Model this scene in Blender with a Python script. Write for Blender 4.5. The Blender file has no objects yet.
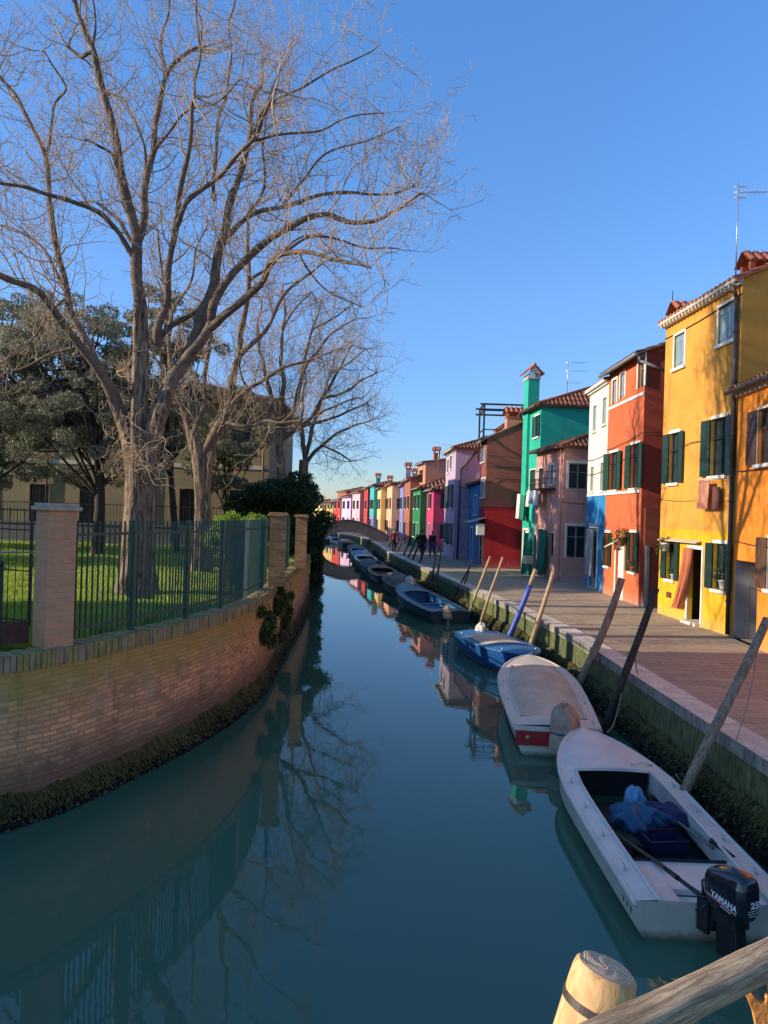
import bpy, math, random
import numpy as np
from mathutils import Vector, Matrix
random.seed(7)
rng = np.random.default_rng(11)
PI = math.pi
scene = bpy.context.scene
COL = scene.collection

# ------------------------------------------------------------------ camera model (used to read distances off the place)
FPX, ROLL, HC, EYE = 769.0, 0.031, 1.3, 3.8
CR, SR = math.cos(ROLL), math.sin(ROLL)
def ray(px, py):
    u, v = px - 384.0, py - 512.0
    return (u * CR + v * SR, FPX, -(v * CR - u * SR - HC))
def gz(px, py, z):
    d = ray(px, py); t = (z - EYE) / d[2]
    return Vector((d[0] * t, d[1] * t, z))
def gy(px, py, Y):
    d = ray(px, py); t = Y / d[1]
    return Vector((d[0] * t, Y, EYE + d[2] * t))

# ------------------------------------------------------------------ objects
def tag(o, label=None, cat=None, group=None, kind=None):
    if label: o['label'] = label
    if cat: o['category'] = cat
    if group: o['group'] = group
    if kind: o['kind'] = kind
    return o
def thing(name, label, cat, loc=(0, 0, 0), rotz=0.0, group=None):
    o = bpy.data.objects.new(name, None)
    COL.objects.link(o)
    o.location = loc; o.rotation_euler = (0, 0, rotz); o.empty_display_size = 0.2
    return tag(o, label, cat, group)
def copy_tree(o, parent=None):
    c = o.copy(); COL.objects.link(c); c.parent = parent
    for ch in o.children: copy_tree(ch, c)
    return c

class MB:
    """collects shapes, then links them as ONE mesh object"""
    def __init__(s):
        s.v = []; s.f = []; s.m = []; s.uv = {}; s.sm = []
    def quad(s, a, b, c, d, mi=0, uv=None, smooth=False):
        n = len(s.v); s.v += [tuple(a), tuple(b), tuple(c), tuple(d)]
        s.f.append((n, n+1, n+2, n+3)); s.m.append(mi); s.sm.append(smooth)
        if uv: s.uv[len(s.f)-1] = uv
    def poly(s, pts, mi=0, smooth=False):
        n = len(s.v); s.v += [tuple(p) for p in pts]
        s.f.append(tuple(range(n, n+len(pts)))); s.m.append(mi); s.sm.append(smooth)
    def box(s, x0, x1, y0, y1, z0, z1, mi=0):
        P = [(x0,y0,z0),(x1,y0,z0),(x1,y1,z0),(x0,y1,z0),(x0,y0,z1),(x1,y0,z1),(x1,y1,z1),(x0,y1,z1)]
        s.hexa(P, mi)
    def hexa(s, P, mi=0):
        n = len(s.v); s.v += [tuple(p) for p in P]
        for f in ((0,3,2,1),(4,5,6,7),(0,1,5,4),(1,2,6,5),(2,3,7,6),(3,0,4,7)):
            s.f.append(tuple(n+i for i in f)); s.m.append(mi); s.sm.append(False)
    def obox(s, c, ax, ay, az, mi=0):
        """oriented box: centre + half axis vectors"""
        c, ax, ay, az = Vector(c), Vector(ax), Vector(ay), Vector(az)
        P = [c-ax-ay-az, c+ax-ay-az, c+ax+ay-az, c-ax+ay-az, c-ax-ay+az, c+ax-ay+az, c+ax+ay+az, c-ax+ay+az]
        s.hexa(P, mi)
    def bar(s, a, b, w, h, up=(0,0,1), mi=0):
        a, b = Vector(a), Vector(b); d = (b-a)
        L = d.length
        if L < 1e-6: return
        d /= L
        x = d.cross(Vector(up))
        if x.length < 1e-4: x = d.cross(Vector((1,0,0)))
        x.normalize(); y = x.cross(d)
        s.obox((a+b)/2, x*w/2, d*L/2, y*h/2, mi)
    def tube(s, pts, radii, sides=8, cap=True, mi=0, smooth=True):
        pts = [Vector(p) for p in pts]
        if not hasattr(radii, '__len__'): radii = [radii]*len(pts)
        n0 = len(s.v); prev = None
        for i, p in enumerate(pts):
            if i == 0: d = pts[1]-pts[0]
            elif i == len(pts)-1: d = pts[-1]-pts[-2]
            else: d = pts[i+1]-pts[i-1]
            if d.length < 1e-9: d = Vector((0,0,1))
            d.normalize()
            if prev is None:
                x = d.cross(Vector((0,0,1)))
                if x.length < 1e-3: x = Vector((1,0,0))
            else:
                x = prev - d*prev.dot(d)
                if x.length < 1e-6: x = d.cross(Vector((0,1,0)))
            x.normalize(); prev = x; y = d.cross(x); r = radii[i]
            for k in range(sides):
                a = 2*PI*k/sides
                q = p + x*(math.cos(a)*r) + y*(math.sin(a)*r)
                s.v.append((q.x, q.y, q.z))
        for i in range(len(pts)-1):
            for k in range(sides):
                a = n0+i*sides+k; b = n0+i*sides+(k+1) % sides
                s.f.append((a, b, b+sides, a+sides)); s.m.append(mi); s.sm.append(smooth)
        if cap:
            s.f.append(tuple(n0+k for k in reversed(range(sides)))); s.m.append(mi); s.sm.append(False)
            e = n0+(len(pts)-1)*sides
            s.f.append(tuple(e+k for k in range(sides))); s.m.append(mi); s.sm.append(False)
    def grid(s, fn, nu, nv, mi=0, smooth=True, uvf=None):
        n0 = len(s.v)
        for i in range(nu+1):
            for j in range(nv+1):
                s.v.append(tuple(fn(i/nu, j/nv)))
        for i in range(nu):
            for j in range(nv):
                a = n0+i*(nv+1)+j
                s.f.append((a, a+nv+1, a+nv+2, a+1)); s.m.append(mi); s.sm.append(smooth)
                if uvf: s.uv[len(s.f)-1] = [uvf(i/nu,j/nv), uvf((i+1)/nu,j/nv), uvf((i+1)/nu,(j+1)/nv), uvf(i/nu,(j+1)/nv)]
    def lathe(s, prof, c=(0,0,0), sides=20, mi=0, cap=True):
        n0 = len(s.v)
        for r, z in prof:
            for k in range(sides):
                a = 2*PI*k/sides
                s.v.append((c[0]+r*math.cos(a), c[1]+r*math.sin(a), c[2]+z))
        for i in range(len(prof)-1):
            for k in range(sides):
                a = n0+i*sides+k; b = n0+i*sides+(k+1) % sides
                s.f.append((a, b, b+sides, a+sides)); s.m.append(mi); s.sm.append(True)
        if cap:
            s.f.append(tuple(n0+k for k in reversed(range(sides)))); s.m.append(mi); s.sm.append(False)
            e = n0+(len(prof)-1)*sides
            s.f.append(tuple(e+k for k in range(sides))); s.m.append(mi); s.sm.append(False)
    def extrude(s, prof, c, ax, ay, az, mi=0, smooth=False):
        """closed 2D profile [(a,b)] in plane ax/ay, extruded by vector az both ways (half each)"""
        c, ax, ay, az = Vector(c), Vector(ax), Vector(ay), Vector(az)
        n = len(prof); n0 = len(s.v)
        for sg in (-.5, .5):
            for a, b in prof:
                q = c+ax*a+ay*b+az*sg; s.v.append(tuple(q))
        for i in range(n):
            j = (i+1) % n
            s.f.append((n0+i, n0+j, n0+n+j, n0+n+i)); s.m.append(mi); s.sm.append(smooth)
        s.f.append(tuple(n0+i for i in reversed(range(n)))); s.m.append(mi); s.sm.append(False)
        s.f.append(tuple(n0+n+i for i in range(n))); s.m.append(mi); s.sm.append(False)
    def build(s, name, mats, parent=None, world=False, bevel=0, uv=True):
        if not s.f: return None
        me = bpy.data.meshes.new(name)
        V = np.array(s.v, dtype=np.float64)
        if world and parent is not None:
            inv = (Matrix.Translation(parent.location) @ parent.rotation_euler.to_matrix().to_4x4()).inverted()
            A = np.array(inv); V = V @ A[:3,:3].T + A[:3,3]
        me.from_pydata(V.tolist(), [], s.f)
        if not isinstance(mats, (list, tuple)): mats = [mats]
        for m in mats: me.materials.append(m)
        me.polygons.foreach_set('material_index', s.m)
        me.polygons.foreach_set('use_smooth', s.sm)
        if uv:
            ul = me.uv_layers.new(name='UVMap'); data = ul.data
            nb = np.empty(len(me.polygons)*3); me.polygons.foreach_get('normal', nb); nb = nb.reshape(-1, 3)
            lv = np.empty(len(me.loops), dtype=np.int32); me.loops.foreach_get('vertex_index', lv)
            tot = np.empty(len(me.polygons), dtype=np.int32); me.polygons.foreach_get('loop_total', tot)
            pi = np.repeat(np.arange(len(tot)), tot)
            P = V[lv]; N = np.abs(nb[pi])
            u = np.where(N[:,0] > N[:,1], P[:,1], P[:,0]); v = P[:,2].copy()
            top = (N[:,2] > N[:,0]) & (N[:,2] > N[:,1])
            u[top] = P[top,0]; v[top] = P[top,1]
            uvs = np.stack([u, v], 1)
            if s.uv:
                st = np.concatenate([[0], np.cumsum(tot)[:-1]])
                for fi, q in s.uv.items():
                    uvs[st[fi]:st[fi]+len(q)] = q
            data.foreach_set('uv', uvs.ravel())
        o = bpy.data.objects.new(name, me); COL.objects.link(o)
        if parent is not None: o.parent = parent
        if bevel:
            b = o.modifiers.new('b', 'BEVEL'); b.width = bevel; b.segments = 2; b.limit_method = 'ANGLE'; b.angle_limit = 0.7
        return o

def np_mesh(name, V, Fq, mats, parent=None, smooth=False, mi=None):
    """big meshes from arrays: V (n,3), Fq (m,k)"""
    V = np.asarray(V, dtype=np.float32); Fq = np.asarray(Fq, dtype=np.int32)
    me = bpy.data.meshes.new(name)
    k = Fq.shape[1]
    me.vertices.add(len(V)); me.vertices.foreach_set('co', V.ravel())
    me.loops.add(Fq.size); me.loops.foreach_set('vertex_index', Fq.ravel())
    me.polygons.add(len(Fq)); me.polygons.foreach_set('loop_start', np.arange(len(Fq), dtype=np.int32)*k)
    me.polygons.foreach_set('loop_total', np.full(len(Fq), k, dtype=np.int32))
    if not isinstance(mats, (list, tuple)): mats = [mats]
    for m in mats: me.materials.append(m)
    if mi is not None: me.polygons.foreach_set('material_index', np.asarray(mi, dtype=np.int32))
    me.polygons.foreach_set('use_smooth', np.full(len(Fq), smooth))
    me.update(calc_edges=True); me.validate()
    o = bpy.data.objects.new(name, me); COL.objects.link(o)
    if parent is not None: o.parent = parent
    return o

def lerp(a, b, t): return a+(b-a)*t
def clamp(x, a=0.0, b=1.0): return max(a, min(b, x))
def resample(pts, step):
    pts = [Vector(p) for p in pts]; out = [pts[0]]
    for a, b in zip(pts, pts[1:]):
        n = max(1, int(round((b-a).length/step)))
        for i in range(1, n+1): out.append(a.lerp(b, i/n))
    return out
def smooth_path(pts, it=2):
    pts = [Vector(p) for p in pts]
    for _ in range(it):
        q = [pts[0]]
        for a, b in zip(pts, pts[1:]):
            q += [a.lerp(b, .25), a.lerp(b, .75)]
        q.append(pts[-1]); pts = q
    return pts
def normals2(path):
    out = []
    for i in range(len(path)):
        a = path[max(0, i-1)]; b = path[min(len(path)-1, i+1)]
        d = Vector((b.x-a.x, b.y-a.y)); d.normalize()
        out.append(Vector((d.y, -d.x, 0)))        # to the right of travel (+X for travel +Y)
    return out
# ------------------------------------------------------------------ materials
class NT:
    def __init__(s, name):
        s.m = bpy.data.materials.new(name); s.m.use_nodes = True
        s.t = s.m.node_tree; s.n = s.t.nodes; s.l = s.t.links
        s.b = s.n['Principled BSDF']
    def add(s, typ, **kw):
        n = s.n.new(typ)
        for k, v in kw.items():
            if k.startswith('i_'):
                n.inputs[k[2:].replace('_', ' ')].default_value = v
            else: setattr(n, k, v)
        return n
    def link(s, a, b): s.l.new(a, b)
    def coord(s, kind='Object', scale=(1,1,1), rot=(0,0,0)):
        tc = s.add('ShaderNodeTexCoord'); mp = s.add('ShaderNodeMapping')
        mp.inputs['Scale'].default_value = scale; mp.inputs['Rotation'].default_value = rot
        s.link(tc.outputs[kind], mp.inputs['Vector']); return mp.outputs['Vector']
    def noise(s, vec, scale, detail=4, rough=.55, dist=0):
        n = s.add('ShaderNodeTexNoise'); n.inputs['Scale'].default_value = scale
        n.inputs['Detail'].default_value = detail; n.inputs['Roughness'].default_value = rough
        n.inputs['Distortion'].default_value = dist
        s.link(vec, n.inputs['Vector']); return n.outputs['Fac']
    def ramp(s, fac, stops):
        r = s.add('ShaderNodeValToRGB'); e = r.color_ramp.elements
        while len(e) < len(stops): e.new(0.5)
        for i, (p, c) in enumerate(stops):
            e[i].position = p; e[i].color = (c[0], c[1], c[2], 1) if hasattr(c, '__len__') else (c, c, c, 1)
        s.link(fac, r.inputs['Fac']); return r.outputs['Color']
    def mix(s, fac, a, b, mode='MIX'):
        m = s.add('ShaderNodeMix', data_type='RGBA', blend_type=mode)
        for val, idx in ((fac, 0), (a, 6), (b, 7)):
            if hasattr(val, 'is_output') or hasattr(val, 'links'): s.link(val, m.inputs[idx])
            elif hasattr(val, '__len__'): m.inputs[idx].default_value = (val[0], val[1], val[2], 1)
            else: m.inputs[idx].default_value = val
        return m.outputs[2]
    def bump(s, h, strength=.3, dist=.02, normal=None):
        b = s.add('ShaderNodeBump'); b.inputs['Strength'].default_value = strength; b.inputs['Distance'].default_value = dist
        s.link(h, b.inputs['Height'])
        if normal is not None: s.link(normal, b.inputs['Normal'])
        s.link(b.outputs['Normal'], s.b.inputs['Normal']); return b.outputs['Normal']
    def color(s, c):
        if hasattr(c, 'links'): s.link(c, s.b.inputs['Base Color'])
        else: s.b.inputs['Base Color'].default_value = (c[0], c[1], c[2], 1)
    def set(s, **kw):
        for k, v in kw.items(): s.b.inputs[k.replace('_', ' ')].default_value = v
        return s
def sc(c, k): return tuple(min(1, x*k) for x in c)
_seed = [0]
def plain(name, c, rough=.6, var=.12, scale=6, bump=.0, bscale=40, metallic=0, spec=.5, coat=0):
    t = NT(name); v = t.coord('Object')
    n = t.noise(v, scale, 5, .6)
    t.color(t.ramp(n, [(.25, sc(c, 1-var)), (.75, sc(c, 1+var))]))
    t.set(Roughness=rough, Metallic=metallic)
    t.b.inputs['Specular IOR Level'].default_value = spec
    if coat: t.b.inputs['Coat Weight'].default_value = coat
    if bump: t.bump(t.noise(v, bscale, 4), bump, .01)
    return t.m
def plaster(name, c, wear=.5, damp=(.35,.33,.3)):
    """painted lime render: blotches, faint streaks, worn patches low down"""
    t = NT(name); v = t.coord('Object')
    _seed[0] += 1; mp = t.n[-1] if False else None
    big = t.noise(v, .7, 6, .62, .4); med = t.noise(v, 3.2, 6, .65); fine = t.noise(v, 26, 4, .6)
    streak = t.noise(t.coord('Object', (5, 5, .35)), 1.3, 5, .6)
    col = t.ramp(big, [(.3, sc(c, .80)), (.5, c), (.72, sc(c, 1.12))])
    col = t.mix(t.ramp(t.noise(v, 8, 6, .7), [(.52, 0), (.75, .30*wear)]), col, sc(c, .62))
    g = sum(c)/3
    faded = tuple(lerp(x, g*1.15, .35) for x in c)
    col = t.mix(t.ramp(med, [(.48, 0), (.66, .62*wear)]), col, faded)
    col = t.mix(t.ramp(streak, [(.47, 0), (.75, .5*wear)]), col, sc(c, .6))
    # damp wear near the pavement (object z is height above the pavement)
    tc = t.add('ShaderNodeTexCoord'); sp = t.add('ShaderNodeSeparateXYZ'); t.link(tc.outputs['Object'], sp.inputs[0])
    ad = t.add('ShaderNodeMath', operation='MULTIPLY_ADD'); t.link(med, ad.inputs[0]); ad.inputs[1].default_value = 1.2; t.link(sp.outputs['Z'], ad.inputs[2])
    low = t.ramp(ad.outputs[0], [(.6, min(1, .85*wear)), (1.0, 0)])
    col = t.mix(low, col, damp)
    t.color(col); t.set(Roughness=.88); t.b.inputs['Specular IOR Level'].default_value = .25
    t.bump(t.mix(.5, fine, med), .35, .012)
    return t.m
def brick(name, c1, c2, mortar, moss=0, uvk='UV', vary=.85, scale=1.0, bw=.25, rh=.073, moss_c=(.10,.10,.03)):
    t = NT(name)
    v0 = t.coord(uvk, (scale,)*3)
    # slightly wobbly courses
    nz = t.add('ShaderNodeTexNoise'); nz.inputs['Scale'].default_value = 1.4; nz.inputs['Detail'].default_value = 3; t.link(v0, nz.inputs['Vector'])
    mx = t.add('ShaderNodeVectorMath', operation='MULTIPLY_ADD'); t.link(nz.outputs['Color'], mx.inputs[0]); mx.inputs[1].default_value = (.07, .075, 0); t.link(v0, mx.inputs[2])
    nz2 = t.add('ShaderNodeTexNoise'); nz2.inputs['Scale'].default_value = 14; nz2.inputs['Detail'].default_value = 3; t.link(v0, nz2.inputs['Vector'])
    mx2 = t.add('ShaderNodeVectorMath', operation='MULTIPLY_ADD'); t.link(nz2.outputs['Color'], mx2.inputs[0]); mx2.inputs[1].default_value = (.030, .018, 0); t.link(mx.outputs[0], mx2.inputs[2])
    b = t.add('ShaderNodeTexBrick'); b.offset = .5
    b.inputs['Scale'].default_value = 1; b.inputs['Brick Width'].default_value = bw; b.inputs['Row Height'].default_value = rh
    b.inputs['Mortar Size'].default_value = .009; b.inputs['Mortar Smooth'].default_value = .15; b.inputs['Bias'].default_value = -.1
    b.inputs['Color1'].default_value = (*c1, 1); b.inputs['Color2'].default_value = (*c2, 1); b.inputs['Mortar'].default_value = (*mortar, 1)
    t.link(mx2.outputs[0], b.inputs['Vector'])
    big = t.noise(v0, .9, 6, .65); med = t.noise(v0, 5, 5, .6); fine = t.noise(v0, 60, 3)
    # a patchy third brick tone
    b2 = t.add('ShaderNodeTexBrick'); b2.offset = .5
    for k in ('Scale', 'Brick Width', 'Row Height', 'Mortar Size', 'Mortar Smooth'): b2.inputs[k].default_value = b.inputs[k].default_value
    b2.inputs['Color1'].default_value = (0,0,0,1); b2.inputs['Color2'].default_value = (1,1,1,1); b2.inputs['Mortar'].default_value = (.5,.5,.5,1)
    t.link(mx2.outputs[0], b2.inputs['Vector'])
    col = t.mix(t.ramp(med, [(.4, .0), (.7, .5)]), b.outputs['Color'], sc(c2, .7))
    rb = t.ramp(b2.outputs['Color'], [(.0, (.55,.55,.55)), (.18, (.7,.7,.7)), (.3, (.95,.95,.95)), (.75, (1.1,1.1,1.1)), (.9, (1.45,1.5,1.5))]); rb_ = t.mix(1.0, col, rb, 'MULTIPLY'); col = t.mix(vary, col, rb_)
    pale = t.ramp(t.noise(v0, 2.3, 2), [(.5, 0), (.6, .65*vary)])
    col = t.mix(pale, col, t.mix(b2.outputs['Color'], (.40,.21,.09), (.66,.48,.26)))
    col = t.mix(t.ramp(b.outputs['Fac'], [(0, 0), (1, .8)]), col, mortar)
    col = t.mix(t.ramp(big, [(.5, .0), (.8, .3)]), col, sc(c1, .5))
    if moss:
        salt = t.ramp(t.noise(t.coord('UV', (1, .6, 1)), 1.3, 7, .75), [(.53, 0), (.62, .5)]); col = t.mix(salt, col, (.50,.40,.30))
        dk = t.ramp(t.noise(t.coord('UV', (1.5, .5, 1)), 2.1, 7, .75), [(.55, 0), (.66, .6)]); col = t.mix(dk, col, (.16,.10,.06))
        tc = t.add('ShaderNodeTexCoord'); sp = t.add('ShaderNodeSeparateXYZ'); t.link(tc.outputs['UV'], sp.inputs[0])
        ad = t.add('ShaderNodeMath', operation='MULTIPLY_ADD'); t.link(big, ad.inputs[0]); ad.inputs[1].default_value = .9; t.link(sp.outputs['Y'], ad.inputs[2])
        mg = t.add('ShaderNodeMapRange'); mg.inputs['From Min'].default_value = 1.6; mg.inputs['From Max'].default_value = 2.1
        t.link(ad.outputs[0], mg.inputs['Value'])
        m2 = t.add('ShaderNodeMath', operation='MULTIPLY'); t.link(mg.outputs[0], m2.inputs[0]); m2.inputs[1].default_value = moss
        col = t.mix(m2.outputs[0], col, t.mix(med, moss_c, sc(moss_c, 2.2)))
        # tide stain at the foot
        mg2 = t.add('ShaderNodeMapRange'); mg2.inputs['From Min'].default_value = 1.35; mg2.inputs['From Max'].default_value = .95
        t.link(ad.outputs[0], mg2.inputs['Value'])
        m3 = t.add('ShaderNodeMath', operation='MULTIPLY'); t.link(mg2.outputs[0], m3.inputs[0]); m3.inputs[1].default_value = .85
        col = t.mix(m3.outputs[0], col, t.mix(med, (.10,.07,.04), (.20,.135,.085)))
    t.color(col); t.set(Roughness=.9); t.b.inputs['Specular IOR Level'].default_value = .2
    inv = t.add('ShaderNodeMath', operation='SUBTRACT'); inv.inputs[0].default_value = 1.2; t.link(b.outputs['Fac'], inv.inputs[1])
    h = t.mix(.35, inv.outputs[0], fine)
    t.bump(h, 1.0, .02)
    return t.m
def wood(name, c1, c2, stretch=(14, 14, 1.1), rough=.8, bump=.5, wet=0):
    t = NT(name); v = t.coord('Object', stretch); v1 = t.coord('Object')
    g = t.noise(v, 2.2, 8, .7, .6); g2 = t.noise(v, 7, 4, .6); bl = t.noise(v1, 2.2, 4)
    col = t.ramp(g, [(.25, sc(c1, .45)), (.45, c1), (.62, c2), (.8, sc(c2, 1.2))])
    col = t.mix(t.ramp(bl, [(.45, 0), (.75, .5)]), col, sc(c1, .5))
    if wet:
        sp = t.add('ShaderNodeSeparateXYZ'); t.link(v1, sp.inputs[0])
        ad = t.add('ShaderNodeMath', operation='MULTIPLY_ADD'); t.link(bl, ad.inputs[0]); ad.inputs[1].default_value = .7; t.link(sp.outputs['Z'], ad.inputs[2])
        ad2 = t.add('ShaderNodeMath', operation='MULTIPLY'); t.link(ad.outputs[0], ad2.inputs[0]); ad2.inputs[1].default_value = .5
        col = t.mix(t.ramp(ad2.outputs[0], [(.48, .85), (.72, 0)]), col, (.035,.038,.022))
    t.color(col); t.set(Roughness=rough); t.b.inputs['Specular IOR Level'].default_value = .3
    t.bump(t.mix(.4, g, g2), bump, .01); return t.m
def leafmat(name, a, b, trans=.25, rough=.5):
    t = NT(name); v = t.coord('Object')
    n = t.noise(v, 1.1, 4, .6); n2 = t.noise(v, 17, 2, .5)
    col = t.mix(t.ramp(n, [(.35, 0), (.65, 1)]), a, b)
    col = t.mix(t.ramp(n2, [(.35, .0), (.7, .6)]), col, sc(b, 1.35))
    t.color(col); t.set(Roughness=rough); t.b.inputs['Specular IOR Level'].default_value = .18
    if trans:
        tr = t.add('ShaderNodeBsdfTranslucent'); t.link(col, tr.inputs['Color'])
        ms = t.add('ShaderNodeMixShader'); ms.inputs[0].default_value = trans
        t.link(t.b.outputs[0], ms.inputs[1]); t.link(tr.outputs[0], ms.inputs[2])
        t.link(ms.outputs[0], t.n['Material Output'].inputs['Surface'])
    return t.m
def tilemat(name, a=(.36,.13,.07), b=(.20,.09,.06)):
    t = NT(name); v = t.coord('Object')
    n = t.noise(v, 4.2, 3, .6); n2 = t.noise(v, 1.0, 5, .6); n3 = t.noise(v, 24, 3)
    col = t.mix(t.ramp(n, [(.35, 0), (.65, 1)]), a, b)
    col = t.mix(t.ramp(n2, [(.5, 0), (.75, .6)]), col, (.11,.095,.08))
    col = t.mix(t.ramp(n3, [(.55, 0), (.8, .35)]), col, (.42,.27,.18))
    t.color(col); t.set(Roughness=.9); t.b.inputs['Specular IOR Level'].default_value = .2
    t.bump(n3, .4, .01); return t.m

M = {}
# water
t = NT('canal_water'); v = t.coord('Object', (1, .55, 1)); v2 = t.coord('Object', (1, 1, 1))
w1 = t.noise(v, 1.1, 3, .5, .3); w2 = t.noise(v2, 4.5, 3, .5); w3 = t.noise(v2, .25, 3, .5)
amp = t.ramp(w3, [(.35, .15), (.7, 1)])
hh = t.mix(.22, w1, w2)
bm = t.add('ShaderNodeBump'); bm.inputs['Distance'].default_value = .02
ml = t.add('ShaderNodeMath', operation='MULTIPLY'); t.link(amp, ml.inputs[0]); ml.inputs[1].default_value = .30
t.link(ml.outputs[0], bm.inputs['Strength']); t.link(hh, bm.inputs['Height']); t.link(bm.outputs[0], t.b.inputs['Normal'])
t.color(t.mix(w3, (.048,.120,.080), (.054,.132,.090))); t.set(Roughness=.015, IOR=1.33)
M['water'] = t.m
# lawn soil/grass base
t = NT('lawn_grass'); v = t.coord('Object')
n = t.noise(v, 1.6, 6, .7); n2 = t.noise(v, 40, 3)
t.color(t.mix(t.ramp(n2, [(.3, 0), (.7, 1)]), t.ramp(n, [(.3, (.07,.14,.02)), (.7, (.15,.26,.035))]), (.22,.34,.06)))
soil = t.ramp(t.noise(v, .7, 6, .75), [(.52, 0), (.62, .8)]); lk = t.b.inputs['Base Color'].links[0].from_socket; t.color(t.mix(soil, lk, (.16,.12,.06))); t.set(Roughness=.9); t.bump(t.mix(.5, n, n2), .8, .06); M['lawn'] = t.m
M['blade'] = leafmat('grass_blade', (.24,.26,.05), (.36,.47,.07), .35, .6)
# paving
t = NT('trachyte_paving'); v = t.coord('Object', rot=(0, 0, .0))
b = t.add('ShaderNodeTexBrick'); b.offset = .5
for k, val in (('Scale', 1), ('Brick Width', .62), ('Row Height', .31), ('Mortar Size', .009), ('Mortar Smooth', .3), ('Bias', 0)): b.inputs[k].default_value = val
b.inputs['Color1'].default_value = (.44,.36,.26,1); b.inputs['Color2'].default_value = (.31,.25,.18,1); b.inputs['Mortar'].default_value = (.06,.05,.04,1)
t.link(v, b.inputs['Vector'])
n = t.noise(v, .8, 6, .65); n2 = t.noise(v, 9, 5, .6); n3 = t.noise(v, 70, 3)
col = t.mix(t.ramp(n, [(.35, 0), (.7, .5)]), b.outputs['Color'], (.26,.205,.15))
col = t.mix(t.ramp(n2, [(.45, 0), (.7, .6)]), col, (.42,.33,.24))
col = t.mix(t.ramp(t.noise(t.coord('Object', (.5,3,1)), 2.2, 6, .7), [(.52, 0), (.68, .55)]), col, (.15,.115,.09))
t.color(col); t.set(Roughness=.8); t.b.inputs['Specular IOR Level'].default_value = .3
t.bump(t.mix(.4, b.outputs['Color'], n3), .6, .02); M['paving'] = t.m
# pale istrian edge stone
t = NT('edge_stone'); v = t.coord('UV')
b = t.add('ShaderNodeTexBrick'); b.offset = 0
for k, val in (('Scale', 1), ('Brick Width', 1.45), ('Row Height', 3), ('Mortar Size', .008), ('Mortar Smooth', .2), ('Bias', 0)): b.inputs[k].default_value = val
b.inputs['Color1'].default_value = (.72,.64,.54,1); b.inputs['Color2'].default_value = (.60,.53,.44,1); b.inputs['Mortar'].default_value = (.09,.08,.07,1)
t.link(v, b.inputs['Vector']); n = t.noise(v, 3, 7, .7); n3 = t.noise(v, 45, 3)
col = t.mix(t.ramp(n, [(.4, 0), (.7, .6)]), b.outputs['Color'], (.28,.25,.21)); col = t.mix(t.ramp(t.noise(v, 13, 5, .7), [(.55, 0), (.68, .6)]), col, (.16,.14,.12))
t.color(col); t.set(Roughness=.75); t.bump(t.mix(.5, n, n3), .5, .012); M['edge'] = t.m
# edge fascia (stained)
t = NT('edge_fascia'); v = t.coord('UV', (1, .5, 1)); n = t.noise(v, 4, 7, .75); n2 = t.noise(t.coord('UV', (7, 1, 1)), 2, 5, .7)
col = t.ramp(n, [(.3, (.10,.11,.10)), (.5, (.27,.245,.20)), (.75, (.45,.40,.34))])
col = t.mix(t.ramp(n2, [(.45, 0), (.7, .8)]), col, (.055,.06,.055))
t.color(col); t.set(Roughness=.85); t.bump(n, .6, .02); M['fascia'] = t.m
# quay wall: mossy render over brick
t = NT('quay_wall_face'); v = t.coord('UV'); tc = t.add('ShaderNodeTexCoord'); sp = t.add('ShaderNodeSeparateXYZ'); t.link(tc.outputs['UV'], sp.inputs[0])
n = t.noise(v, 1.7, 7, .7); n2 = t.noise(t.coord('UV', (6, 1.2, 1)), 2.2, 6, .7); nf = t.noise(v, 40, 3)
base = t.mix(t.ramp(n, [(.4, 0), (.6, 1)]), (.20,.11,.06), (.17,.145,.075))
ad = t.add('ShaderNodeMath', operation='MULTIPLY_ADD'); t.link(n2, ad.inputs[0]); ad.inputs[1].default_value = .9; t.link(sp.outputs['Y'], ad.inputs[2])
mossf = t.ramp(ad.outputs[0], [(1.0, 1), (1.32, .1)])
col = t.mix(mossf, base, t.mix(t.ramp(t.noise(t.coord('UV', (3, .7, 1)), 5, 6, .8), [(.4, 0), (.6, 1)]), (.035,.055,.02), (.17,.19,.06)))
vb = t.add('ShaderNodeTexBrick'); vb.offset = 0
for k, val in (('Scale', 1), ('Brick Width', 1.3), ('Row Height', 4), ('Mortar Size', .02), ('Mortar Smooth', .3)): vb.inputs[k].default_value = val
t.link(v, vb.inputs['Vector']); col = t.mix(t.ramp(vb.outputs['Fac'], [(0, 0), (1, .35)]), col, (.04,.035,.025)); col = t.mix(t.ramp(t.noise(t.coord('UV', (9, .8, 1)), 1.6, 6, .8), [(.46, 0), (.62, .7)]), col, (.05,.045,.025))
t.color(col); t.set(Roughness=.9); t.bump(t.mix(.5, n2, nf), .8, .03); M['quaywall'] = t.m
M['canalbrick'] = brick('canal_brick', (.80,.42,.19), (.70,.31,.13), (.38,.29,.18), moss=.7, moss_c=(.26,.19,.045), bw=.22, rh=.066)
M['brick'] = brick('pillar_brick', (.74,.36,.18), (.64,.29,.15), (.60,.37,.23), vary=.3)
M['oldbrick'] = brick('mossy_brick', (.46,.27,.13), (.36,.20,.10), (.30,.25,.16))
M['bridgebrick'] = brick('bridge_brick', (.60,.38,.24), (.50,.30,.19), (.45,.36,.26))
M['capstone'] = plain('cap_stone', (.42,.34,.24), .85, .3, 9, .6, 60)
M['coping'] = plain('coping_brick', (.30,.24,.14), .9, .35, 7, .7, 45)
M['copingred'] = plain('coping_red_brick', (.36,.23,.13), .9, .4, 7, .7, 45)
M['copingmoss'] = plain('coping_moss', (.29,.24,.08), .95, .35, 5, .8, 40)
M['fence'] = plain('teal_fence_paint', (.022,.088,.066), .5, .25, 8, .15, 60)
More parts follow.
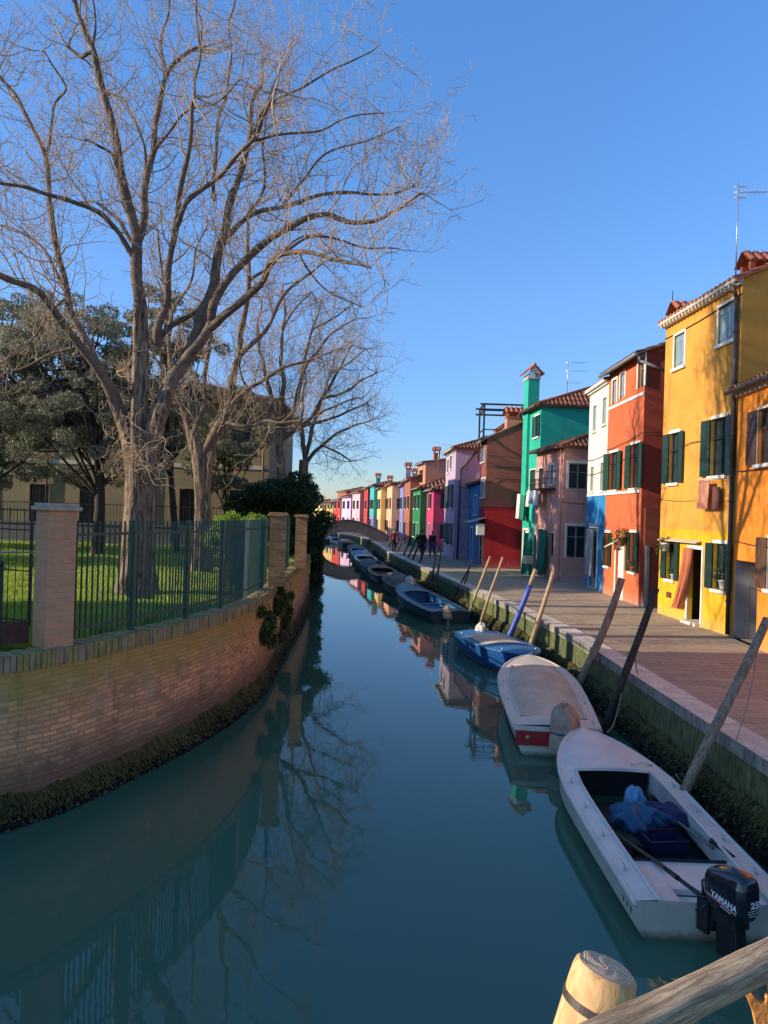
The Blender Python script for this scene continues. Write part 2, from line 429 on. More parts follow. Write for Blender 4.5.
M['fencelight'] = plain('pale_teal_paint', (.30,.47,.36), .5, .2, 8, .1, 60)
M['iron'] = plain('dark_iron', (.015,.018,.02), .5, .3, 8, .2, 60)
M['rust'] = plain('rust_painted_iron', (.10,.025,.018), .7, .4, 9, .4, 40)
# bark
t = NT('robinia_bark'); v = t.coord('Object', (9, 9, 1.6)); n = t.noise(v, 1.5, 7, .7, .8); v1 = t.coord('Object'); n1 = t.noise(v1, 1.1, 4)
col = t.ramp(n, [(.38, (.04,.028,.02)), (.48, (.20,.14,.10)), (.68, (.46,.35,.25))])
col = t.mix(t.ramp(n1, [(.5, 0), (.8, .4)]), col, (.22,.18,.11))
t.color(col); t.set(Roughness=.95); t.b.inputs['Specular IOR Level'].default_value = .1; t.bump(n, .9, .05); M['bark'] = t.m
M['limb'] = plain('limb_bark', (.17,.125,.095), .9, .5, 5, .7, 18, spec=.15)
M['twig'] = plain('twig_bark', (.44,.32,.21), .85, .35, 2, spec=.15)
M['twigdark'] = plain('old_twig_bark', (.30,.22,.15), .9, .35, 2, spec=.1)
M['holm'] = leafmat('holm_oak_leaf', (.15,.16,.095), (.25,.245,.165), .2)
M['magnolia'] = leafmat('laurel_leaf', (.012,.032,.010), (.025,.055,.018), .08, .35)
M['shrub'] = leafmat('bright_shrub_leaf', (.15,.24,.03), (.26,.36,.05), .35)
M['ivy'] = leafmat('wall_ivy_leaf', (.035,.065,.018), (.07,.11,.03), .15)
M['weed'] = leafmat('waterweed', (.035,.038,.010), (.11,.105,.032), .1, .75)
M['mussel'] = leafmat('mussel_shell', (.010,.010,.009), (.035,.030,.022), 0, .6)
M['shellpale'] = plain('pale_shell', (.17,.12,.085), .7, .4, 9); M['weedbed'] = plain('weed_bed', (.018,.017,.011), .9, .5, 9, 1.0, 22)
# glass, paint, wood
t = NT('window_glass'); t.color(t.mix(t.noise(t.coord('Object'), 1.5, 3), (.012,.016,.02), (.05,.06,.065))); t.set(Roughness=.12); M['glass'] = t.m
M['white'] = plain('white_trim', (.72,.68,.60), .7, .10, 6, .2, 50)
M['cornice'] = plain('cornice_stone', (.52,.45,.36), .8, .2, 8, .4, 50)
M['greyblue'] = plain('grey_blue_shutter', (.20,.29,.33), .6, .12, 4, .15, 40)
M['green'] = plain('dark_green_shutter', (.008,.035,.030), .5, .2, 4, .1, 40)
M['green2'] = plain('bottle_green_shutter', (.008,.045,.024), .5, .2, 4, .1, 40)
M['browns'] = plain('brown_shutter', (.10,.045,.025), .6, .25, 5, .2, 40)
M['greypanel'] = plain('grey_metal_panel', (.11,.115,.125), .5, .2, 3, .2, 30)
M['lead'] = plain('lead_grey', (.20,.205,.21), .5, .2, 5, .1, 40)
M['darkpipe'] = plain('dark_copper_pipe', (.055,.04,.038), .5, .3, 6, .1, 40)
M['sash'] = plain('old_sash_paint', (.30,.26,.20), .6, .2, 5, .1, 40)
M['cable'] = plain('black_cable', (.02,.02,.02), .6, .1)
M['tile'] = tilemat('roof_tile'); M['tilered'] = tilemat('new_roof_tile', (.52,.17,.09), (.40,.12,.07))
M['tiledark'] = tilemat('weathered_roof_tile', (.20,.11,.08), (.13,.085,.07))
M['alu'] = plain('aluminium', (.55,.56,.58), .35, .1, metallic=.8)
M['pole'] = wood('weathered_pole', (.20,.145,.10), (.36,.27,.18), bump=.9, wet=1)
M['poledark'] = wood('dark_wet_pole', (.035,.027,.022), (.08,.06,.045))
M['polepale'] = wood('pale_pole', (.34,.24,.15), (.50,.37,.24), wet=1)
M['polegrey'] = wood('grey_pole', (.13,.125,.12), (.24,.225,.21))
M['bluepaint'] = plain('blue_pole_paint', (.03,.08,.40), .5, .2, 6, .1, 40)
M['postside'] = wood('stripped_post', (.56,.34,.15), (.72,.48,.24), (9, 9, 1.2), .6, .5)
M['rail'] = wood('weathered_rail', (.26,.185,.12), (.60,.44,.28), (2.0, 30, 30), .85, 1.0)
# boats
M['gelcoat'] = plain('white_gelcoat', (.66,.62,.58), .35, .10, 3, .08, 20, coat=.2)
M['gelcream'] = plain('cream_gelcoat', (.66,.57,.47), .45, .12, 3, .08, 20)
M['hullgrey'] = plain('grey_green_hull', (.42,.42,.35), .4, .12, 3, .08, 20)
M['inner'] = plain('boat_inside', (.46,.45,.42), .6, .2, 4, .2, 30)
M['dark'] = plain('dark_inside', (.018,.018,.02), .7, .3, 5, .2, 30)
M['red'] = plain('red_hull_paint', (.35,.02,.02), .4, .15, 4)
M['boatblue'] = plain('blue_boat_paint', (.015,.11,.36), .35, .2, 4, .08, 25)
M['boatsky'] = plain('light_blue_deck', (.06,.28,.55), .45, .2, 5, .08, 25)
M['boatteal'] = plain('teal_boat_paint', (.012,.045,.065), .4, .3, 4)
M['boatnavy'] = plain('navy_boat_paint', (.012,.02,.045), .4, .3, 4)
M['boatblack'] = plain('black_boat_paint', (.012,.012,.014), .45, .3, 4)
M['tarp'] = plain('beige_tarp', (.54,.42,.31), .85, .25, 2.5, .8, 8)
M['tarpgrey'] = plain('grey_tarp', (.15,.145,.14), .85, .25, 2.5, .6, 9)
M['tarpbrown'] = plain('stained_motor_cover', (.33,.24,.17), .85, .4, 5, .8, 14)
M['tarpwhite'] = plain('white_motor_cover', (.60,.56,.50), .8, .2, 6, .8, 14)
M['motor'] = plain('motor_cowl_paint', (.008,.012,.022), .22, .1, 3, coat=.6)
M['motorleg'] = plain('motor_leg_paint', (.012,.014,.018), .4, .2)
M['ink'] = plain('white_lettering', (.75,.75,.75), .5, .03)
M['inkred'] = plain('red_stripe', (.45,.03,.04), .5, .05)
M['inkdark'] = plain('dark_lettering', (.03,.04,.05), .5, .05)
M['bagblue'] = plain('blue_plastic_bag', (.006,.075,.16), .6, .35, 6, .8, 12)
M['crateblue'] = plain('blue_plastic_tub', (.006,.012,.045), .5, .15)
M['clothnavy'] = plain('navy_cloth', (.02,.03,.09), .9, .3, 6, .6, 30)
M['rope'] = plain('rope', (.22,.19,.15), .95, .3, 30)
M['mint'] = plain('pale_mint_paint', (.30,.50,.42), .5, .12, 6)
M['rustorange'] = plain('orange_rust', (.60,.22,.05), .8, .45, 12, .8, 30)
M['concrete'] = plain('bed_mud', (.06,.055,.045), .95, .2, 2)
# cloths & people
def cloth(n, c): return plain(n, c, .9, .15, 4, .3, 60)
M['c_terra'] = cloth('terracotta_cloth', (.46,.15,.07)); M['c_pink'] = cloth('dusty_pink_cloth', (.45,.20,.13))
M['c_green'] = cloth('green_cloth', (.012,.17,.11)); M['c_white'] = cloth('white_cloth', (.70,.68,.66)); M['c_blue'] = cloth('blue_grey_cloth', (.20,.22,.36))
M['c_black'] = cloth('black_cloth', (.02,.02,.025)); M['c_red'] = cloth('dark_red_cloth', (.20,.03,.03)); M['c_grey'] = cloth('grey_cloth', (.28,.28,.27)); M['c_cream'] = cloth('cream_cloth', (.62,.50,.36))
M['skin'] = plain('skin', (.45,.26,.18), .6, .05); M['hair'] = plain('dark_hair', (.03,.02,.015), .7, .1)
M['jeans'] = cloth('dark_jeans', (.03,.04,.08))
M['pot'] = plain('white_pot', (.65,.63,.6), .5, .05); M['terra'] = plain('terracotta_pot', (.35,.13,.07), .7, .1)
M['flower'] = plain('pale_flowers', (.7,.6,.62), .7, .1); M['flowerred'] = plain('red_flowers', (.5,.05,.05), .7, .1)

def boatpaint(name, c, rough=.35):
    t = NT(name); v = t.coord('Object'); n = t.noise(v, 2.5, 6, .7); n2 = t.noise(t.coord('Object', (3, .8, 9)), 3, 6, .75); sp = t.add('ShaderNodeSeparateXYZ'); t.link(v, sp.inputs[0])
    col = t.ramp(n, [(.3, sc(c, .82)), (.6, c)])
    col = t.mix(t.ramp(n2, [(.55, 0), (.72, .45)]), col, sc(c, .5))
    ad = t.add('ShaderNodeMath', operation='MULTIPLY_ADD'); t.link(n, ad.inputs[0]); ad.inputs[1].default_value = .16; t.link(sp.outputs['Z'], ad.inputs[2])
    col = t.mix(t.ramp(ad.outputs[0], [(.09, .9), (.17, 0)]), col, (.07,.075,.035))
    t.color(col); t.set(Roughness=rough); t.bump(n2, .12, .01); return t.m
M['gelcoat'] = boatpaint('white_gelcoat', (.66,.62,.58)); M['gelcream'] = boatpaint('cream_gelcoat', (.66,.57,.47), .45); M['hullgrey'] = boatpaint('grey_green_hull', (.42,.42,.35), .45)
M['boatblue'] = boatpaint('blue_boat_paint', (.01,.075,.26), .4); M['boatsky'] = boatpaint('light_blue_deck', (.035,.17,.36), .5)
# ------------------------------------------------------------------ banks
WALL = [(-14,3.6),(-8.5,5.9),(-6.0,7.45),(-4.36,8.88),(-3.88,9.65),(-3.45,10.9),(-3.06,12.05),(-2.72,13.6),(-2.50,15.4),(-2.52,17.5),
        (-2.66,20),(-2.72,24),(-2.85,28),(-3.75,43),(-5.1,60),(-6.6,76),(-9,88),(-15,106),(-24,122),(-40,140)]
QUAY = [(5.0,-14),(4.66,0),(4.61,9),(4.60,13.5),(4.60,17.0),(4.52,20.0),(4.05,24.0),(3.35,29.9),(2.30,38.5),(1.75,42.6),(.30,55.8),(-.20,64),(-1.2,77),(-2.8,89),(-7,104),(-13,117),(-32,134)]
wall_path = resample(smooth_path([Vector((x, y, 0)) for x, y in WALL], 2), .5)
quay_path = resample(smooth_path([Vector((x, y, 0)) for x, y in QUAY], 2), .6)
def offset(path, d):
    ns = normals2(path); return [p+n*d for p, n in zip(path, ns)]
def arclen(path):
    s = [0]
    for a, b in zip(path, path[1:]): s.append(s[-1]+(b-a).length)
    return s
def ribbon(mb, A, B, S, va, vb, mi=0):
    """faces between two matching 3D polylines; uv = (arc length, given v)"""
    for i in range(len(A)-1):
        mb.quad(A[i], A[i+1], B[i+1], B[i], mi, uv=[(S[i], va), (S[i+1], va), (S[i+1], vb), (S[i], vb)])
def up(path, z): return [Vector((p.x, p.y, z)) for p in path]
SW = arclen(wall_path); SQ = arclen(quay_path)

# water: one sheet to the horizon
mb = MB(); mb.quad((-400,-60,0),(400,-60,0),(400,900,0),(-400,900,0))
tag(mb.build('water', M['water']), 'calm dark teal canal water with mirror reflections', 'canal water', kind='structure')
# lawn on the left bank
LZ = 1.76
mb = MB(); inner = offset(wall_path, -.36)
for i in range(len(inner)-1):
    a, b = inner[i], inner[i+1]
    xs = [0, .1, .3, 1]
    for k in range(3):
        fa = [Vector((lerp(a.x, -120, xs[k+j]), lerp(a.y, a.y if a.y < 60 else a.y, xs[k+j]), LZ+(.0 if xs[k+j] == 0 else .05))) for j in (0, 1)]
        fb = [Vector((lerp(b.x, -120, xs[k+j]), b.y, LZ+(.0 if xs[k+j] == 0 else .05))) for j in (0, 1)]
        mb.quad(fa[0], fb[0], fb[1], fa[1], smooth=True)
mb.quad((-400,140,LZ),(-40,140,LZ),(-40,900,LZ),(-400,900,LZ))
tag(mb.build('lawn', M['lawn']), 'sunlit green lawn behind the railings with long tree shadows', 'lawn', kind='structure')
# quay paving on the right bank
mb = MB(); qin = offset(quay_path, .42)
for i in range(len(qin)-1):
    a, b = qin[i], qin[i+1]
    mb.quad((a.x, a.y, 1.0), (300, a.y-.001, 1.0), (300, b.y, 1.0), (b.x, b.y, 1.0))
mb.quad((-36,134,1.0),(400,134,1.0),(400,900,1.0),(-36,900,1.0))
tag(mb.build('quay_pavement', M['paving']), 'brownish stone pavement of the quay in front of the coloured houses', 'pavement', kind='structure')
mb = MB()
q0 = offset(quay_path, -.03); q1 = offset(quay_path, .42)
ribbon(mb, up(q0, 1.035), up(q1, 1.035), SQ, 0, .45, 0)
ribbon(mb, up(q1, 1.035), up(q1, .9), SQ, .45, .6, 0)
ribbon(mb, up(q0, .86), up(q0, 1.035), SQ, .2, .38, 1)
ribbon(mb, up(offset(quay_path, .02), .86), up(q0, .86), SQ, 0, .1, 1)
tag(mb.build('quay_edge', [M['edge'], M['fascia']]), 'row of pale worn stone blocks along the edge of the quay', 'quay edge', kind='structure')
# quay wall
mb = MB(); qw = offset(quay_path, .0); qb = offset(quay_path, -.06)
nv = 4
ribbon(mb, up(qb, -.5), up(qw, .87), SQ, -.5, .87)
tag(mb.build('quay_wall', M['quaywall']), 'mossy retaining wall under the pale edge of the quay', 'retaining wall')

# brick canal wall with ledge and coping
root = thing('canal_wall', 'curved old brick canal wall with mossy upper courses below the railings', 'wall', (0,0,0))
mb = MB()
base = offset(wall_path, .04)
ribbon(mb, up(base, -.5), up(base, .50), SW, -.5, .50)
ribbon(mb, up(base, .50), up(wall_path, .66), SW, .50, .66)
ribbon(mb, up(wall_path, .66), up(wall_path, 1.87), SW, .66, 1.87)
mb.build('brickwork', M['canalbrick'], root)
mb = MB()   # upright brick coping course, with bricks standing on end: real blocks for the near stretch
o1 = offset(wall_path, .035); o2 = offset(wall_path, -.36)
cz0, cz1 = 1.86, 2.0
acc = 0
fine = resample(wall_path, .068)
fn = normals2(fine)
for i in range(len(fine)-1):
    p, q, n = fine[i], fine[i+1], fn[i]
    if p.y > 34:
        continue
    j = random.uniform(-.012, .012); k = random.uniform(-.014, .008)
    d = (q-p)*random.uniform(.78, .93)
    a0 = p+n*(.035+j); a1 = a0+d; b0 = p-n*.34; b1 = b0+d
    z1 = cz1+k; z0 = cz0-.06
    mb.hexa([(a0.x,a0.y,z0),(a1.x,a1.y,z0),(b1.x,b1.y,z0),(b0.x,b0.y,z0),(a0.x,a0.y,z1),(a1.x,a1.y,z1),(b1.x,b1.y,z1),(b0.x,b0.y,z1)], random.choice((0, 0, 1, 1, 1, 2)))
ci = [i for i in range(len(wall_path)) if True]
ribbon(mb, up(offset(wall_path, .015), cz0-.06), up(offset(wall_path, .015), cz1-.03), SW, 1.8, 2.0)
ribbon(mb, up(offset(wall_path, .015), cz1-.03), up(o2, cz1-.03), SW, 0, .4)
ribbon(mb, up(o2, cz1-.03), up(o2, 1.5), SW, 0, .5)
mb.build('coping', [M['coping'], M['copingmoss'], M['copingred']], root)

# ---------------------------------------------------------------- seaweed and mussels at the tide line (stuff)
def shag(name, path, side, z_top, out, y0, y1, per_m, label, mats, zb=-.04, size=(.05,.12), gth=.52):
    idx = [i for i in range(len(path)-1) if y0 <= path[i].y <= y1]
    ns = normals2(path)
    V = []; F = []; MI = []
    def zt(s): return z_top*(.92+.07*math.sin(s*.9)+.05*math.sin(s*4.1+1)+.04*math.sin(s*9.7))
    S = arclen(path)
    # lumpy bed
    mbb = MB()
    K = 6
    def bedpt(i, k):
        p, n = path[i], ns[i]*side; tt = k/K; z = lerp(zb-.1, zt(S[i]), tt)
        o = out*(1-tt)**.8*(.75+.3*math.sin(S[i]*2.7+k)+.2*math.sin(S[i]*7.3+k*2))+.02
        return Vector((p.x+n.x*o, p.y+n.y*o, z))
    for i in idx:
        for k in range(K):
            mbb.quad(bedpt(i, k), bedpt(i+1, k), bedpt(i+1, k+1), bedpt(i, k+1))
    for i in idx:
        L = (path[i+1]-path[i]).length
        dist = max(8.0, path[i].y)
        cnt = int(per_m*L*min(1, (14/dist)**1.3))
        for _ in range(cnt):
            f = random.random(); tt = random.random()**1.15
            p = path[i].lerp(path[i+1], f); n = ns[i]*side
            zz = lerp(zb, zt(S[i]+f*L), tt)+random.uniform(-.02, .03)
            o = out*(1-tt)**.8*random.uniform(.75, 1.1)+.03
            c = Vector((p.x+n.x*o, p.y+n.y*o, zz))
            s = random.uniform(*size)*(1+(dist-10)*.02)
            green = tt > gth+random.uniform(-.22, .22)
            tdir = (path[i+1]-path[i]).normalized()
            if green:
                dn = (Vector((0,0,-1))*random.uniform(.6, 1)+n*random.uniform(.1, .7)+tdir*random.uniform(-.35, .35)).normalized()
                w = tdir*s*.22; l = dn*s
            else:
                dn = Vector((random.uniform(-1,1), random.uniform(-1,1), random.uniform(-1,1))).normalized()
                w = dn.orthogonal().normalized()*s*.3; l = dn*s*.55
            k = len(V); V += [c-w, c+w, c+w*.4+l+n*.01, c-w*.4+l+n*.01]; F.append((k, k+1, k+2, k+3)); MI.append(0 if green else (3 if random.random() < .10 else 1))
    # merge bed
    kb = len(V); V += [Vector(v) for v in mbb.v]; F += [tuple(kb+q for q in f) for f in mbb.f]; MI += [2]*len(mbb.f)
    o = np_mesh(name, [tuple(v) for v in V], F, mats, None, False, MI)
    return tag(o, label, 'seaweed', kind='stuff')
shag('seaweed', offset(wall_path, .015), 1, .42, .09, 3.5, 62, 2400, 'shaggy dark green seaweed fringe at the foot of the brick canal wall', [M['weed'], M['mussel'], M['weedbed'], M['shellpale']])
shag('mussels', offset(quay_path, -.05), -1, .48, .18, 4, 70, 2600, 'dark crust of mussels and weed along the foot of the quay wall', [M['weed'], M['mussel'], M['weedbed'], M['shellpale']], size=(.045,.10), gth=.62)

# ---------------------------------------------------------------- grass blades (stuff)
N = 230000
ys = 10+rng.random(N)**1.35*28
wi = np.interp(ys, [p.y for p in wall_path], [p.x for p in wall_path])-.42
span = np.maximum(.5, ys*.56+wi)
xs_ = wi-rng.random(N)*span
h_ = (.05+rng.random(N)*.08)*(1+ys*.012); w_ = .006+.0011*ys
# tufts: taller where a slow pattern says so
h_ *= .75+.6*(np.sin(xs_*2.3+np.sin(ys*1.7)*2)*np.sin(ys*2.9+xs_)*.5+.5)
a_ = rng.random(N)*6.28; dx, dy = np.cos(a_)*w_, np.sin(a_)*w_
keep_ = (np.sin(xs_*1.9+ys*.7)+np.sin(xs_*.8-ys*1.3+1)+np.sin(xs_*4.1+ys*3.3)*.6) < 1.5; h_ = np.where(keep_, h_, h_*.25)
lx, ly = (rng.random((2, N))-.5)*.09
V = np.stack([np.stack([xs_-dx, ys-dy, np.full(N, LZ+.02)], 1), np.stack([xs_+dx, ys+dy, np.full(N, LZ+.02)], 1), np.stack([xs_+lx, ys+ly, LZ+.04+h_], 1)], 1).reshape(-1, 3)
F = np.arange(3*N).reshape(-1, 3)
tag(np_mesh('grass', V, F, M['blade']), 'short bright grass blades growing on the lawn behind the railings', 'grass', kind='stuff')

# ---------------------------------------------------------------- pillars
def pillar(x, y, w, h, rot, label, mat, cap=M['capstone'], capo=.05, z0=2.0):
    r = thing('brick_pillar', label, 'pillar', (x, y, z0-.012), rot, 'brick pillars along the railings')
    mb = MB(); mb.box(-w/2, w/2, -w/2, w/2, 0, h); mb.build('shaft', mat, r)
    mb = MB(); mb.box(-w/2-capo, w/2+capo, -w/2-capo, w/2+capo, h, h+.05); mb.box(-w/2-capo*.4, w/2+capo*.4, -w/2-capo*.4, w/2+capo*.4, h+.05, h+.09)
    mb.build('cap', cap, r, bevel=.008)
    return r
pc = gz(53, 648.7, 2.0)
rotp = math.radians(-46)
# the corner nearest to us sits at pc
hw = .18
cdir = Matrix.Rotation(rotp, 2) @ Vector((hw, -hw))
# choose centre so that the near corner coincides
def near_corner(c, rot, hw):
    pts = [Matrix.Rotation(rot, 2) @ Vector((sx*hw, sy*hw)) for sx in (-1, 1) for sy in (-1, 1)]
    return min(pts, key=lambda p: p.y)
nc = near_corner(None, math.radians(48), hw)
PX, PY = pc.x-nc.x-.10, pc.y-nc.y
pillar(PX, PY, 2*hw, 1.72, math.radians(48), 'nearest brick pillar with a flat stone cap between the gate and the railings', M['brick'])
p2 = gz(276, 586, 2.0)
pillar(p2.x-.02, p2.y+.22, .40, 1.66, math.radians(8), 'mossy square brick pillar ending the long curved railing', M['oldbrick'], M['oldbrick'])
p3 = gz(300, 568, 2.0)
pillar(p3.x-.02, p3.y+.25, .36, 1.60, math.radians(4), 'farthest brick pillar beside the dark laurel bush', M['oldbrick'], M['oldbrick'])
P2C = Vector((p2.x-.02, p2.y+.28, 0)); P3C = Vector((p3.x-.02, p3.y+.3, 0)); P1C = Vector((PX, PY, 0))

# ---------------------------------------------------------------- railing
rail_path = [p for p in offset(wall_path, -.20)]
def stretch(path, a, b):
    """part of path between the points nearest to a and b"""
    ia = min(range(len(path)), key=lambda i: (path[i]-a).length); ib = min(range(len(path)), key=lambda i: (path[i]-b).length)
    return path[ia:ib+1]
def railing(path, root, gap, post_ids, paint, h=1.60, z0=1.98, bw=.014, bd=.024, skip=()):
    path = resample(path, gap)
    ns = normals2(path)
    # bars
    mb = MB()
    for i, p in enumerate(path):
        if i in post_ids: continue
        d = (path[min(i+1, len(path)-1)]-path[max(i-1, 0)]).normalized()
        c = Vector((p.x, p.y, z0+.06+(h-.06)/2+random.uniform(-.004, .004)))
        mb.obox(c, d*bw/2, ns[i]*bd/2, Vector((random.uniform(-.004,.004), 0, (h-.06)/2)))
    mb.build('bars', paint, root)
    for z in (.20, 1.42):
        mb = MB()
        for a, b in zip(path, path[1:]):
            mb.bar(Vector((a.x, a.y, z0+z)), Vector((b.x, b.y, z0+z)), .018, .04)
        mb.build('rail', paint, root)
    for i in post_ids:
        if i >= len(path): continue
        p = path[i]; d = (path[min(i+1, len(path)-1)]-path[max(i-1, 0)]).normalized()
        mb = MB(); mb.obox((p.x, p.y, z0+h/2+.0), d*.032, ns[i]*.032, Vector((0, 0, h/2+.01)))
        mb.obox((p.x, p.y, z0+.01), d*.06, ns[i]*.06, Vector((0, 0, .012)))
        mb.build('post', paint, root)
r1 = thing('railing', 'long curved railing of teal painted iron bars on the brick wall', 'railing', (0,0,0), 0, 'teal railings')
seg = stretch(rail_path, P1C+Vector((.25,.25,0)), P2C-Vector((0,.3,0)))
seg = resample(seg, .095)
total = arclen(seg)[-1]
# posts where the photo shows them
posts = []
for px_ in (133, 188, 222, 262):
    best = min(range(len(seg)), key=lambda i: abs((384+ (seg[i].x*CR)/seg[i].y*FPX) - (px_+2)))
    posts.append(best)
railing(seg, r1, .095, posts, M['fence'])
# the pale corner panel
pp = min(range(len(seg)), key=lambda i: abs((384+seg[i].x/seg[i].y*FPX)-248))
d = (seg[pp+2]-seg[pp-2]).normalized(); n = Vector((d.y, -d.x, 0))
mb = MB(); mb.obox((seg[pp].x, seg[pp].y, 2.80), d*.16, n*.008, Vector((0,0,.80))); mb.build('corner_plate', M['fencelight'], r1)
r2 = thing('railing', 'short teal railing between the two far brick pillars', 'railing', (0,0,0), 0, 'teal railings')
railing(stretch(rail_path, P2C+Vector((0,.3,0)), P3C-Vector((0,.3,0))), r2, .11, (12, 40), M['fence'])
# thin wire railing left of the near pillar
r3 = thing('railing', 'thin dark wire railing behind the rusty gate left of the near pillar', 'railing', (0,0,0))
A = gz(-60, 600, LZ+.05); B = gz(34, 590, LZ+.05)
mb = MB()
A = Vector((-9.5, 13.3, LZ)); B = Vector((-5.3, 11.6, LZ))
n_ = 30
for i in range(n_+1):
    p = A.lerp(B, i/n_); mb.tube([p, p+Vector((0,0,1.95))], .007, 5)
mb.build('bars', M['iron'], r3)
for z in (.25, 1.0, 1.62, 1.92):
    mb = MB(); mb.bar(A+Vector((0,0,z)), B+Vector((0,0,z)), .012, .02); mb.build('rail', M['iron'], r3)
for f in (.0, .5, 1.0):
    p = A.lerp(B, f); mb = MB(); mb.bar(p, p+Vector((0,0,2.0)), .04, .04, up=(0,1,0)); mb.build('post', M['iron'], r3)
# rusty gate
g = thing('garden_gate', 'low rusty brown iron gate left of the near brick pillar', 'gate', (0,0,0))
GA = P1C+Vector((-.30,-.02,0)); GB = GA+Vector((-2.2,-1.35,0))
gd = (GB-GA).normalized(); gn = Vector((gd.y,-gd.x,0))
mb = MB(); mb.obox((GA+GB)/2+Vector((0,0,2.16)), gd*(GB-GA).length/2, gn*.02, Vector((0,0,.14))); mb.build('kick_plate', M['rust'], g)
for f in (.13, .55, .97):
    mb = MB()
    p = GA.lerp(GB, f); mb.obox((p.x, p.y, 2.50), gd*.028, gn*.028, Vector((0,0,.5)))
    mb.lathe([(.0, 0), (.035,.01), (.04,.04), (.02,.07), (.0,.09)], (p.x, p.y, 2.99), 8, cap=False)
    mb.build('post', M['iron'], g)
mb = MB()
for z in (2.45, 2.72, 2.98): mb.bar(GA.lerp(GB,.13)+Vector((0,0,z)), GB+Vector((0,0,z)), .02, .025)
for i in range(1, 16):
    p = GA.lerp(GB, .13+.84*i/16); mb.bar(p+Vector((0,0,2.3)), p+Vector((0,0,2.72)), .01, .01, up=(0,1,0))
mb.build('bars', M['iron'], g)
mb = MB(); p = GA.lerp(GB, .15); mb.obox((p.x, p.y, 2.68), gd*.05, gn*.04, Vector((0,0,.05))); mb.build('lock', M['iron'], g)
mb = MB(); mb.bar(GA+Vector((.05,.35,3.15)), GB+Vector((0,.35,3.15)), .06, .02); mb.build('top_rail', M['lead'], g)

# ---------------------------------------------------------------- bridge
br = thing('brick_bridge', 'low arched brown brick footbridge crossing the canal in the distance', 'bridge', (-3.6, 77.5, 0))
def arc_top(x):  # parapet top
    t = (x+3.6)/4.6; return 3.0-1.75*abs(t)**1.7
def arc_bot(x):
    t = (x+3.55)/2.75
    return -.2 if abs(t) >= 1 else .35+1.45*math.sqrt(max(0, 1-t*t))
mb = MB(); xs = [lerp(-9.2, 1.6, i/54) for i in range(55)]
for y0, s_ in ((77.4, 1), (80.4, -1)):
    for a, b in zip(xs, xs[1:]):
        ba, bb = arc_bot(a), arc_bot(b)
        q = [(a,y0,ba),(b,y0,bb),(b,y0,arc_top(b)),(a,y0,arc_top(a))]
        mb.quad(*(q if s_ > 0 else q[::-1]))
for a, b in zip(xs, xs[1:]):
    mb.quad((a,77.4,arc_bot(a)),(a,80.4,arc_bot(a)),(b,80.4,arc_bot(b)),(b,77.4,arc_bot(b)))
    mb.quad((a,77.4,arc_top(a)),(b,77.4,arc_top(b)),(b,80.4,arc_top(b)),(a,80.4,arc_top(a)))
mb.build('arch', M['bridgebrick'], br, world=True)
mb = MB()
for a, b in zip(xs, xs[1:]):
    mb.bar((a,77.35,arc_top(a)+.04),(b,77.35,arc_top(b)+.04), .3, .08)
mb.build('parapet_coping', M['capstone'], br, world=True)
mb = MB()
for i in range(24):
    a0 = PI*i/24; a1 = PI*(i+1)/24
    f = lambda a, r: (-3.55-math.cos(a)*(2.75+r), 77.38, .35+math.sin(a)*(1.45+r))
    mb.quad(f(a0,0), f(a1,0), f(a1,.22), f(a0,.22))
mb.build('arch_ring', M['capstone'], br, world=True)
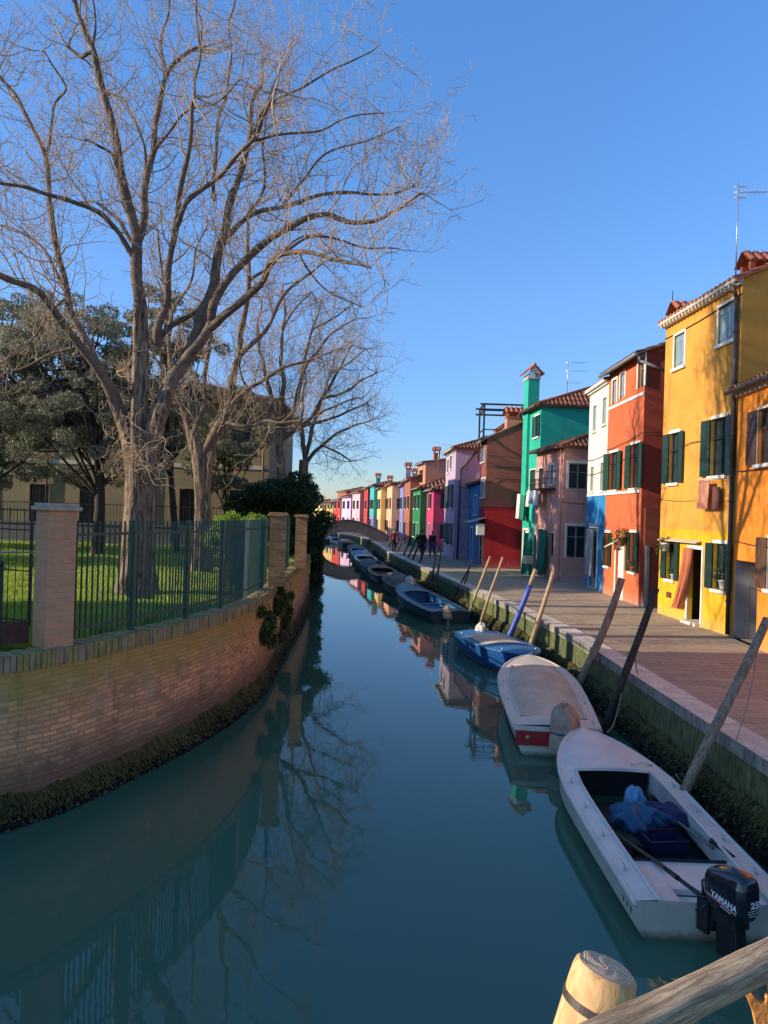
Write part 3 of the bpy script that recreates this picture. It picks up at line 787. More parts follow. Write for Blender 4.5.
# ------------------------------------------------------------------ houses
QZ = 1.0
class House:
    def __init__(s, label, A, B, depth, eave, wall, name='house', low=None, zsplit=0, group='coloured houses along the quay', z0=QZ, far=False):
        s.A = Vector((A[0], A[1])); s.B = Vector((B[0], B[1])); d = s.B-s.A; s.L = d.length; s.d = d/s.L
        s.n = Vector((-s.d.y, s.d.x)); s.depth = depth; s.z0 = z0; s.eave = eave-z0
        s.endm = None; s.root = thing(name, label, 'house', (s.A.x, s.A.y, z0), math.atan2(s.d.y, s.d.x), group)
        s.wallm = wall; s.low = low; s.zs = zsplit-z0 if zsplit else 0
        s.op = {'F': [], 'E': [], 'X': []}; s.far = far
    # (u,z,o) on a side -> local coordinates. F = canal front, E = end wall facing us, X = far end
    def P(s, side, u, z, o):
        if side == 'F': return Vector((u, o, z))
        if side == 'E': return Vector((-o, -u, z))
        if side == 'X': return Vector((s.L+o, -u, z))
    def ax(s, side):
        if side == 'F': return Vector((1,0,0)), Vector((0,1,0))
        if side == 'E': return Vector((0,-1,0)), Vector((-1,0,0))
        return Vector((0,-1,0)), Vector((1,0,0))
    def hit(s, side, px, py):
        r = ray(px, py); r2 = Vector((r[0], r[1]))
        if side == 'F':
            t = s.n.dot(s.A)/s.n.dot(r2); p = r2*t; return s.d.dot(p-s.A), EYE+r[2]*t-s.z0
        t = s.d.dot(s.A)/s.d.dot(r2); p = r2*t; return -s.n.dot(p-s.A), EYE+r[2]*t-s.z0
    def pxr(s, side, x0, x1, y0, y1):
        xm = (x0+x1)/2; ym = (y0+y1)/2
        ua, _ = s.hit(side, x0, ym); ub, _ = s.hit(side, x1, ym)
        _, za = s.hit(side, xm, y0); _, zb = s.hit(side, xm, y1)
        return min(ua, ub), max(ua, ub), min(za, zb), max(za, zb)
    def box(s, mb, side, u0, u1, z0, z1, o0, o1, mi=0):
        a = s.P(side, u0, z0, o0); b = s.P(side, u1, z1, o1)
        lo = [min(a[i], b[i]) for i in range(3)]; hi = [max(a[i], b[i]) for i in range(3)]
        mb.box(lo[0], hi[0], lo[1], hi[1], lo[2], hi[2], mi)
    def facade(s, mb, side, W, H, top=None):
        ops = s.op[side]
        us = sorted({0, W, *[clamp(x, 0, W) for o in ops for x in o[:2]]}); zs = sorted({0, H, *[clamp(x, 0, H) for o in ops for x in o[2:4]], *([s.zs] if s.zs and s.zs < H else [])})
        flip = side == 'E'
        for u0, u1 in zip(us, us[1:]):
            if u1-u0 < 1e-4: continue
            for z0, z1 in zip(zs, zs[1:]):
                if z1-z0 < 1e-4: continue
                uc, zc = (u0+u1)/2, (z0+z1)/2
                if any(o[0] < uc < o[1] and o[2] < zc < o[3] for o in ops): continue
                mi = 1 if (s.low is not None and zc < s.zs) else 0
                q = [s.P(side, u0, z0, 0), s.P(side, u1, z0, 0), s.P(side, u1, z1, 0), s.P(side, u0, z1, 0)]
                if side == 'F': q = q[::-1]
                mb.quad(*q, mi)
        for o in ops:
            dp = -.13; mi = 1 if (s.low is not None and (o[2]+o[3])/2 < s.zs) else 0
            c = [(o[0], o[2]), (o[1], o[2]), (o[1], o[3]), (o[0], o[3])]
            for (a, b), (c2, d2) in zip(c, c[1:]+c[:1]):
                mb.quad(s.P(side, a, b, 0), s.P(side, c2, d2, 0), s.P(side, c2, d2, dp), s.P(side, a, b, dp), mi)
    def walls(s, gable=0):
        mb = MB(); L, D, H = s.L, s.depth, s.eave
        s.facade(mb, 'F', L, H); k_ = len(mb.f); s.facade(mb, 'E', D, H); k2 = len(mb.f); s.facade(mb, 'X', D, H)
        mb.quad((0,-D,0), (L,-D,0), (L,-D,H), (0,-D,H))
        if gable:   # end gables under a ridge parallel to the front
            for x in (0, L): mb.poly([(x,0,H), (x,-D,H), (x,-D/2,H+gable)])
        mats = [s.wallm]+([s.low] if s.low is not None else [])
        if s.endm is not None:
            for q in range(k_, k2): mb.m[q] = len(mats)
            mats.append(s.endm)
        return mb.build('wall', mats, s.root)
    def window(s, side, u0, u1, z0, z1, style='plain', sh=None, trim=None, tw=.09, sill=True, frame=None, lintel=True, name='window', cover=1.0, ajar=.10):
        """opening with reveal; the window (trim) is a part, its pane, sash, sill and shutters are sub-parts"""
        s.op[side].append((u0, u1, z0, z1))
        trim = trim or M['white']; frame = frame or (sh if (style == 'open' and sh is not None) else M['sash']); w = u1-u0; h = z1-z0
        if s.zs and u1: pass
        mb = MB()
        if tw:
            s.box(mb, side, u0-tw, u0, z0, z1, -.01, .025); s.box(mb, side, u1, u1+tw, z0, z1, -.01, .025)
            if lintel: s.box(mb, side, u0-tw, u1+tw, z1, z1+tw*1.1, -.01, .03)
        else:
            s.box(mb, side, u0-.05, u1+.05, z1, z1+.09, -.01, .03)
        win = mb.build(name, trim, s.root)
        if sill:
            mb = MB(); s.box(mb, side, u0-tw-.04, u1+tw+.04, z0-.08, z0, -.01, .08); mb.build('sill', trim, win)
        mb = MB(); s.box(mb, side, u0, u1, z0, z1, -.128, -.115); mb.build('pane', M['glass'] if style != 'dark' else M['dark'], win)
        if style in ('plain', 'open', 'ajar'):
            mb = MB(); t = .045
            s.box(mb, side, u0, u0+t, z0, z1, -.114, -.075); s.box(mb, side, u1-t, u1, z0, z1, -.114, -.075)
            s.box(mb, side, u0+t, u1-t, z0, z0+t, -.114, -.075); s.box(mb, side, u0+t, u1-t, z1-t, z1, -.114, -.075)
            um = (u0+u1)/2; s.box(mb, side, um-t*.7, um+t*.7, z0+t, z1-t, -.113, -.073)
            if h > 1: s.box(mb, side, u0+t, u1-t, z0+h*.66-.015, z0+h*.66+.015, -.112, -.077)
            mb.build('sash', frame, win)
        if style == 'closed':
            for k in (0, 1):
                a = u0+.01+k*(w/2); b = a+w/2-.02
                s.shutter(win, side, a, b, z0+.01, z1-.01, -.07, -.03, sh)
        if style == 'open':
            s.swung(win, side, u0, -1, w/2*cover, z0, z1, sh, ajar); s.swung(win, side, u1, 1, w/2*cover, z0, z1, sh, ajar)
        return win
    def shutter(s, win, side, a, b, z0, z1, o0, o1, sh):
        mb = MB(); n = 4; g = .006; wd = (b-a)/n
        for i in range(n): s.box(mb, side, a+i*wd+g/2, a+(i+1)*wd-g/2, z0, z1, o0, o1-.012)
        for z in (z0+.12, z1-.2): s.box(mb, side, a, b, z, z+.08, o1-.012, o1)
        mb.build('shutter', sh, win)
    def swung(s, win, side, uh, sg, w, z0, z1, sh, ang):
        """shutter hinged at uh, swung back against the wall (angle from the wall)"""
        mb = MB(); ca, sa = math.cos(ang), math.sin(ang)
        au, ao = s.ax(side)
        h0 = s.P(side, uh, 0, .035); du = (au*sg*ca+ao*sa); no = (ao*ca-au*sg*sa)
        n = 4; wd = w/n; H = z1-z0
        for i in range(n):
            c = h0+du*((i+.5)*wd)+Vector((0,0,(z0+z1)/2)); mb.obox(c, du*(wd/2-.004), no*.014, Vector((0,0,H/2)))
        k = max(3, int(H/.26))
        for i in range(k):
            c = h0+du*(w/2)+Vector((0,0,z0+H*(i+.5)/k))+no*.018; mb.obox(c, du*(w/2-.01), no*.006, Vector((0,0,.012)))
        mb.build('shutter', sh, win)
    # roofs
    def tiles(s, mb, e0, e1, t0, t1, far=False):
        """rows of half-round tiles running up the slope from eave e0-e1 to t0-t1 (t may coincide: a hip)"""
        e0, e1, t0, t1 = map(Vector, (e0, e1, t0, t1))
        ea = (e1-e0); W = ea.length; a = ea/W
        upv = (t0-e0)-a*(t0-e0).dot(a); Hs = upv.length; u = upv/Hs; n = a.cross(u)
        if n.z < 0: n = -n
        s0 = (t0-e0).dot(a); s1 = (t1-e0).dot(a)
        cw = .22 if not far else .34; nc = max(2, int(W/cw)); cw = W/nc; rl = .42 if not far else 1.2
        for i in range(nc):
            x = (i+.5)*cw
            hmax = Hs
            if x < s0: hmax = Hs*x/s0
            if x > s1: hmax = min(hmax, Hs*(W-x)/(W-s1))
            if hmax < .1: continue
            nr = max(1, int(math.ceil(hmax/rl)))
            for r in range(nr):
                h0 = r*rl-.03; h1 = min((r+1)*rl, hmax)
                if h1 <= h0: continue
                j = random.uniform(-.008, .008); lift0 = .022+random.uniform(0, .008); K = 4; base = len(mb.v)
                for hh, lf, rr in ((h0, lift0, cw*.36), (h1, .0, cw*.30)):
                    for k in range(K+1):
                        an = PI*k/K; q = e0+a*(x+j-math.cos(an)*rr)+u*hh+n*(lf+math.sin(an)*rr*.75+.005)
                        mb.v.append(tuple(q))
                for k in range(K):
                    mb.f.append((base+k, base+k+1, base+K+2+k, base+K+1+k)); mb.m.append(0); mb.sm.append(True)
                if r == 0: 
                    mb.f.append(tuple(base+k for k in range(K+1))); mb.m.append(0); mb.sm.append(False)
        mb.poly([e0, e1, t1, t0] if (t1-t0).length > 1e-3 else [e0, e1, t0])
    def roof(s, kind='gable', rise=1.2, ov=.28, mat=None, far=False, ovx=.12, gutter=True, gmat=None):
        mat = mat or M['tile']; L, D, H = s.L, s.depth, s.eave
        mb = MB(); z = H+.02; y0, y1 = ov, -D-ov; ym = -D/2
        if kind == 'gable':
            x0, x1 = -ovx, L+ovx; zr = z+rise
            s.tiles(mb, (x1,y0,z-rise*ov/(D/2)), (x0,y0,z-rise*ov/(D/2)), (x1,ym,zr), (x0,ym,zr), far)
            mb.quad((x0,y1,z-rise*ov/(D/2)), (x1,y1,z-rise*ov/(D/2)), (x1,ym,zr), (x0,ym,zr))
            zz = z-rise*ov/(D/2)
            mb.quad((x0,y0,zz-.05),(x1,y0,zz-.05),(x1,ym,zr-.05),(x0,ym,zr-.05)); mb.quad((x0,y0,zz-.05),(x1,y0,zz-.05),(x1,y0,zz),(x0,y0,zz))
            for x in (x0, x1): mb.poly([(x,y0,zz-.05),(x,ym,zr-.05),(x,ym,zr),(x,y0,zz)])
            mb.tube([(x0,ym,zr+.03),(x1,ym,zr+.03)], .09, 8)
        elif kind == 'hip':
            x0, x1 = -ov, L+ov; zz = z-.05
            r = min((L+2*ov)/2*.98, (D/2+ov)); xa, xb = x0+r, x1-r; zr = z+rise
            s.tiles(mb, (x1,y0,zz), (x0,y0,zz), (xb,ym,zr), (xa,ym,zr), far)
            s.tiles(mb, (x0,y0,zz), (x0,y1,zz), (xa,ym,zr), (xa,ym,zr), far)
            mb.poly([(x1,y0,zz),(x1,y1,zz),(xb,ym,zr)]); mb.quad((x0,y1,zz),(x1,y1,zz),(xb,ym,zr),(xa,ym,zr))
            mb.quad((x0,y0,zz-.06),(x1,y0,zz-.06),(x1,y1,zz-.06),(x0,y1,zz-.06))
            for a, b in (((x0,y0),(x1,y0)),((x1,y0),(x1,y1)),((x0,y1),(x0,y0))):
                mb.quad((a[0],a[1],zz-.06),(b[0],b[1],zz-.06),(b[0],b[1],zz),(a[0],a[1],zz))
            mb.tube([(xa,ym,zr+.03),(xb,ym,zr+.03)], .09, 8); mb.tube([(x0,y0,zz+.05),(xa,ym,zr+.03)], .08, 8); mb.tube([(x0,y1,zz+.05),(xa,ym,zr+.03)], .08, 8)
        r = mb.build('roof', mat, s.root); s.roofobj = r; s.rise = rise
        if gutter:
            mb = MB(); zz = (z-rise*ov/(D/2)) if kind == 'gable' else z-.05
            mb.tube([(-ovx,y0+.05,zz-.05),(L+ovx,y0+.05,zz-.05)], .06, 8); mb.build('gutter', gmat or M['lead'], s.root)
        return r
    def chimney(s, u, v, w, dpt, z0, z1, mat, cap='tile', parent=None):
        mb = MB(); mb.box(u-w/2, u+w/2, -v-dpt/2, -v+dpt/2, z0, z1)
        ch = mb.build('chimney', mat, parent or s.roofobj)
        mb = MB()
        if cap == 'tile':
            o = .12; mb.box(u-w/2-.04, u+w/2+.04, -v-dpt/2-.04, -v+dpt/2+.04, z1, z1+.07)
            s.tiles(mb, (u-w/2-o,-v+dpt/2+o,z1+.28), (u-w/2-o,-v-dpt/2-o,z1+.28), (u,-v+dpt/2+o,z1+.62), (u,-v-dpt/2-o,z1+.62))
            s.tiles(mb, (u+w/2+o,-v-dpt/2-o,z1+.28), (u+w/2+o,-v+dpt/2+o,z1+.28), (u,-v-dpt/2-o,z1+.62), (u,-v+dpt/2+o,z1+.62))
            for a in (-1, 1):
                for b in (-1, 1): mb.box(u+a*w*.42-.06, u+a*w*.42+.06, -v+b*dpt*.42-.06, -v+b*dpt*.42+.06, z1+.07, z1+.30)
        c = mb.build('chimney_cap', M['tilered'] if cap == 'tile' else M['lead'], ch)
        return ch
    def pipe(s, side, pts, r=.045, mat=None, name='drainpipe'):
        mb = MB(); P = [s.P(side, u, z, o) for u, z, o in pts]
        for a, b in zip(P, P[1:]): mb.tube([a, b], r, 8)
        k = 0
        for a, b in zip(P, P[1:]):
            if abs(b.z-a.z) > 1.5:
                for f in (.2, .5, .8):
                    q = a.lerp(b, f); mb.tube([q-Vector((0,0,.02)), q+Vector((0,0,.02))], r*1.25, 8)
        return mb.build(name, mat or M['darkpipe'], s.root)
    def cable(s, side, pts, r=.012, o=.05):
        mb = MB(); P = [s.P(side, u, z, o) for u, z in pts]; Q = []
        for a, b in zip(P, P[1:]):
            for i in range(7):
                t = i/6; q = a.lerp(b, t); q.z -= .06*math.sin(PI*t)*min(1, (b-a).length/3); Q.append(q)
        mb.tube(Q, r, 5); return mb.build('cable', M['cable'], s.root)
    def cornice(s, z, h=.18, out=.28, mat=None, dentils=0, side='F', over=.05):
        mb = MB(); L = s.L if side == 'F' else s.depth
        s.box(mb, side, -over, L+over, z-h, z, 0, out); s.box(mb, side, -over*.5, L+over*.5, z-h-.07, z-h, 0, out*.5)
        if dentils:
            for i in range(dentils):
                u = L*(i+.5)/dentils; s.box(mb, side, u-.045, u+.045, z-h-.075, z-h-.005, .003+out*.5, out*.9)
        return mb.build('cornice', mat or M['cornice'], s.root)
    def band(s, side, u0, u1, z0, z1, mat, o=.03, name='string_course'):
        mb = MB(); s.box(mb, side, u0, u1, z0, z1, 0, o); return mb.build(name, mat, s.root)
    def door(s, side, u0, u1, z1, mat, frame=None, z0=0.06, glassy=False, tw=.1):
        s.op[side].append((u0, u1, 0, z1))
        mb = MB(); fr = frame or M['white']
        s.box(mb, side, u0-tw, u0, 0, z1+tw, -.01, .03); s.box(mb, side, u1, u1+tw, 0, z1+tw, -.01, .03); s.box(mb, side, u0, u1, z1, z1+tw, -.01, .03)
        fo = mb.build('door_frame', fr, s.root)
        mb = MB(); s.box(mb, side, u0, u1, z0, z1, -.128, -.09)
        n = 2
        for i in range(n):
            a = u0+(u1-u0)*(i+.15)/n; b = u0+(u1-u0)*(i+.85)/n
            s.box(mb, side, a, b, z0+.15, z0+(z1-z0)*.42, -.09, -.075); s.box(mb, side, a, b, z0+(z1-z0)*.5, z1-.15, -.09, -.075)
        dr = mb.build('door', mat, s.root)
        mb = MB(); s.box(mb, side, u1-.14, u1-.10, z0+.95, z0+1.07, -.075, -.02); mb.build('handle', M['alu'], dr)
        mb = MB(); s.box(mb, side, u0, u1, 0, z0, -.125, .05); mb.build('threshold', M['cornice'], s.root)
        return dr
    def world(s, side, u, z, o=0):
        p = s.P(side, u, z, o); c, sn = s.d.x, s.d.y
        return Vector((s.A.x+p.x*c-p.y*sn, s.A.y+p.x*sn+p.y*c, s.z0+p.z))

def antenna(loc, h, label, arms, dish=False, dirv=(1,0,0)):
    r = thing('antenna', label, 'antenna', loc, 0, 'roof aerials')
    mb = MB(); mb.tube([(0,0,0),(0,0,h)], .018, 6); mb.build('mast', M['alu'], r)
    d = Vector(dirv).normalized()
    for z, l, n in arms:
        mb = MB(); c = Vector((0,0,z)); mb.tube([c-d*l, c+d*.1], .012, 5)
        sd = Vector((-d.y, d.x, 0))
        for i in range(n):
            q = c-d*l*(i+.3)/n; mb.tube([q-sd*.18, q+sd*.18], .006, 4)
        mb.build('boom', M['alu'], r)
    return r
def curtain(name, label, cat, P0, ax, h, mat, folds=7, amp=.05, w1=None, pinch=1.0, group=None, lean=(0,0,0), thick=.012):
    """hanging cloth: top edge from P0 along ax, with folds; w narrows to pinch at the bottom"""
    P0 = Vector(P0); ax = Vector(ax); W = ax.length; a = ax/W; n = Vector((a.y, -a.x, 0)); ln = Vector(lean)
    mb = MB()
    def f(sgn):
        def g(u, v):
            k = lerp(1, pinch, v); x = (u-.5)*W*k+W*.5
            am = amp*(.3+.9*v)
            return P0+a*x+ln*(v*v)-Vector((0,0,h*v))+n*(am*math.sin(u*folds*2*PI+v*1.2)+.3*am*math.sin(u*folds*4.3+2)+sgn*thick/2)
        return g
    mb.grid(f(1), folds*8, 10); mb.grid(f(-1), folds*8, 10)
    mb.grid(lambda u, v: lerp(f(1)(u, 1), f(-1)(u, 1), v), folds*8, 1)
    o = mb.build(name, mat)
    for v in o.data.vertices: v.co -= P0
    o.location = P0
    return tag(o, label, cat, group)

C = {k: plaster('plaster_'+k, c, w) for k, c, w in [
    ('yellow', (.62,.285,.045), .5), ('yellowlow', (.68,.37,.015), .3), ('orange', (.74,.23,.022), .3), ('red', (.56,.125,.045), .45), ('redshade', (.34,.062,.036), .5), ('brown', (.27,.075,.045), .5),
    ('white', (.66,.66,.55), .35), ('blue', (.015,.20,.52), .3), ('pink', (.64,.31,.25), .5), ('teal', (.02,.38,.27), .4), ('darkred', (.32,.095,.07), .4),
    ('crimson', (.32,.015,.022), .25), ('salmon', (.62,.24,.15), .4), ('lilac', (.44,.33,.45), .45), ('cobalt', (.02,.19,.42), .3), ('magenta', (.50,.05,.13), .35), ('magentashade', (.30,.06,.14), .4),
    ('green', (.02,.19,.07), .4), ('cream', (.66,.52,.30), .4), ('peach', (.78,.42,.24), .4), ('rust', (.34,.12,.07), .5), ('paleyellow', (.70,.52,.22), .4), ('turq', (.05,.40,.42), .3),
    ('violet', (.20,.22,.52), .3), ('scarlet', (.48,.05,.04), .3), ('rose', (.66,.40,.44), .3), ('beige', (.27,.21,.12), .6), ('mauve', (.60,.42,.60), .3), ('ochre', (.56,.36,.12), .4)]}
# ------------------------------------------------------------------ the near row, from the right edge of the picture outwards
G = 'coloured houses along the quay'
def XY(px, py, z=QZ): p = gz(px, py, z); return (p.x, p.y)
# ---- orange house
h = House('bright orange house at the right edge with brown shutters and a grey passage', (7.95, 9.0), (8.66, 18.95), 8, 7.15, C['orange'])
u0, u1, z0, z1 = h.pxr('F', 753.5, 772, 409, 464)
wn = h.window('F', u0-.15, u1-.25, z0, z1, 'open', M['browns'], tw=.05, cover=.98)
h.window('F', u0-3.4, u0-2.5, z0, z1, 'open', M['browns'], tw=.05)
u0, u1, z0, z1 = h.pxr('F', 759.5, 785, 538, 590)
h.window('F', u0-.1, u1-.45, z0, z1, 'open', M['browns'], tw=.05)
h.window('F', u0-3.4, u0-2.4, z0, z1, 'open', M['browns'], tw=.05)
ua, _ = h.hit('F', 757, 600); ub = h.L-.02; zt = 1.93
h.op['F'].append((ua, ub, 0, zt))
h.walls(gable=1.5)
mb = MB(); D_ = -5.5
mb.quad((ua,-.13,0),(ua,D_,0),(ua,D_,zt),(ua,-.13,zt)); mb.quad((ub,-.13,0),(ub,D_,0),(ub,D_,zt),(ub,-.13,zt)); mb.quad((ua,D_,0),(ub,D_,0),(ub,D_,zt),(ua,D_,zt)); mb.quad((ua,-.13,zt),(ub,-.13,zt),(ub,D_,zt),(ua,D_,zt))
mb.build('passage', plain('passage_render', (.19,.17,.15), .85, .25, 3, .3, 20), h.root)
mb = MB(); mb.box(ub-.05, ub-.003, -.9, -.02, 0.01, zt-.01); mb.build('doorpost', plain('pale_grey_panel', (.32,.30,.28), .6, .15, 3), h.root)
h.roof('gable', 1.5, .22, M['tile'], gmat=M['darkpipe']); h.cornice(h.eave-.06, .10, .14, M['cornice'], 36)
h.cable('F', [(ua-2, 4.15), (ua+.6, 4.08), (h.L, 4.12)]); h.cable('F', [(ua-2, 2.35), (h.L, 2.40)]); h.cable('F', [(ua-2, 1.35), (ua+.3, 1.35), (ua+.32, .2)])
ORANGE = h
# ---- yellow house
A = XY(733.5, 637.5); B = XY(657, 613)
h = House('tall golden yellow house with dark green shutters and a terracotta door curtain', (8.72, 19.08), (8.50, 23.65), 9, 9.95, C['yellow'], low=C['yellowlow'], zsplit=3.6)
w = lambda x0, x1, y0, y1, *a, **k: h.window('F', *h.pxr('F', x0, x1, y0, y1), *a, **k)
w(674.8, 685, 334, 367, 'closed', M['greyblue'], tw=.07); w(719, 734.6, 304, 342, 'closed', M['greyblue'], tw=.07)
w(669.5, 679.5, 433, 483, 'open', M['green'], tw=0); w(711, 727.3, 418, 475.5, 'open', M['green'], tw=0)
w(666.8, 675.3, 541.5, 579.5, 'open', M['green'], tw=0); w(713.5, 726.5, 543.5, 590, 'open', M['green'], tw=0)
du0, du1, dz0, dz1 = h.pxr('F', 688, 701.5, 549, 624)
h.op['F'].append((du0, du1, 0, dz1))
h.walls(gable=1.9)
mb = MB()
for a, b in ((du0-.08, du0), (du1, du1+.08)): h.box(mb, 'F', a, b, 0, dz1+.1, -.01, .03)
h.box(mb, 'F', du0, du1, dz1, dz1+.1, -.01, .03); fr = mb.build('door_frame', M['white'], h.root)
mb = MB(); h.box(mb, 'F', du0, du1, 0, dz1, -.6, -.55); h.box(mb, 'F', du0+.02, du0+.5, .05, dz1-.05, -.54, -.48); mb.build('door', M['greypanel'], h.root)
mb = MB(); h.box(mb, 'F', du0-.05, du1+.05, 0, .09, -.55, .18); mb.build('threshold', M['cornice'], h.root)
h.roof('gable', 1.9, .20, M['tilered'], gutter=False)
h.cornice(h.eave+.0, .13, .22, M['cornice'], 22)
h.pipe('F', [(.12, h.eave-.16, .20), (.10, h.eave-.5, .09), (.06, 4.2, .09), (.06, .05, .09)], .055, M['darkpipe'])
h.chimney(.62, .72, .5, .66, h.eave-.3, h.eave+.22, M['brick'])
h.cable('F', [(h.L, 4.95), (h.L*.55, 5.05), (.1, 5.15)]); h.cable('F', [(h.L, 8.42), (0, 8.52)], .015, .02)
h.cable('F', [(h.L, 3.5), (1.6, 3.45), (.1, 3.4)], .006)
mb = MB(); h.box(mb, 'F', *(h.pxr('F', 667, 671.5, 592, 597.5)[0:2]), *(h.pxr('F', 667, 671.5, 592, 597.5)[2:4]), .0, .03); mb.build('meter_box', M['browns'], h.root)
# passage cover at top of the lower wall: awning over the window and the door
a0 = h.pxr('F', 663, 702, 538.5, 541)
mb = MB(); P = [h.P('F', a0[0], a0[2]+.02, .0), h.P('F', a0[1], a0[2]+.02, .0), h.P('F', a0[1], a0[2]-.03, .18), h.P('F', a0[0], a0[2]-.03, .18)]
up_ = Vector((0,0,.03)); mb.hexa([P[0],P[1],P[2],P[3],P[0]+up_,P[1]+up_,P[2]+up_,P[3]+up_]); mb.build('awning', M['tarp'], h.root)
YEL = h
p = h.world('F', du1+.12, dz1+.02, .10); q = h.world('F', du0+.42, dz1+.02, .10)
curtain('door_curtain', 'terracotta curtain pulled aside in the doorway of the yellow house', 'curtain', p, q-p, 1.75, M['c_terra'], 5, .10, pinch=.6, lean=(h.d*.5).to_3d())
# cloth hanging under the window
u0, u1, z0, z1 = h.pxr('F', 706.5, 717.5, 481, 509)
curtain('hanging_cloth', 'dusty pink cloth hung to dry under a first floor window of the yellow house', 'cloth', h.world('F', u1, z1, .22), h.world('F', u0, z1, .22)-h.world('F', u1, z1, .22), z1-z0, M['c_pink'], 3, .03, group='laundry on the facades')
u0, u1, z0, z1 = h.pxr('F', 716.5, 724.5, 487, 510)
curtain('hanging_cloth', 'dark brown cloth drying beside the pink one on the yellow house', 'cloth', h.world('F', u1, z1, .12), h.world('F', u0, z1, .12)-h.world('F', u1, z1, .12), z1-z0, plain('brown_cloth', (.16,.06,.045), .9, .2), 2, .02, group='laundry on the facades')
mb = MB(); u0, u1, z0, z1 = h.pxr('F', 708, 728, 480.5, 482)
for uu in (u0+.05, u1-.05): mb.tube([h.P('F', uu, z1+.02, 0), h.P('F', uu, z1+.02, .42)], .012, 5)
for oo in (.12, .22, .40): mb.tube([h.P('F', u0, z1+.02, oo), h.P('F', u1, z1+.02, oo)], .006, 5)
mb.build('drying_rack', M['white'], h.root)
def flowerpot(loc, s, label, potm, leaf, fl=None, n=160, droop=0):
    r = thing('potted_plant', label, 'potted plant', loc, 0)
    mb = MB(); mb.lathe([(.07*s, 0), (.10*s, .16*s), (.115*s, .16*s), (.115*s, .19*s), (.09*s, .19*s)], sides=14); mb.build('pot', potm, r)
    V = []; F = []
    for i in range(n):
        a = random.random()*6.28; e = random.uniform(-.3, 1.2); rr = random.uniform(.05, .22)*s
        c = Vector((math.cos(a)*rr, math.sin(a)*rr, .22*s+math.sin(e)*.2*s-droop*rr)); d = Vector((random.uniform(-1,1), random.uniform(-1,1), random.uniform(-1,1))).normalized(); o = d.orthogonal().normalized()
        k = len(V); V += [c-d*.035*s, c+o*.02*s, c+d*.035*s, c-o*.02*s]; F.append((k,k+1,k+2,k+3))
    np_mesh('foliage', [tuple(v) for v in V], F, leaf, r)
    if fl:
        mb = MB()
        for i in range(14):
            a = random.random()*6.28; rr = random.uniform(.05, .2)*s; c = (math.cos(a)*rr, math.sin(a)*rr, .25*s+random.uniform(0, .18)*s)
            mb.lathe([(0, -.02), (.03*s, 0), (0, .02)], c, 6, cap=False)
        mb.build('blossom', fl, r)
    return r
u0, u1, z0, z1 = h.pxr('F', 716, 725, 577, 589)
flowerpot(h.world('F', (u0+u1)/2, z0, -.08), 1.25, 'white pot of pale blossom on the right ground floor sill of the yellow house', M['pot'], M['ivy'], M['flower'])
u0, u1, z0, z1 = h.pxr('F', 668, 673, 572, 580)
flowerpot(h.world('F', (u0+u1)/2, z0+.02, -.08), .8, 'small white pot on the left ground floor sill of the yellow house', M['pot'], M['ivy'])
flowerpot(h.world('F', (u0+u1)/2+.1, z0+.85, .14), 1.3, 'white hanging basket with trailing plant under the awning of the yellow house', M['pot'], M['ivy'], droop=1.2)
antenna(tuple(h.world('F', .55, h.eave+.05, -.10)), 2.5, 'tall white roof aerial beside the chimney of the yellow house', [(2.28, .72, 7), (2.42, .2, 2), (2.14, .2, 2)], dirv=(-1,.1,0))
# ---- red house
h = House('orange red house with white sills and an end wall darkened as in shade', (8.50, 25.45), (8.50, 29.55), 9, 9.45, C['red']); h.endm = C['redshade']  # end wall uses a darker red that paints in the alley's shade
w = lambda x0, x1, y0, y1, *a, **k: h.window('F', *h.pxr('F', x0, x1, y0, y1), *a, **k)
w(612.8, 617, 380, 403.5, 'closed', M['greyblue'], tw=.09, sill=False); w(620.6, 625.2, 373.5, 397.5, 'closed', M['greyblue'], tw=.09, sill=False); w(638.5, 645, 357.5, 387, 'ajar', M['green'], tw=.11, sill=False)
zz = h.pxr('F', 610, 646, 386, 411)[2]+.0
w(609.5, 618, 452.5, 490, 'open', M['green2'], tw=0); w(631, 639.5, 444, 488, 'open', M['green2'], tw=0)
w(605.3, 609.8, 532.5, 566, 'open', M['green2'], tw=0, cover=.8); w(630, 636.5, 532.5, 572, 'open', M['green2'], tw=0, cover=.85)
u0, u1, z0, z1 = h.pxr('F', 615.5, 623, 548, 602)
h.door('F', u0, u1, z1, M['white'])
h.walls(gable=1.6)
z3 = h.hit('F', 628, 399)[1]; h.band('F', 0, h.L, z3-.10, z3, M['white'])
z2 = h.hit('F', 622, 491.5)[1]; h.band('F', .12, h.L, z2-.09, z2, M['white'], .06)
h.roof('gable', 1.6, .30, M['tiledark'], gmat=M['lead'])
h.pipe('E', [(-.25, h.eave-.1, .02), (-.2, h.eave-.35, .06), (.8, h.eave-.7, .06), (.85, 6.2, .06), (.85, 4.2, .06)], .05, M['lead'])
h.cable('F', [(0, 5.75), (h.L*.6, 5.55), (h.L, 5.5)]); h.cable('F', [(0, 5.1), (h.L, 4.95)]); h.cable('E', [(0, 5.75), (1.6, 5.8)])
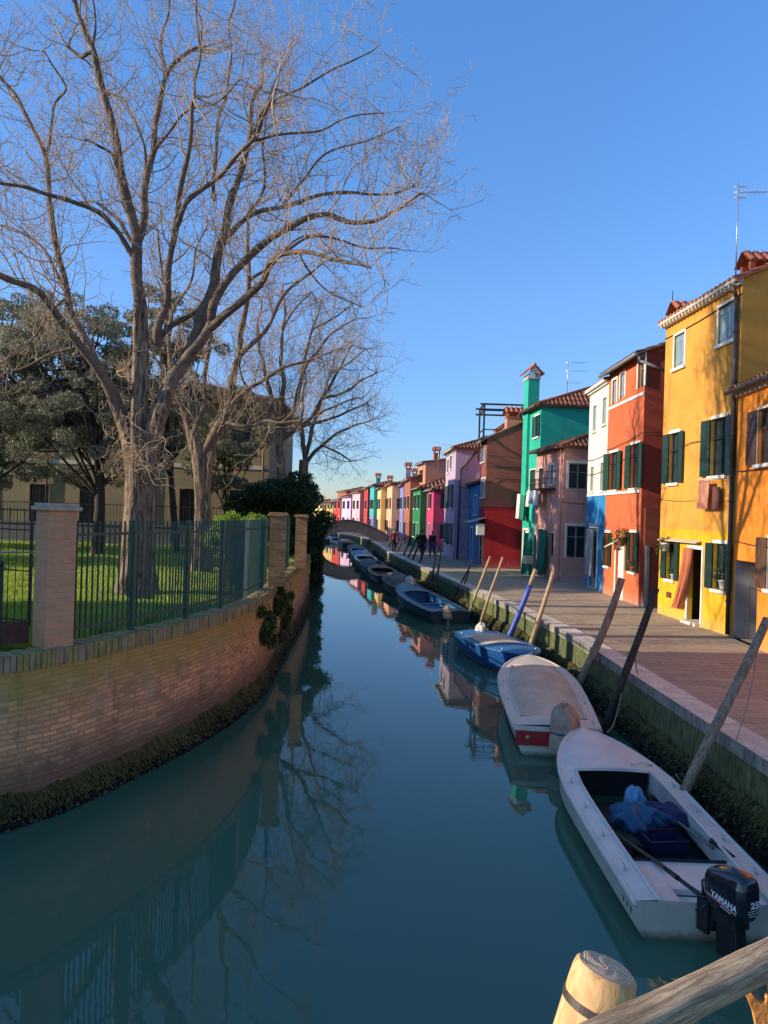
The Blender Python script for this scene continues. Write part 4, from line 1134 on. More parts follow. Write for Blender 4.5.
# small slanting white awning above the door
mb = MB(); P0 = h.P('F', u0-.1, z1+.38, .02); P1 = h.P('F', u1+.25, z1+.20, .02); Q0 = h.P('F', u0-.1, z1+.20, .38); Q1 = h.P('F', u1+.25, z1-.02, .38)
mb.hexa([P0, P1, Q1, Q0, P0+up_, P1+up_, Q1+up_, Q0+up_]); mb.build('awning', M['tarpwhite'], h.root)
RED = h
h.chimney(.45, 1.45, .7, .8, h.eave, h.eave+1.15, C['salmon'])
antenna((9.75, 26.6, 9.9), 1.9, 'roof aerial with two booms behind the salmon chimney of the red house', [(1.02, .95, 8), (1.55, .95, 8)], dirv=(-1,.05,0))
flowerpot(h.world('F', u0-.35, 1.95, .2), 1.6, 'hanging basket of mixed flowers beside the door of the red house', M['terra'], M['ivy'], M['flowerred'], droop=.8)
a_, b_, c_, d_ = h.pxr('F', 630, 636.5, 558, 572)
flowerpot(h.world('F', (a_+b_)/2, c_, .02), .9, 'small red potted flowers on the right ground floor sill of the red house', M['terra'], M['ivy'], M['flowerred'])
# brown garden wall with arched opening between yellow and red
r = thing('archway_wall', 'dim brown red wall with a dark arched passage between the red and yellow houses', 'wall', (8.62, 23.9, QZ), 0)
mb = MB(); n_ = 14; y_ = .6
W_ = 2.6; H_ = 3.25
mb.box(0, W_, 1.45, 1.6, 0, H_); 
mb.build('wall', C['brown'], r)
mb = MB(); mb.box(.02, .12, 1.3, 1.44, 0, 2.0); mb.build('grey_post', M['lead'], r)
mb = MB()
prof = [(-.55, 0), (.55, 0), (.55, 2.3)]+[(.55*math.cos(a), 2.3+.55*math.sin(a)) for a in [PI*i/12 for i in range(1, 12)]]+[(-.55, 2.3)]
mb.extrude(prof, (1.15, 1.44, 0), (1,0,0), (0,0,1), (0,.04,0)); mb.build('gate', plain('brown_gate_paint', (.16,.055,.035), .7, .3, 4), r)
mb = MB()
for i in range(12):
    a0 = PI*i/12; a1 = PI*(i+1)/12; f = lambda a, r_: Vector((1.15-math.cos(a)*r_, 1.42, 2.3+math.sin(a)*r_))
    mb.quad(f(a0, .55), f(a1, .55), f(a1, .72), f(a0, .72))
mb.build('arch_trim', M['browns'], r)
# ---- white and blue house
h = House('narrow cream white house with a blue painted ground floor', (8.52, 29.60), (8.62, 32.75), 9, 9.25, C['white'], low=C['cobalt'], zsplit=4.15+.05)
w = lambda x0, x1, y0, y1, *a, **k: h.window('F', *h.pxr('F', x0, x1, y0, y1), *a, **k)
w(593.4, 596.6, 406, 431, 'closed', M['greyblue'], tw=.04); w(603, 606.6, 398, 424, 'closed', M['greyblue'], tw=.04)
w(591, 593.8, 467, 491, 'plain', None, tw=.04); w(600.8, 603.8, 463, 490.5, 'plain', None, tw=.04)
z4 = h.hit('F', 595, 496)[1]; h.zs = z4
u0, u1, z0, z1 = h.pxr('F', 589.5, 597, 528, 590)
h.door('F', u0, u1, z1, M['greyblue'], tw=.0+.06)
h.walls(gable=1.2); h.band('F', 0, h.L, z4, z4+.10, M['white']); h.band('F', 0, h.L, z1+.12, z1+.17, M['lead'])
h.roof('gable', 1.2, .18, M['tile'], gutter=False); h.cornice(h.eave+.02, .12, .22, M['white'])
h.cable('F', [(0, 5.35), (h.L, 5.3)]); h.cable('F', [(0, 4.75), (h.L, 4.7)])
q0 = h.world('F', u1+.05, z1-.05, .12); q1 = h.world('F', u0+.1, z1-.05, .12)
curtain('door_curtain', 'pale grey patterned curtain hanging in the door of the blue ground floor', 'curtain', q0, q1-q0, 1.9, M['c_grey'], 4, .05, pinch=.8)
# ---- pink house
A = (7.92, 34.2)
h = House('dusty pink two storey house with a hipped tile roof and green curtains at its door', A, (7.42, 37.75), 6.5, 7.05, C['pink'])
for b in ((568.8, 588, 463.5, 489), (566.6, 586.2, 526, 558)):
    h.window('E', *h.pxr('E', *b), 'plain', None, tw=.10, sill=False)
w = lambda x0, x1, y0, y1, *a, **k: h.window('F', *h.pxr('F', x0, x1, y0, y1), *a, **k)
w(550.8, 554, 465, 484, 'closed', M['greyblue'], tw=.06); w(539, 543.5, 468.5, 488.5, 'dark', None, tw=.06)
u0, u1, z0, z1 = h.pxr('F', 537.5, 543.5, 529, 572); h.door('F', u0, u1, z1, M['green'], tw=.05)
w(549.5, 554, 533, 556, 'dark', None, tw=.05, sill=False)
h.walls(); h.roof('hip', 1.25, .28, M['tile'], gmat=M['darkpipe'])
h.pipe('F', [(.12, h.eave, .1), (.12, .05, .07)], .045, C['pink'])
h.cable('E', [(0, 3.55), (2.2, 3.5), (4, 3.5)]); h.cable('E', [(.6, 4.45), (3, 4.3)]); h.cable('E', [(1, .95), (4, .95)]); h.cable('F', [(0, 5.0), (h.L, 5.1)])
PINK = h
ub, _ = h.hit('F', 556, 486); uc, _ = h.hit('F', 540, 486); zb = h.hit('F', 548, 489)[1]
mb = MB()
for zz_ in (zb, zb+.45, zb+.22): mb.tube([h.P('F', ub, zz_, .5), h.P('F', uc, zz_, .5)], .014, 5)
for i in range(16): uu = lerp(ub, uc, i/15); mb.tube([h.P('F', uu, zb, .5), h.P('F', uu, zb+.45, .5)], .008, 4)
for uu in (ub, uc): mb.tube([h.P('F', uu, zb, 0), h.P('F', uu, zb, .5)], .014, 5); mb.tube([h.P('F', uu, zb+.45, 0), h.P('F', uu, zb+.45, .5)], .014, 5)
h.box(mb, 'F', ub, uc, zb-.05, zb, 0, .5)
mb.build('balcony', M['iron'], h.root)
for k, (x0, x1, y0, y1, m_, lb) in enumerate([(535.5, 538.5, 492, 507, M['c_white'], 'white shirt pegged out beneath the balcony of the pink house, leftmost'), (538.5, 542, 490.5, 504, M['c_blue'], 'blue grey cloth on the line between two white ones at the pink house'), (542.5, 547.5, 489, 505.5, M['c_white'], 'white towel on the line nearest the corner of the pink house')]):
    u0, u1, z0, z1 = h.pxr('F', x0, x1, y0, y1); u0 = max(u0, .1)
    a_ = h.world('F', u1, z1, .45); b_ = h.world('F', u0, z1, .45)
    curtain('hanging_laundry', lb, 'laundry', a_, b_-a_, z1-z0, m_, 2, .04, group='laundry on the facades')
# green drapes in front of the doors
for (x0, x1, y0, y1, lb, ln) in [(545, 551, 530, 577, 'green drape tied in front of the pink house wall, nearer one', .35), (529, 536, 533, 571, 'long green door curtain hanging at the teal house', .1)]:
    u0, u1, z0, z1 = h.pxr('F', x0, x1, y0, y1)
    a_ = h.world('F', u1, z1, .25); b_ = h.world('F', u0, z1, .25)
    curtain('door_curtain', lb, 'curtain', a_, b_-a_, 2.05, M['c_green'], 4, .07, pinch=1.15, lean=(h.d*ln).to_3d())
pp_ = h.world('F', *h.pxr('F', 539, 543, 556, 578)[0:1], 0.0, .75)
# small stool with a cream box on it
r = thing('stool', 'small pale box on a thin stand beside the green drape', 'stand', (pp_.x, pp_.y, QZ), .3)
mb = MB()
for sx in (-1, 1):
    for sy in (-1, 1): mb.tube([(sx*.16, sy*.16, 0), (sx*.1, sy*.1, .62)], .015, 5)
mb.build('legs_frame', M['iron'], r); mb = MB(); mb.box(-.2, .2, -.16, .16, .62, 1.0); mb.build('box', M['c_cream'], r, bevel=.02)
# ---- teal house
h = House('bright teal green house with a tall chimney stack under a tiled cap', (7.66, 38.2), (7.45, 41.35), 8, 9.45, C['teal'])
w = lambda x0, x1, y0, y1, *a, **k: h.window('F', *h.pxr('F', x0, x1, y0, y1), *a, **k)
w(534.6, 539.2, 416, 437, 'open', M['green'], tw=.08, cover=.5)
w(530, 535.5, 470, 490, 'dark', None, tw=.05)
u0, u1, z0, z1 = h.pxr('F', 522.8, 528.4, 530, 569); h.door('F', u0+.1, u1-.1, z1, M['c_white'], tw=.10)
h.walls(); h.roof('hip', 1.5, .28, M['tile'], gmat=M['darkpipe'])
mb = MB(); cu, _ = h.hit('F', 527.5, 500); cu1, _ = h.hit('F', 533.5, 500)
u_far = h.L-.05; u_near = u_far-.95
mb.box(u_near, u_far, -.45, .14, 2.9, 10.10)
ch = mb.build('chimney_stack', C['teal'], h.root)
mb = MB(); o = .14; zc = 10.10
mb.box(u_near-.05, u_far+.05, -.50, .19, zc, zc+.08)
for a in range(5): mb.box(u_near-.02+a*.21, u_near+.06+a*.21, -.48, -.40, zc+.08, zc+.26); mb.box(u_near-.02+a*.21, u_near+.06+a*.21, .09, .17, zc+.08, zc+.26)
for a in range(4): mb.box(u_near-.04, u_near+.05, -.38+a*.14, -.32+a*.14, zc+.08, zc+.26)
mb.build('chimney_vents', M['cornice'], ch)
mb = MB(); ym = -.155; um = (u_near+u_far)/2
h.tiles(mb, (u_far+o,.19+o,zc+.26), (u_near-o,.19+o,zc+.26), (u_far+o,ym,zc+.72), (u_near-o,ym,zc+.72))
h.tiles(mb, (u_near-o,-.50-o,zc+.26), (u_far+o,-.50-o,zc+.26), (u_near-o,ym,zc+.72), (u_far+o,ym,zc+.72))
mb.tube([(u_near-o,ym,zc+.75),(u_far+o,ym,zc+.75)], .07, 8)
mb.build('chimney_cap', M['tilered'], ch)
mb = MB(); mb.poly([(u_near-.1,.19,zc+.28),(u_near-.1,-.48,zc+.28),(u_near-.1,ym,zc+.66)]); mb.build('chimney_gable', M['c_cream'], ch)
h.cable('F', [(0, 4.55), (h.L, 4.6)])
TEAL = h
antenna(tuple(gy(567, 397, 40.5)), 1.95, 'thin roof aerial with three booms above the teal house', [(.75, .7, 4), (1.38, 1.05, 7), (1.82, 1.05, 7)], dirv=(-1,.1,0))
u0, u1, z0, z1 = h.pxr('F', 517.5, 523, 493, 521)
for k, (f0, f1, m_, lb) in enumerate([(-.2, .25, M['c_white'], 'long white sheet drying on the teal house front'), (.45, .9, M['c_green'], 'green garment drying on the teal house front')]):
    a_ = gy([517.6, 520.6][k], 494, 41.2-k*.6); b_ = gy([520.4, 525][k], 494+k*2, 40.7-k*.8)
    curtain('hanging_laundry', lb, 'laundry', a_, b_-a_, 1.3, m_, 3, .05, group='laundry on the facades')
# ---- dark red house
h = House('dull red house with a crimson lower wall and a sloping gable, a roof terrace above', (5.48, 41.7), (5.45, 44.1), 5.2, 8.05, C['darkred'], low=C['crimson'], zsplit=4.35)
w = lambda x0, x1, y0, y1, *a, **k: h.window('F', *h.pxr('F', x0, x1, y0, y1), *a, **k)
w(481.5, 485, 479, 497, 'closed', M['greyblue'], tw=.08); w(481.5, 484.8, 447, 462, 'closed', M['greyblue'], tw=.08)
u0, u1, z0, z1 = h.pxr('F', 479.6, 482.8, 531, 566); h.door('F', u0, u1, z1, M['greyblue'], tw=.08)
h.walls(gable=1.25); h.roof('gable', 1.25, .30, M['tiledark'], ovx=.06)
h.cable('E', [(.3, 5.55), (1.85, 5.5)], .02); h.cable('E', [(.1, 7.2), (1.0, 6.5), (1.9, 6.1)], .02, .04); h.cable('E', [(0, 4.6), (.6, 4.9), (1.9, 4.85)], .015)
mb = MB(); a_ = h.pxr('F', 478.5, 486, 518, 521); P0 = h.P('F', a_[0], a_[3], .02); P1 = h.P('F', a_[1], a_[3], .02)
mb.hexa([P0, P1, P1+Vector((0,.9,-.25)), P0+Vector((0,.9,-.25)), P0+up_, P1+up_, P1+Vector((0,.9,-.22)), P0+Vector((0,.9,-.22))]); mb.build('awning', M['lead'], h.root)
mb = MB(); mb.box(a_[0]+.1, a_[0]+.8, .05, .45, a_[2]-.75, a_[2]-.15); mb.build('air_conditioner', M['white'], h.root)
DRED = h
h.chimney(.45, 1.45, .7, .8, h.eave, h.eave+1.15, C['salmon'])
antenna((9.75, 26.6, 9.9), 1.9, 'roof aerial with two booms behind the salmon chimney of the red house', [(1.02, .95, 8), (1.55, .95, 8)], dirv=(-1,.05,0))
# roof terrace (altana)
r = thing('roof_terrace', 'open dark timber roof terrace frame standing over the red roofs', 'terrace', (6.75, 45.5, 7.7), 0)
mb = MB(); X0, X1, Y0, Y1, Z = -1.0, 1.45, 0, 2.2, 2.75
for x in (X0, X1):
    for y in (Y0, Y1): mb.box(x-.05, x+.05, y-.05, y+.05, -.2 if x > 0 else -.5, Z)
mb.build('posts_frame', M['poledark'], r); mb = MB()
for z in (Z, Z-.35): 
    for y in (Y0, Y1): mb.box(X0-.25, X1+.2, y-.04, y+.04, z-.05, z+.05)
    for x in (X0, X1): mb.box(x-.04, x+.04, Y0-.1, Y1+.1, z-.049, z+.049)
for i in range(5): x = lerp(X0, X1, i/4); mb.bar((x, Y0, Z-.3), (x+.2, Y1, Z), .03, .03)
mb.build('beam_frame', M['poledark'], r); mb = MB()
for z in (.85, 1.25): mb.box(X0, X1, Y0-.03, Y0+.03, z-.03, z+.03); mb.box(X0-.03, X0+.03, Y0, Y1, z-.03, z+.03)
mb.build('handrail', M['poledark'], r)
# pink block behind the dark red house
h = House('pink upper storey with a small curved gable behind the dull red house', (7.0, 44.2), (6.9, 48.5), 5, 9.2, C['pink'])
h.walls(gable=.7); h.roof('gable', .7, .15, M['tile'], gutter=False)
# ---- narrow blue house
h = House('low bright blue house squeezed between the lilac and the dull red house', (5.44, 44.15), (5.38, 48.55), 3.8, 5.85, C['cobalt'])
h.window('F', 1.2, 2.0, 2.9, 4.0, 'plain', tw=.06); h.door('F', 2.4, 3.3, 2.1, M['browns'])
h.walls(gable=.9); h.roof('gable', .9, .25, M['tiledark'], gutter=False)
# ---- lilac house
h = House('pale lilac house with a dark drainpipe crossing its end wall', (4.44, 48.6), (4.22, 53.6), 5.5, 8.1, C['lilac'])
w = lambda x0, x1, y0, y1, *a, **k: h.window('F', *h.pxr('F', x0, x1, y0, y1), *a, **k)
for b in ((450.2, 452, 456, 469),): w(*b, 'dark', None, tw=.08)
for u in (1.0, 3.4):
    h.window('F', u, u+.8, 3.3, 4.8, 'open', M['green'], tw=.05); h.window('F', u, u+.8, .9, 2.3, 'open', M['green'], tw=.05)
h.window('F', 3.4, 4.2, 5.7, 6.6, 'dark', tw=.08)
h.walls(); h.roof('hip', 1.0, .25, M['tile'], gmat=M['cornice']); h.cornice(h.eave, .16, .14, M['white'])
h.pipe('E', [(1.35, h.eave-.2, .06), (.32, h.eave-1.35, .06), (.26, .05, .06)], .055, M['darkpipe']); h.cable('E', [(.2, 4.6), (1.4, 4.55)]); h.cable('E', [(.2, 3.4), (1.4, 3.35)])
antenna((3.9, 57.0, 6.8), 2.4, 'thin roof aerial left of the lilac house', [(2.2, 1.0, 5)], dirv=(-1,.1,0))

# ------------------------------------------------------------------ the far row: (label, left px, far Y, right px, near Y, eave, rise, roof kind, wall, lower wall, zsplit, extras)
def far_house(label, xl, Yf, xr, Yn, eave, rise, kind, wall, low=None, zs=0, depth=6, sh='green', step=0, wins=2, chim=None, roofm='tile', front_trim='white'):
    A = gy(xr, 515, Yn); B = gy(xl, 515, Yf)
    h = House(label, (A.x, A.y), (B.x, B.y), depth, eave, wall, low=low, zsplit=zs)
    n = max(1, int(h.L/2.4))
    for i in range(n):
        u = h.L*(i+.5)/n-.4
        for fz in ([.9, 3.3] if eave > 4.8 else [.9]) + ([5.6] if eave > 7.6 else []):
            if fz < 1 and i % 2 == 0: h.door('F', u, u+.8, 2.1, M['browns'], tw=.05)
            else: h.window('F', u, u+.8, fz, fz+1.15, 'open', M[sh], tw=.05)
    if wins and depth > 3: 
        for fz in ([3.3] if eave > 4.8 else [])+[1.0]: h.window('E', .9, 1.7, fz, fz+1.1, 'open', M[sh], tw=.07)
    h.walls(gable=rise if kind == 'gable' else 0); h.roof(kind, rise, .25, M[roofm], far=True)
    h.cornice(h.eave, .14, .12, M[front_trim])
    if chim: h.chimney(h.L*chim[0], chim[1], .5, .5, h.eave, h.eave+chim[2], chim[3])
    return h
fh = []
fh.append(far_house('magenta house with shade painted into its lower wall and a tiled roof', 426.5, 62.5, 433.2, 58.3, 5.75, .9, 'hip', C['magenta'], C['magentashade'], 3.2, 5, chim=(.2, 3.2, 1.2, C['salmon'])))  # lower wall colour is magenta with the shade painted in
fh.append(far_house('salmon upper house with a chimney behind the magenta house', 416.5, 70, 424, 66, 8.3, .8, 'gable', C['salmon'], None, 0, 9, chim=(.75, 1.5, 1.0, C['rust']), wins=0))
fh.append(far_house('dark green house with yellow trim beside the magenta house', 412.6, 68, 420.0, 62.6, 6.0, .9, 'hip', C['green'], None, 0, 4.5, front_trim='tarp'))
fh.append(far_house('rusty brown house with small balconies beyond the dark green house', 403.5, 75, 409.5, 68.3, 7.0, .8, 'gable', C['rust'], C['brown'], 3.2, 4.5))
h = far_house('violet white house with a thin pale chimney beyond the brown house', 399.5, 79, 402.8, 75.2, 6.7, .6, 'gable', C['violet'], None, 0, 3.5, chim=(.3, .5, 1.6, C['lilac']))
fh.append(far_house('peach house with a red frieze and green eaves, dark chimney on top', 386.5, 86, 391.5, 79.2, 6.9, .5, 'hip', C['peach'], None, 0, 5.5, sh='browns', chim=(.45, 2.6, 1.2, C['turq']), front_trim='red'))
fh.append(far_house('pale yellow house left of the peach house', 377, 93, 380.5, 86.3, 6.7, .7, 'gable', C['paleyellow'], None, 0, 4.6, chim=(.5, 1.2, .9, C['rust'])))
fh.append(far_house('turquoise house with a violet blue neighbour, far down the canal', 369.5, 98, 373.4, 93.2, 7.2, .6, 'hip', C['turq'], C['violet'], 3.4, 4.2, chim=(.3, .6, .9, C['turq'])))
fh.append(far_house('scarlet house just above the right end of the footbridge', 363.5, 103, 367.2, 98.3, 7.0, .5, 'gable', C['scarlet'], None, 0, 4.4))
fh.append(far_house('rose pink house above the crown of the footbridge', 352, 110, 359.5, 103.4, 6.6, .8, 'gable', C['rose'], None, 0, 5.5))
fh.append(far_house('mauve house next to the rose pink one above the footbridge', 341.5, 117, 350.5, 110.2, 6.1, 1.0, 'gable', C['mauve'], None, 0, 5.5))
fh.append(far_house('far scarlet red house left of the mauve house', 333.6, 123, 340.5, 117.3, 5.7, .6, 'gable', C['scarlet'], None, 0, 6))
fh.append(far_house('dark roofed rust house rising behind the far scarlet house', 337, 131, 346, 126, 7.2, .9, 'hip', C['rust'], None, 0, 7))
fh.append(far_house('ochre yellow house at the bend of the canal', 324, 131, 333, 123.4, 5.1, .8, 'gable', C['ochre'], None, 0, 7))
fh.append(far_house('pale yellow house half hidden by the laurel at the end of the canal', 312, 139, 323, 131.4, 5.0, .8, 'gable', C['paleyellow'], None, 0, 7))
fh.append(far_house('salmon house hidden behind the laurel at the end of the canal', 298, 148, 311, 139.4, 5.2, .8, 'gable', C['salmon'], None, 0, 7))

# ------------------------------------------------------------------ left bank: villa and low wall
vx = gy(268, 500, 40).x
v = House('beige two storey villa with dark windows behind the bare trees', (vx, 40), (vx-19, 40.0), 10, 9.4, C['beige'], z0=LZ, name='villa', group=None)
# House's front must face us: rebuild orientation so that n points to -y
v.root.name = 'villa'
for i in range(7):
    u = 1.0+i*2.6
    v.op['F'] = v.op['F']
    v.window('F', u, u+1.0, 5.0, 6.9, 'plain', tw=.06, trim=C['beige'], frame=M['browns']); v.window('F', u, u+1.0, .8, 3.0, 'plain', tw=.06, trim=C['beige'], frame=M['browns'])
v.walls(gable=0); v.roof('hip', 1.6, .6, M['tiledark'], far=True); v.band('F', 0, v.L, 4.1, 4.3, M['cornice'], .05)
for u in (.3, 6.3, 11.5): v.pipe('F', [(u, v.eave, .1), (u, .1, .1)], .05, M['darkpipe'])

# row of houses on the left bank, behind the laurel
for k, (y0, y1, x, ev, m_, lb) in enumerate([(54, 62, -12.5, 7.2, 'peach', 'peach house on the left bank hidden behind the laurel'), (62.5, 71, -13, 6.9, 'cream', 'cream house on the left bank behind the laurel and the far bare tree'), (72, 82, -14.5, 7.3, 'rust', 'rust coloured house on the left bank near the footbridge'), (84, 96, -17, 7.2, 'lilac', 'lilac house on the left bank beyond the footbridge'), (97, 110, -22, 7.2, 'cream', 'cream house on the left bank, last before the bend')]):
    q = House(lb, (x, y1), (x, y0), 8, ev, C[m_], z0=LZ, group='houses on the left bank')
    for i in range(3): 
        for z in (1.0, 3.6): q.window('F', 1+i*2.4, 1.9+i*2.4, z, z+1.4, 'open', M['green'], tw=.06)
    q.walls(gable=1.3); q.roof('gable', 1.3, .3, far=True)
# ------------------------------------------------------------------ bare trees
class Wood:
    def __init__(s): s.V = []; s.F = []; s.M = []; s.n = 0
    def tube(s, P, R, sides, mi=0):
        P = np.asarray(P, float); n = len(P); R = np.asarray(R, float)
        T = np.empty_like(P); T[1:-1] = P[2:]-P[:-2]; T[0] = P[1]-P[0]; T[-1] = P[-1]-P[-2]
        T /= (np.linalg.norm(T, axis=1, keepdims=True)+1e-9)
        ref = np.array([.13, .97, .2]); X = np.cross(T, ref); X /= (np.linalg.norm(X, axis=1, keepdims=True)+1e-9); Y = np.cross(T, X)
        a = np.arange(sides)*2*PI/sides
        ring = P[:,None,:]+R[:,None,None]*(np.cos(a)[None,:,None]*X[:,None,:]+np.sin(a)[None,:,None]*Y[:,None,:])
        s.V.append(ring.reshape(-1, 3))
        i = np.arange(n-1)[:,None]*sides; k = np.arange(sides)[None,:]; k2 = (k+1) % sides
        f = np.stack([i+k, i+k2, i+sides+k2, i+sides+k], -1).reshape(-1, 4)+s.n
        s.F.append(f); s.M.append(np.full(len(f), mi)); s.n += n*sides
    def build(s, name, mats, parent, smooth=True):
        if not s.V: return None
        V = np.concatenate(s.V); V = V-np.array(parent.location)
        return np_mesh(name, V, np.concatenate(s.F), mats, parent, smooth, np.concatenate(s.M))
R_ = random.Random(5)
def nrm(v): return v/(np.linalg.norm(v)+1e-9)
def rnd3(): return np.array([R_.gauss(0,1), R_.gauss(0,1), R_.gauss(0,1)])
def grow(w, p, d, L, r, lev, maxlev, step, dens, trop=.12, sides=(6,4,3,3), wig=.36, mi=(0,0,0,0)):
    n = max(3, int(L/step)); st = L/n; pts = [p]; rad = [r]; dirs = [d]
    for i in range(n):
        d = nrm(d+rnd3()*wig*.5+np.array([0,0,trop])); p = p+d*st; pts.append(p); dirs.append(d)
        rad.append(max(.0042, r*(1-.8*(i+1)/n)))
    w.tube(pts, rad, sides[min(lev, 3)], mi[min(lev, 3)])
    if lev >= maxlev: return
    tot = L; k = int(tot*dens[lev])+1; side = R_.random()*6.28
    for j in range(k):
        f = lerp(.15, .98, (j+R_.random())/k); x = f*n; i = min(n-1, int(x)); q = pts[i]+(pts[i+1]-pts[i])*(x-i)
        side += 2.4+R_.random(); dd = dirs[min(i+1, n)]; o = nrm(np.cross(dd, rnd3()))
        nd = nrm(dd*R_.uniform(.35, .8)+o*R_.uniform(.6, 1.1)+np.array([0,0,.08]))
        nl = L*R_.uniform(.25, .62)*(1.15-f*.5)
        grow(w, q, nd, max(nl, .12), max(.0042, rad[i]*R_.uniform(.42, .62)), lev+1, maxlev, step*.6, dens, trop, sides, wig*1.15, mi)
KNOWN = []
def topx(p):
    u = p[0]/p[1]*FPX; v = -(p[2]-EYE)/p[1]*FPX+HC
    return 384+u*CR-v*SR, 512+v*CR+u*SR, p[1]
def limb(wt, wc, pix, D0, drift, rad_px, sub=True, auto=True, dens=2.6, subL=(1.0, 2.3), maxlev=2, start=.25, sides=10, mi=0, dd=(2.6, 3.4, 3.4), wob=.05, step=.16, trop=.10, tipL=1.2):
    """a limb read off the photo: pixel polyline, first at depth D0 drifting by `drift` metres towards its end"""
    if KNOWN and rad_px is not None and auto:
        q = min(KNOWN, key=lambda k: (k[0]-pix[0][0])**2+(k[1]-pix[0][1])**2)
        if math.hypot(q[0]-pix[0][0], q[1]-pix[0][1]) < 14: D0 = q[2]; pix = [(q[0], q[1])]+list(pix[1:])
    n = len(pix); acc = [0]
    for a, b in zip(pix, pix[1:]): acc.append(acc[-1]+math.hypot(b[0]-a[0], b[1]-a[1]))
    P = []
    for (x, y), s_ in zip(pix, acc):
        t = s_/acc[-1]; P.append(gy(x, y, D0+drift*t**1.1))
    P = smooth_path(P, 2)
    P = resample(P, .22)
    A = np.array([tuple(p) for p in P]); m = len(A)
    ph = R_.random()*9
    A += np.stack([np.sin(np.arange(m)*.9+ph)*wob*.5, np.cos(np.arange(m)*.7+ph)*wob, np.sin(np.arange(m)*.55+ph)*wob*.4], 1)*np.clip(np.arange(m)/3, 0, 1)[:,None]
    nz_ = np.array([[R_.gauss(0,1) for _ in range(3)] for _ in range(m)]); kk = np.array([.25,.5,.25]); nz_ = np.stack([np.convolve(nz_[:,c], kk, 'same') for c in range(3)], 1)
    A += nz_*(.012 if D0 < 20 else .02)*np.clip(np.arange(m)/4, 0, 1)[:,None]*np.clip((m-1-np.arange(m))/3+.5, 0, 1)[:,None]
    R = np.array([lerp(rad_px[0], rad_px[1], (i/(m-1))**.8)*D0/FPX for i in range(m)])
    R *= 1+.06*np.sin(np.arange(m)*1.3+ph)
    KNOWN.extend(topx(a) for a in A)
    wt.tube(A, R, sides, mi)
    L = np.linalg.norm(A[1:]-A[:-1], axis=1).sum()
    if sub:
        k = int(L*dens)
        for j in range(k):
            f = lerp(start, 1.0, (j+R_.random())/k); i = min(m-2, int(f*(m-1))); d = nrm(A[i+1]-A[i]); o = nrm(np.cross(d, rnd3()))
            nd = nrm(d*R_.uniform(.2, .8)+o*R_.uniform(.7, 1.1)+np.array([0,0,.15]))
            grow(wc, A[i], nd, R_.uniform(*subL)*(1.1-.35*f), min(R[i]*.45, R_.uniform(.010, .022)), 0, maxlev, step, dd, trop)
        for _ in range(3):
            grow(wc, A[-1], nrm(A[-1]-A[-2]+rnd3()*.45), R_.uniform(.8, 1.3)*tipL, min(R[-1]*.8, .028), 0, maxlev, step, dd, trop)
    return A, R

def trunk_mesh(root, stems, mat, name='trunk'):
    """fluted trunk: stems are (points, radii)"""
    w = MB()
    for pts, rad in stems:
        pts = smooth_path(pts, 2); m = len(pts); rr = [np.interp(i/(m-1), np.linspace(0, 1, len(rad)), rad) for i in range(m)]
        sides = 28; n0 = len(w.v); ph = random.random()*6
        for i, p in enumerate(pts):
            for k in range(sides):
                a = 2*PI*k/sides; fl = 1+.11*math.sin(a*3+ph+i*.10)+.08*math.sin(a*7+ph*2+i*.2)+.05*math.sin(a*13+i*.5)
                r = rr[i]*fl; w.v.append((p.x+math.cos(a)*r, p.y+math.sin(a)*r, p.z))
        for i in range(m-1):
            for k in range(sides):
                a = n0+i*sides+k; b = n0+i*sides+(k+1) % sides; w.f.append((a, b, b+sides, a+sides)); w.m.append(0); w.sm.append(True)
    return w

# ---- tree 1: the big near one
T1 = gy(148, 600, 16.8)
root = thing('bare_tree', 'largest bare tree, its thick pale ridged trunk just behind the railing', 'tree', (T1.x, 16.8, LZ-.05), 0, 'bare trees on the lawn')
wt = Wood(); wc = Wood(); D = 16.8
g_ = lambda x, y, dy=0: gy(x, y, D+dy)
stems = [([g_(138,612), g_(137,560), g_(137,520), g_(138,480), g_(138,440), g_(139,400), g_(141,350), g_(140,300)], [.42, .23, .21, .21, .20, .18, .16, .12]),
         ([g_(152,612,.25), g_(147,560,.2), g_(146,520,.15), g_(148,470,.1), g_(155,425), g_(170,385)], [.30, .17, .17, .19, .20, .13]),
         ([g_(120,612,-.2), g_(128,570,-.15), g_(131,530,-.1), g_(134,480), g_(130,440), g_(115,405)], [.30, .15, .15, .17, .17, .10])]
tm = trunk_mesh(root, stems, M['bark'])
kw = dict()
